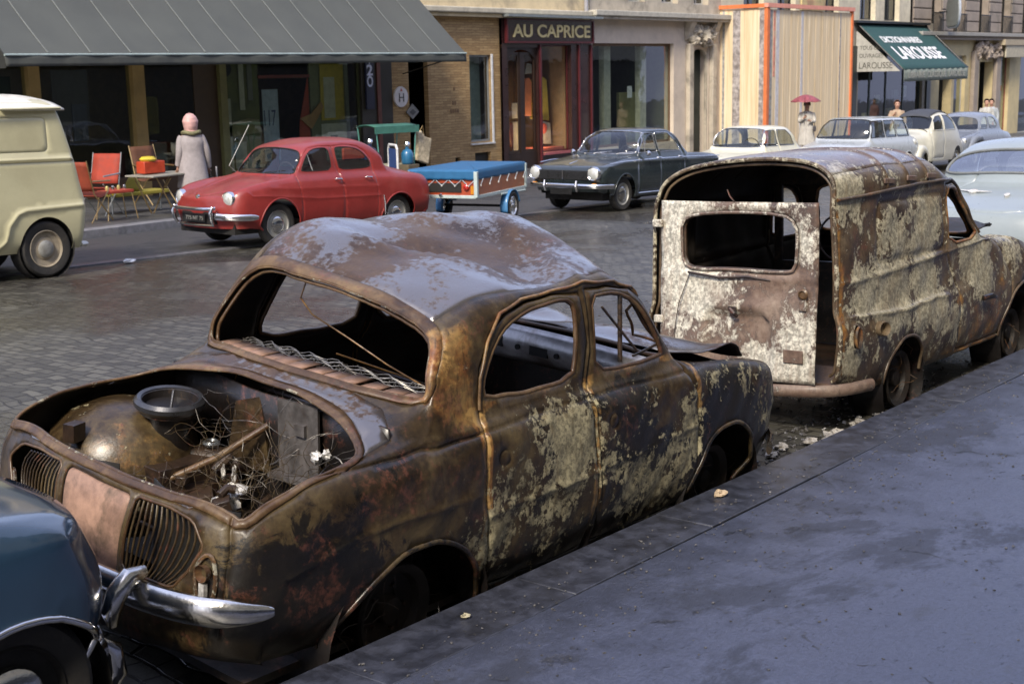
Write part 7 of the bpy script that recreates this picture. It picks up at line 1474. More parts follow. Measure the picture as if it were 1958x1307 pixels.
ORG = simple('orange_painted_timber', (.62, .17, .055), .6, var=.12); PNK = simple('faded_orange_timber', (.72, .30, .22), .6, var=.12)
MB().box(-.07, .09, -.06, .06, 0, HH).build('corner_post', ORG, HO, smooth=False); MB().box(HX-.03, HX+.08, -.05, .06, 0, HH).build('corner_post', ORG, HO, smooth=False)
MB().box(-.10, HX+.1, -.09, .05, HH, HH+.13).build('top_rail', PNK, HO, smooth=False); MB().box(-.08, .06, .05, 1.72, HH, HH+.12).build('top_rail', ORG, HO, smooth=False)
PST = [simple('torn_poster_lilac', (.34, .31, .30), .7, var=.5, scale=7, dirt=(.16, .13, .12), dirt_amt=.9), simple('torn_poster_white', (.56, .55, .56), .7, var=.15, scale=7, dirt=(.45, .30, .26), dirt_amt=.4), simple('torn_poster_grey', (.30, .30, .29), .7, var=.4, scale=7, dirt=(.4, .33, .2), dirt_amt=.6), simple('torn_poster_red', (.62, .25, .18), .7, var=.3, scale=9, dirt=(.6, .5, .35), dirt_amt=.8)]
for a, b, m_, z0 in ((.18, .36, 2, 0), (.62, .84, 1, 0), (2.40, 2.56, 1, .0), (5.40, 5.48, 0, 0)): MB().box(a, b, -.012, -.004, z0+.1, HH-.08).build('poster_strip', PST[m_], HO, smooth=False)
MB().box(.44, .56, -.012, -.004, 2.6, HH-.1).build('poster_strip', PST[3], HO, smooth=False)
for a, b, m_ in ((.95, 1.22, 0), (.10, .26, 0), (1.52, 1.60, 2)): MB().box(-.012, -.004, a, b, .1, HH-.05).build('poster_strip', PST[m_], HO, smooth=False)
# ================================================================ near side: the buildings behind the photographer (they shade the kerb and show in shop glass)
N_ = empty('near_side_building', Matrix.Identity(4), 'stone building on our own side of the street, behind the photographer', 'building')
mb = MB(); H = [(x, x+1.2, z, z+2.1) for x in np.arange(-16, 74, 2.8) for z in (5.0, 8.2, 11.2)]
v0 = MB(); wall(v0, -18, 76, 3.4, 14, 0, H, .25)
for i, p in enumerate(v0.v): v0.v[i] = (p[0], -3.0-p[1], p[2])
v0.build('upper_wall', STONE, N_, smooth=False); mb = MB(); mb.box(-18, 76, -3.4, -3.0, -2, 2.6); mb.build('shopfronts', simple('mixed_shopfront', (.045, .04, .035), .6), N_, smooth=False); MB().box(-18, 76, -3.35, -2.8, 2.6, 3.4).build('fascia', simple('cream_fascia', (.45, .42, .33), .7), N_, smooth=False)
MB().box(-18, 76, -3.35, -3.27, 3.4, 14).build('window_back', simple('window_dark', (.06, .07, .08), .3), N_, smooth=False)
t_ = text('PHARMACIE', T(26.6, -2.78, 3.0)@rot('Z', 90), .6, simple('yellow_pharmacy_letters', (.75, .68, .10), .5), N_, 4.6, bold=.02)
# ================================================================ camping trailer
def trailer():
    root = empty('camping_trailer', upright(16.15, 13.35, rad(15), .0), 'small trailer with a blue laced cover, orange side panels and red tail lamps', 'trailer')
    L_, W_, z0, z1 = 1.95, 1.15, .50, .86
    OR = simple('orange_brown_panel', (.42, .13, .045), .45, var=.12); ORd = simple('red_orange_panel', (.33, .06, .025), .4); FR = simple('pale_blue_frame', (.42, .50, .49), .4); BL = simple('bright_blue_cover', (.015, .11, .25), .55, var=.1, bump=.15); BLm = simple('blue_metal', (.06, .20, .42), .35, coat=.4); SV = M_['chrome_dull']
    # x along the side with the wheel, rear face toward -x; width along +y
    MB().box(.02, L_-.02, .0, .012, z0, z1).build('side_panel', OR, root, smooth=False); MB().box(.02, L_-.02, W_-.012, W_, z0, z1).build('side_panel', OR, root, smooth=False)
    MB().box(0, .012, .02, W_-.02, z0, z1).build('rear_panel', ORd, root, smooth=False); MB().box(L_-.012, L_, .02, W_-.02, z0, z1).build('front_panel', OR, root, smooth=False); MB().box(.02, L_-.02, .02, W_-.02, z0, z0+.02).build('floor', M_['dark'], root, smooth=False)
    for x in (0, L_):
        for y in (0, W_): MB().cbox((x, y, (z0+z1)/2), (.06, .06, z1-z0+.04)).build('corner_post', FR, root, bevel=.006)
    for y in (0, W_): MB().cbox((L_/2, y, z0-.01), (L_, .05, .05)).build('bottom_rail', FR, root, bevel=.006)
    for x in (0, L_): MB().cbox((x, W_/2, z0-.01), (.05, W_, .05)).build('bottom_rail', FR, root, bevel=.006)
    mb = MB(); n = 18
    def cov(u, v):
        a = 2*math.pi*u; per = [(0, 0), (L_, 0), (L_, W_), (0, W_)]; t = u*4; i = int(t) % 4; f = t-int(t); p = per[i]; q = per[(i+1) % 4]; x = p[0]+(q[0]-p[0])*f; y = p[1]+(q[1]-p[1])*f; cx, cy = L_/2, W_/2
        if v < .4: k = 1.03; z = z1-.10+.14*(v/.4)-.012*abs(math.sin(f*math.pi*6))*(1-v/.4)
        else: k = 1.03*(1-(v-.4)/.6); z = z1+.045+.03*(v-.4)/.6
        return (cx+(x-cx)*k, cy+(y-cy)*k, z)
    mb.grid(cov, 96, 12); mb.build('cover', BL, root, solid=.006)
    for side in range(2):
        mb = MB(); LL = L_ if side == 0 else W_; n = 6 if side == 0 else 5
        for k in range(n):
            c = .12+(LL-.24)*k/(n-1); P = (lambda s, z, d=.02: (s, -d, z)) if side == 0 else (lambda s, z, d=.02: (-d, s, z))
            mb.tube([P(c, z1-.20), P(c+.10 if side == 0 else c+.12, z1-.10)], .006, 5)
            if side == 1: mb.tube([P(c, z1-.20), P(c-.12, z1-.10)], .006, 5)
        mb.build('lacing', simple('grey_cord', (.4, .45, .5), .6), root)
        for k in range(n):
            c = .12+(LL-.24)*k/(n-1); P = (c, -.025, z1-.20) if side == 0 else (-.025, c, z1-.20); MB().lathe([(0, -.016), (.013, -.010), (.013, .01), (0, .016)], 8, T(*P)).build('hook', M_['ash_white'], root)
    for y in (.16, W_-.16):
        MB().lathe([(.05, 0), (.048, .02), (.03, .035), (0, .04)], 18, T(-.01, y, z0+.14)@rot('Y', -90)).build('tail_lamp', M_['red_lens'], root)
    MB().box(-.014, -.003, .25, W_-.26, z0+.06, z0+.20).build('plate_recess', M_['dark'], root, smooth=False)
    for y in (.05, W_-.05): MB().box(-.02, -.006, y-.035, y+.035, z0+.03, z0+.16).build('reflector', M_['amber_lens'], root, smooth=False)
    MB().tube([(-.03, .62, z0+.02), (-.06, .60, z0+.02), (-.06, .56, z0+.03)], .014, 6).build('latch', SV, root)
    for y, yy in ((-.0, 1), (W_, -1)):
        w = wheel(root, 1.28, y-.02*yy, .235, .235, .11, dict(tyre=M_['tyre'], rim=SV, chrome=SV), -1 if yy > 0 else 1, hub_r=.05)
        mb = MB(); mb.grid(lambda u, v: (1.28+.27*math.cos(rad(200-u*190)), y-.08+.13*v, .235+.27*math.sin(rad(200-u*190))), 20, 3); mb.build('mudguard', BLm, root, solid=.008)
        MB().tube([(1.60, y+.02, z0-.05), (1.45, y-.03, .33), (1.28, y-.02, .235)], .022, 8).build('suspension_arm', BLm, root)
    MB().tube([(1.28, -.02, .235), (1.28, W_+.02, .235)], .02, 8).build('axle', M_['dark'], root); MB().tube([(L_, W_/2, z0), (L_+.9, W_/2, .42)], .03, 8).build('drawbar', BLm, root); MB().tube([(.9, -.02, z0-.04), (1.9, -.02, z0-.06)], .018, 8).build('chassis_rail', FR, root)
trailer()
# ================================================================ goods on the far pavement
FG = 'camping goods on the far pavement'
def fp(x, y, yaw=0): return upright(x, y, yaw, .10)
BRS = simple('brass_tube', (.42, .30, .14), .35, .8); GRY = simple('grey_tube', (.34, .36, .35), .35, .7); REDC = simple('red_canvas', (.30, .04, .02), .75, bump=.2); REDC2 = simple('orange_red_canvas', (.24, .04, .015), .75, bump=.2); BLC = simple('blue_canvas', (.02, .05, .16), .7, bump=.2); YLW = simple('mustard_canvas', (.26, .22, .03), .7)
def folding_chair(name, m, label, cloth, tube, s=1.0):
    r = empty(name, m, label, 'chair', FG)
    for sg in (-1, 1):
        MB().tube([(-.30, .26*sg, .02), (.22, .26*sg, .52*s)], .011, 6).build('leg', tube, r); MB().tube([(.25, .27*sg, .02), (-.20, .27*sg, .46*s), (-.34, .27*sg, .98*s)], .011, 6).build('leg', tube, r)
        MB().tube([(-.24, .28*sg, .66*s), (.22, .28*sg, .64*s)], .014, 6).build('armrest', tube, r)
    MB().grid(lambda u, v: (-.19-.15*u, -.26+.52*v, (.50+.46*u)*s-.0), 6, 4).build('backrest', cloth, r, solid=.008); MB().grid(lambda u, v: (-.2+.42*u, -.26+.52*v, .44*s-.05*math.sin(u*3.14)+.03*u), 6, 4).build('seat', cloth, r, solid=.008)
    return r
folding_chair('folding_chair', fp(12.75, 18.45, rad(20)), 'orange-red folding chair with brass legs right behind the cream van', REDC2, BRS)
folding_chair('folding_chair', fp(13.55, 19.3, rad(-160)), 'dark red folding chair standing between the cream van and the camping table', REDC, GRY, 1.05)
folding_chair('folding_chair', fp(12.3, 19.9, rad(60)), 'dark green folding chair deepest under the awning behind the cream van', simple('dark_green_canvas', (.03, .05, .025), .8), GRY, 1.1)
folding_chair('folding_chair', fp(15.7, 20.6, rad(-90)), 'dark brown folding chair by the shop glass, right of the pink-hooded woman', simple('brown_canvas', (.10, .04, .02), .8), BRS, 1.1)
t_ = empty('camping_table', fp(14.35, 18.6, rad(8)), 'pale folding table holding a red picnic box beside the woman in the pink hood', 'table', FG)
MB().box(-.55, .55, -.32, .32, .66, .69).build('table_top', simple('pale_table_top', (.26, .25, .21), .5), t_, bevel=.008)
for sg in (-1, 1):
    MB().tube([(-.42, .25*sg, .66), (-.05, .27*sg, .02)], .012, 6).build('leg', BRS, t_); MB().tube([(.42, .25*sg, .66), (.0, .27*sg, .02)], .012, 6).build('leg', BRS, t_)
tag(MB().cbox((14.15, 18.65, GZ(14.15)+.10+.69+.11), (.42, .22, .20)).build('picnic_box', simple('red_orange_box', (.40, .045, .015), .5), None, bevel=.015), 'red-orange picnic box standing on the pale folding table', 'box', FG)
tag(MB().lathe([(.0, 0), (.12, 0), (.14, .03), (.10, .07), (0, .08)], 18, T(14.1, 18.65, GZ(14.1)+.10+.69+.212)).build('yellow_dish', simple('yellow_enamel', (.55, .42, .03), .4), None), 'yellow dish lying on top of the red-orange picnic box', 'dish', FG)
st2 = empty('storage_bench', fp(14.4, 19.5), 'low mustard cloth bench under the folding table', 'bench', FG); MB().box(-.5, .6, -.2, .2, .30, .36).build('seat', YLW, st2, bevel=.01); MB().grid(lambda u, v: (-.28+.4*v, -.1, .36+.28*math.sin(v*3.14)*u), 4, 8).build('back', YLW, st2, solid=.02)
for x in (-.45, .55): MB().tube([(x, 0, 0), (x, 0, .30)], .015, 6).build('leg', GRY, st2)
tp = empty('parasol_stand', fp(15.05, 18.2), 'bright thin metal pole leaning beside the table just left of the red car', 'pole', FG); MB().tube([(-.20, 0, .05), (.10, 0, .62)], .012, 6).build('pole', M_['chrome'], tp); MB().tube([(.10, 0, .62), (.10, 0, .78)], .018, 6).build('tip', M_['chrome'], tp)
tr = empty('stove', fp(13.35, 18.55), 'small camp stove with shiny burners on the pavement beside the orange-red chair', 'stove', FG); MB().cbox((0, 0, .45), (.5, .3, .05)).build('tray', REDC, tr, bevel=.01)
for k in range(4): MB().lathe([(.025, 0), (.03, .04), (.02, .07), (0, .075)], 10, T(-.17+.11*k, -.02, .475)).build('burner', M_['chrome'] if k % 2 else simple('yellow_burner', (.6, .5, .2), .3, .5), tr)
for x, y in ((-.22, -.12), (.22, -.12), (-.22, .12), (.22, .12)): MB().tube([(x*1.3, y*1.3, 0), (x, y, .43)], .009, 5).build('leg', BRS, tr)
# swing seat, gas bottles, blue chair, bag
sw = empty('swing_seat', fp(21.9, 20.6, rad(-10)), 'garden swing seat with a green canopy on a tube frame by the brick entrance', 'swing seat', FG); GRC = simple('green_canopy_cloth', (.04, .14, .11), .7)
MB().grid(lambda u, v: (-.55+1.15*u, -.35+.7*v, 1.30+.05*math.sin(v*3.14)), 6, 6).build('canopy', GRC, sw, solid=.015); MB().box(-.56, .62, -.37, -.34, 1.16, 1.31).build('fringe', GRC, sw, smooth=False)
for x in (-.52, .56): 
    for y in (-.33, .33): MB().tube([(x, y, 1.3), (x-.12*np.sign(x), y, .02)], .014, 6).build('frame_tube', simple('green_tube', (.10, .28, .24), .4), sw)
MB().box(-.45, .5, -.25, .25, .42, .48).build('seat', simple('pale_cushion', (.35, .33, .24), .8), sw, bevel=.02)
for (x, y, s, c, lab) in ((20.75, 20.0, 1.0, (.015, .03, .09), 'dark blue gas bottle with a lamp burner on top'), (21.95, 20.05, .8, (.02, .12, .24), 'bright blue gas bottle under the green swing seat canopy')):
    g_ = empty('gas_bottle', fp(x, y), lab, 'gas bottle', FG); zb = .50
    MB().lathe([(.0, 0), (.14*s, 0), (.165*s, .03), (.165*s, .28*s), (.12*s, .36*s), (.04, .40*s), (.04, .46*s), (0, .46*s)], 24, T(0, 0, zb)).build('cylinder', simple('bottle_paint_%d' % int(x*10), c, .35, coat=.4), g_)
    MB().lathe([(.0, 0), (.05, .01), (.07, .05), (.05, .10), (0, .12)], 14, T(0, 0, zb+.46*s)).build('burner', M_['chrome'], g_); MB().cbox((0, 0, .25), (.36, .36, .48)).build('crate', simple('crate_wood_%d' % int(x*10), (.10, .08, .05), .8), g_, bevel=.01)
rb = empty('folded_chair', fp(19.95, 19.7), 'red folding chair back showing over the rear of the red car', 'chair', FG); MB().cbox((0, 0, .80), (.62, .05, .24)).build('backrest', REDC, rb, bevel=.02)
for x in (-.28, .28): MB().tube([(x, 0, .92), (x, .1, 0)], .012, 6).build('leg', GRY, rb)
MB().cbox((0, .2, .42), (.56, .4, .04)).build('seat', REDC, rb, bevel=.01)
bc = empty('folding_chair', fp(18.55, 17.3, rad(60)), 'folding chair with a dark blue canvas back between the red car and the trailer', 'chair', FG)
P = [(-.27, 0, .05), (-.27, 0, .98), (-.20, 0, 1.05), (.22, 0, 1.05), (.27, 0, .98), (.27, 0, .05)]; MB().tube(P, .022, 8).build('frame', simple('white_tube', (.62, .62, .60), .4), bc); MB().box(-.24, .24, -.01, .01, .42, .98).build('backrest', BLC, bc, smooth=False); MB().box(-.24, .24, -.0, .4, .38, .41).build('seat', BLC, bc, smooth=False)
for x in (-.24, .24): MB().tube([(x, .02, .5), (x, .42, .03)], .014, 6).build('leg', GRY, bc)
bg_ = empty('paper_bag', fp(22.75, 20.3), 'cream patterned bag hanging at the right end of the swing seat', 'bag', FG); MB().prism([(-.22, .55), (.10, .45), (.24, 1.0), (.02, 1.06), (-.1, 1.20), (-.2, 1.15)], -.06, .06, 'y').build('bag', simple('cream_bag', (.45, .38, .26), .8, var=.4, scale=10), bg_, bevel=.02, smooth=False); MB().tube([(-.1, 0, 1.18), (0, 0, 1.30), (.05, 0, 1.05)], .008, 5).build('strap', BRS, bg_)
# ================================================================ people
def skin_body(root, name, nodes, edges, mat, sub=2):
    """one continuous surface grown over connected joints; nodes {key:(x,y,z,r[,r2])}"""
    keys = list(nodes); me = bpy.data.meshes.new(name); me.from_pydata([nodes[k][:3] for k in keys], [(keys.index(a), keys.index(b)) for a, b in edges], []); o = bpy.data.objects.new(name, me); COL.objects.link(o)
    sk = o.modifiers.new('skin', 'SKIN'); 
    if not me.skin_vertices: me.attributes
    for i, k in enumerate(keys): v = me.skin_vertices[0].data[i]; r = nodes[k][3]; v.radius = (r, nodes[k][4] if len(nodes[k]) > 4 else r); v.use_root = (i == 0)
    sk.use_smooth_shade = True; ss = o.modifiers.new('sub', 'SUBSURF'); ss.levels = sub; ss.render_levels = sub
    dg = bpy.context.evaluated_depsgraph_get(); m2 = bpy.data.meshes.new_from_object(o.evaluated_get(dg)); bpy.data.objects.remove(o); m2.name = name
    m2.materials.clear(); m2.materials.append(mat); m2.polygons.foreach_set('use_smooth', [True]*len(m2.polygons)); n = bpy.data.objects.new(name, m2); COL.objects.link(n); n.parent = root; return n
SKIN = simple('skin', (.42, .24, .17), .55, var=.06, scale=5, bump=.03)
def person(m, label, group, arms, lean=0, stride=.12, legcol=(.05, .045, .05), hair=(.04, .025, .02), body=None, h=1.0):
    """facing +x. arms: dict side -> (elbow, hand)"""
    r = empty('person', m, label, 'person', group)
    N = {'pel': (0, 0, .92, .14, .11), 'wa': (0, 0, 1.06, .12, .10), 'ch': (.01, 0, 1.26, .155, .11), 'nk0': (0, 0, 1.40, .085, .075), 'nk': (.005, 0, 1.46, .050, .050), 'jaw': (.03, 0, 1.54, .066, .070), 'hd': (.01, 0, 1.63, .088, .098), 'cr': (0, 0, 1.69, .06, .07), 'nose': (.115, 0, 1.585, .013, .012)}
    E = [('pel', 'wa'), ('wa', 'ch'), ('ch', 'nk0'), ('nk0', 'nk'), ('nk', 'jaw'), ('jaw', 'hd'), ('hd', 'cr'), ('jaw', 'nose')]
    for sg, s in ((1, 'l'), (-1, 'r')):
        f = stride*sg
        N.update({'hp'+s: (0, .085*sg, .86, .085), 'kn'+s: (f*.55+.02, .09*sg, .48, .055), 'an'+s: (f, .09*sg, .09, .036), 'to'+s: (f+.15, .10*sg, .035, .030)})
        E += [('pel', 'hp'+s), ('hp'+s, 'kn'+s), ('kn'+s, 'an'+s), ('an'+s, 'to'+s)]
        el, ha = arms[s]; N.update({'sh'+s: (0, .165*sg, 1.36, .062), 'el'+s: (*el, .041), 'wr'+s: (*ha, .026)}); E += [('ch', 'sh'+s), ('sh'+s, 'el'+s), ('el'+s, 'wr'+s)]
        e, hh = Vector(el), Vector(ha); d = (hh-e).normalized(); side = d.cross(Vector((1, 0, 0))); side = side.normalized() if side.length > .1 else Vector((0, 1, 0)); fw = side.cross(d)
        palm = hh+d*.055; N['pa'+s] = (*palm, .030, .018); E.append(('wr'+s, 'pa'+s))
        for k in range(4):
            b_ = palm+d*.035+side*(.030-.020*k)*.9; t1 = b_+d*(.035 if k in (1, 2) else .028)+fw*.008; t2 = t1+d*.018+fw*.02
            N['f%d%s' % (k, s)] = (*b_, .0095); N['g%d%s' % (k, s)] = (*t1, .0085); N['h%d%s' % (k, s)] = (*t2, .007); E += [('pa'+s, 'f%d%s' % (k, s)), ('f%d%s' % (k, s), 'g%d%s' % (k, s)), ('g%d%s' % (k, s), 'h%d%s' % (k, s))]
        tb = palm-d*.02+side*.035; N['tb'+s] = (*tb, .011); N['tc'+s] = (*(tb+d*.035+side*.012+fw*.012), .009); E += [('pa'+s, 'tb'+s), ('tb'+s, 'tc'+s)]
    b = skin_body(r, 'body', N, E, SKIN, 1)
    dk = simple('face_dark_%d' % len(bpy.data.materials), (.03, .02, .02), .5)
    for sg in (-1, 1): MB().lathe([(0, -.006), (.013, 0), (0, .006)], 8, T(.098, .032*sg, 1.625)@rot('Y', 90)@Matrix.Scale(1.3, 4, (0, 1, 0))).build('eye', dk, r); MB().lathe([(0, -.01), (.022, 0), (0, .01)], 8, T(.0, .097*sg, 1.60)@rot('X', 90)).build('ear', SKIN, r)
    MB().tube([(.098, -.022, 1.545), (.106, 0, 1.543), (.098, .022, 1.545)], .006, 5).build('mouth', simple('lip_%d' % len(bpy.data.materials), (.30, .09, .07), .5), r)
    if hair: MB().grid(lambda u, v: (-.015+.108*math.sin(rad(8+u*100))*math.cos(rad(75+v*210))*1.02, .106*math.sin(rad(8+u*100))*math.sin(rad(75+v*210)), 1.635+.118*math.cos(rad(8+u*100))), 10, 16).build('hair', simple('hair_%d' % len(bpy.data.materials), hair, .6, bump=.3), r, solid=.012)
    for sg, s in ((1, 'l'), (-1, 'r')):
        f = stride*sg; MB().tube([(f-.06, .09*sg, .05), (f+.02, .095*sg, .055), (f+.13, .10*sg, .04), (f+.20, .10*sg, .03)], [.036, .045, .042, .02], 10, sx=1, sy=1).build('shoe', simple('shoe_%d' % len(bpy.data.materials), (.03, .02, .015), .4), r)
    return r, N
def coat(r, mat, z0, z1=1.44, wid=1.0, flare=1.25, name='coat'):
    mb = MB(); n = 28
    def f(u, v):
        z = z1+(z0-z1)*u; a = v*2*math.pi; rw = np.interp(z, [z0, .95, 1.1, 1.28, 1.38, 1.44, 1.47], [.235*flare, .205, .185, .205, .185, .09, .07])*wid; rd = np.interp(z, [z0, .95, 1.1, 1.28, 1.38, 1.44, 1.47], [.20*flare, .165, .145, .15, .12, .085, .07])*wid
        fold = 1+.035*math.sin(a*5+z*2)*np.clip((1.15-z)/.5, 0, 1); return (rd*math.cos(a)*fold, rw*math.sin(a)*fold, z)
    mb.grid(f, 26, n); return mb.build(name, mat, r, solid=.01, sharp=80)
def sleeve(r, pts, mat, rs): return MB().tube([tuple(q) for q in chaikin(pts, 2, False)], list(np.interp(np.linspace(0, 1, len(chaikin(pts, 2, False))), np.linspace(0, 1, len(rs)), rs)), 12).build('sleeve', mat, r, sharp=80)
# woman seen from behind, pink hood
arms = {'l': ((-.04, .24, 1.08), (.05, .26, .86)), 'r': ((-.02, -.27, 1.08), (.10, -.30, .80))}
MAUVE = simple('mauve_grey_coat', (.30, .27, .27), .85, var=.12, scale=12, bump=.25); PINK = simple('pink_rain_hood', (.56, .33, .30), .55, bump=.15)
r, N = person(upright(14.78, 18.35, rad(62), .10), 'woman in a grey coat and pink rain hood seen from behind on the far pavement', 'people on the far pavement', arms, hair=None)
for c in r.children: pass
r.scale = (.93, .93, .93)
coat(r, MAUVE, .48, wid=1.12, flare=1.12); 
for s, sg in (('l', 1), ('r', -1)): el, ha = arms[s]; sleeve(r, [(0, .155*sg, 1.38), (0, .20*sg, 1.30), el, tuple(np.array(el)*.1+np.array(ha)*.9)], MAUVE, [.07, .078, .068, .055, .052])
MB().grid(lambda u, v: (lambda r_, z_, a: (-.01+r_*math.cos(a)*(1.12-.1*math.sin(a*2))*(1+.03*math.sin(a*7+z_*30)), r_*math.sin(a)*(1.02+.04*math.sin(5*z_*8)), 1.625+z_+.012*math.cos(a)))(np.interp(u, [0, .12, .3, .5, .7, .88, 1], [0, .062, .112, .132, .128, .105, .125]), np.interp(u, [0, .12, .3, .5, .7, .88, 1], [.165, .155, .105, .03, -.05, -.12, -.17]), v*6.2832), 24, 36).build('hood', PINK, r, solid=.006); MB().tube([(.13*math.cos(a)-.02, .15*math.sin(a), 1.455+.012*math.cos(3*a)) for a in np.linspace(0, 6.28, 20, False)], .035, 8, True).build('scarf', simple('olive_scarf', (.17, .16, .08), .8, var=.4, scale=20), r)
HB = empty('handbag', upright(14.78, 18.35, rad(62), .10), 'small dark handbag held in the right hand of the woman in the pink hood', 'bag'); MB().cbox((.11, -.30, .50), (.26, .09, .20)).build('bag', simple('black_leather', (.02, .02, .022), .35), HB, bevel=.02); MB().tube([(.02, -.30, .59), (.05, -.295, .70), (.11, -.285, .735), (.17, -.295, .70), (.20, -.30, .59)], .008, 6).build('handle', simple('black_leather2', (.02, .02, .022), .35), HB)
# woman with umbrella
arms2 = {'l': ((.05, .24, 1.12), (.22, .12, 1.16)), 'r': ((.06, -.22, 1.10), (.22, -.06, 1.25))}
GC = simple('pale_raincoat', (.44, .42, .38), .8, bump=.2)
mU = upright(38.2, 18.6, rad(-160), .10)
r2, _ = person(mU, 'woman in a pale raincoat walking under a pink umbrella in front of the hoarding', 'people on the far pavement', arms2, hair=(.05, .03, .02))
coat(r2, GC, .42, flare=1.15)
for s, sg in (('l', 1), ('r', -1)): el, ha = arms2[s]; sleeve(r2, [(0, .155*sg, 1.38), (0, .19*sg, 1.30), el, tuple(np.array(el)*.15+np.array(ha)*.85)], GC, [.065, .07, .06, .05, .048])
UM = empty('umbrella', mU, 'small pink patterned umbrella held over the woman in front of the hoarding', 'umbrella')
def umb(u, v):
    a = v*2*math.pi; rr = .47*u; sc = 1-.10*abs(math.cos(a*4))*u**2; return (.12+rr*math.cos(a)*sc, -.03+rr*math.sin(a)*sc, 1.93-.20*u**1.8-.02*abs(math.cos(a*4))*u**2)
MB().grid(umb, 10, 48).build('canopy', simple('pink_umbrella', (.24, .06, .075), .6, var=.35, scale=14), UM, solid=.004); MB().tube([(.12, -.03, 1.99), (.22, -.06, 1.20)], .008, 6).build('shaft', GRY, UM)
MB().tube([(.22, -.06, 1.2), (.225, -.06, 1.12), (.25, -.06, 1.09)], .013, 6).build('handle', M_['dark'], UM)
HB2 = empty('handbag', mU, 'dark handbag on the arm of the woman under the umbrella', 'bag'); MB().cbox((.12, .24, .92), (.22, .08, .16)).build('bag', simple('dark_bag', (.05, .045, .05), .5), HB2, bevel=.02); MB().tube([(.04, .24, 1.0), (.12, .24, 1.12), (.2, .24, 1.0)], .008, 5).build('handle', M_['dark'], HB2)
# man behind the estate
arms3 = {'l': ((.0, .27, 1.12), (.10, .24, .92)), 'r': ((.02, -.26, 1.12), (.14, -.12, 1.28))}
TAN = simple('tan_jacket', (.40, .30, .21), .8)
r3, _ = person(upright(42.6, 17.6, rad(-150), .10), 'man in a tan jacket standing behind the pale grey estate car', 'people on the far pavement', arms3, hair=(.10, .05, .03))
coat(r3, TAN, .82, flare=.95)
for s, sg in (('l', 1), ('r', -1)): el, ha = arms3[s]; sleeve(r3, [(0, .155*sg, 1.38), (0, .19*sg, 1.30), el, tuple(np.array(el)*.15+np.array(ha)*.85)], TAN, [.07, .072, .062, .05, .048])
for k, (x, y, yaw, c, lab) in enumerate(((51.5, 17.8, -150, (.42, .42, .40), 'passer-by in a pale grey coat behind the ivory car, left of a pair'), (52.6, 18.0, -165, (.33, .36, .38), 'passer-by in a blue-grey jacket with dark hair, right of the pair behind the ivory car'), (64.5, 17.9, -155, (.28, .16, .14), 'distant passer-by in dull red-brown at the far right edge of the street'))):
    mt = simple('passer_coat_%d' % k, c, .8); rr, _ = person(upright(x, y, rad(yaw), .10), lab, 'people on the far pavement', {'l': ((0, .25, 1.1), (.08, .24, .88)), 'r': ((0, -.25, 1.1), (.06, -.24, .88))}, hair=(.03, .02, .02))
    coat(rr, mt, .55)
    for sg in (1, -1): sleeve(rr, [(0, .155*sg, 1.38), (0, .2*sg, 1.3), (0, .25*sg, 1.1), (.07, .24*sg, .9)], mt, [.065, .07, .06, .05])
# ================================================================ debris by the kerb
LIT = simple('pale_rubble', (.42, .39, .34), .6, var=.4, scale=30, bump=.4, dirt=(.14, .12, .10), dirt_amt=.8)
mb = MB(); rnd = random.Random(3)
for k in range(300):
    t = rnd.random(); x = 5.9+t*2.4+rnd.gauss(0, .12); y = 3.42+abs(rnd.gauss(0, .30)); z = GZ(x)-.065+rnd.uniform(0, .02); s = rnd.uniform(.003, .011)*(1.6 if rnd.random() < .08 else 1)
    M = T(x, y, z)@Matrix.Rotation(rnd.uniform(0, 6), 4, 'Z')@Matrix.Rotation(rnd.uniform(0, 6), 4, 'X'); mb.box(-s, s, -s*.7, s*.7, -s*.35, s*.35, M)
for k in range(260):
    x = rnd.uniform(2.2, 6.2); y = 3.28+abs(rnd.gauss(0, .25)); s = rnd.uniform(.003, .012); M = T(x, y, GZ(x)-.06+rnd.uniform(0, .015))@Matrix.Rotation(rnd.uniform(0, 6), 4, 'Z')@Matrix.Rotation(rnd.uniform(0, 6), 4, 'X'); mb.box(-s, s, -s, s, -s*.3, s*.3, M)
o = mb.build('rubble', simple('ash_and_glass', (.13, .125, .125), .22, var=.8, scale=60, bump=.3, spec=.8), None, smooth=False); tag(o, 'scattered glass crumbs and ash lying in the gutter', 'debris', None, 'stuff')
def rock(x, y, r, seed, label, z=None, sq=(1, 1, .6), mat=None, group='pale lumps of rubble in the gutter'):
    mb = MB(); lump(mb, (0, 0, 0), r, seed, sq); o = mb.build('rubble_lump', mat or LIT, None, sharp=25); o.location = (x, y, (GZ(x)-.06+r*.5) if z is None else z); tag(o, label, 'rubble', group)
for k, (x, y, r) in enumerate(((8.15, 3.30, .045), (8.05, 3.36, .05), (7.93, 3.33, .045), (7.80, 3.40, .055), (7.66, 3.36, .05), (7.52, 3.42, .045), (7.40, 3.40, .055), (7.25, 3.46, .04), (7.05, 3.55, .035), (6.85, 3.52, .03), (6.7, 3.62, .03))):
    rock(x, y, r, k+30, 'pale lump of rubble in the gutter row between the two burnt-out vehicles', sq=(1.3, 1, .55))
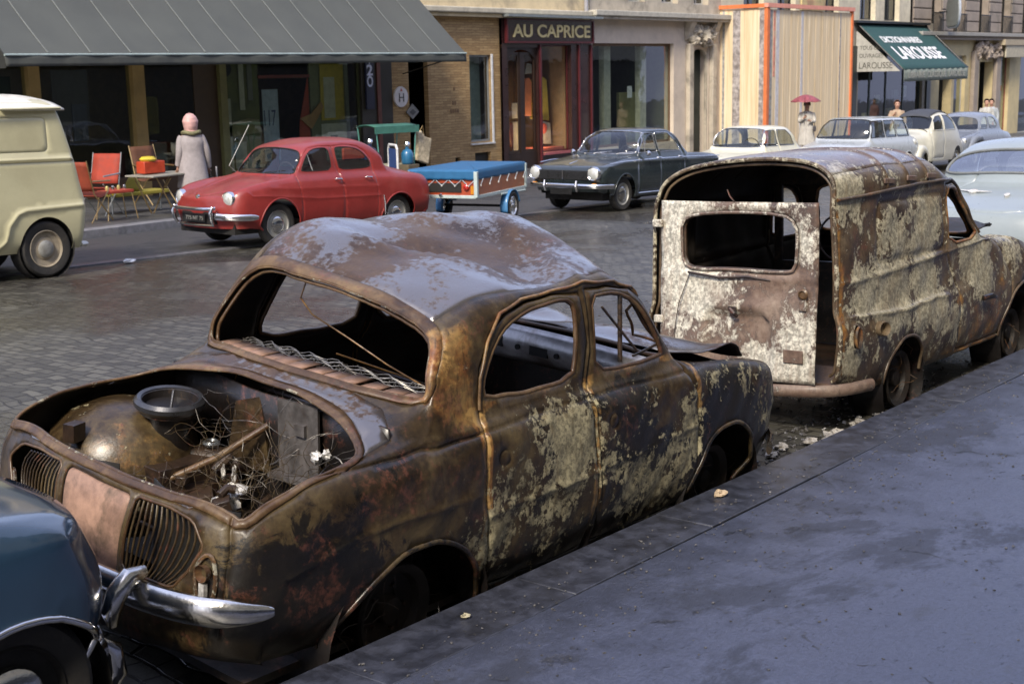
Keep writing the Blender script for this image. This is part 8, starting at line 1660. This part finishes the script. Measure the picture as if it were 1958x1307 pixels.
rock(5.52, 3.10, .026, 60, 'single pale stone lying on the kerb beside the front wheel of the burnt saloon', GZ(5.52)+.115, (1.3, 1, .6), simple('tan_stone', (.6, .46, .30), .6))
rock(3.60, 3.08, .014, 61, 'small cream scrap lying on the kerb beside the rear wheel arch of the burnt saloon', GZ(3.6)+.108, (1.4, 1, .5), simple('cream_scrap', (.5, .45, .3), .6))
rock(10.3, 14.15, .05, 62, 'scrap of white paper lying at the gutter behind the cream van', GZ(10.3)+.02, (1.6, 1, .5), simple('white_scrap', (.7, .72, .76), .6))

mb = MB(); rnd = random.Random(8)
for k in range(2600):
    x = rnd.uniform(2.0, 14); y = rnd.uniform(-.5, 3.1) if k % 3 else 3.05-abs(rnd.gauss(0, .35)); s = rnd.uniform(.0012, .0042)*(1+x*.06); M = T(x, y, GZ(x)+.099+(.002 if y > 2.88 else 0))@Matrix.Rotation(rnd.uniform(0, 6), 4, 'Z')@Matrix.Rotation(rnd.uniform(-.6, .6), 4, 'X'); mb.box(-s, s, -s*.8, s*.8, -s*.4, s*.5, M)
tag(mb.build('grit', simple('pavement_grit', (.12, .115, .11), .6, var=.9, scale=80, bump=0), None, smooth=False), 'fine grit and soot crumbs strewn over the near pavement', 'grit', None, 'stuff')
mb = MB()
for k in range(900):
    x = rnd.uniform(1.5, 12); y = rnd.uniform(3.25, 7.5) if k % 2 else rnd.uniform(3.22, 4.9); s = rnd.uniform(.002, .007)*(1+x*.05); zz = float(np.interp(y, [3.19, 3.5, 4.3, 5.6, 9], [-.075, -.065, -.03, 0, .02])); M = T(x, y, GZ(x)+zz+.003)@Matrix.Rotation(rnd.uniform(0, 6), 4, 'Z')@Matrix.Rotation(rnd.uniform(-.8, .8), 4, 'X'); mb.box(-s, s, -s*.8, s*.8, -s*.4, s*.5, M)
tag(mb.build('charred_litter', simple('charred_flakes', (.05, .042, .035), .6, var=.9, scale=80, bump=0), None, smooth=False), 'charred flakes and crumbs scattered on the setts around the wrecks', 'litter', None, 'stuff')
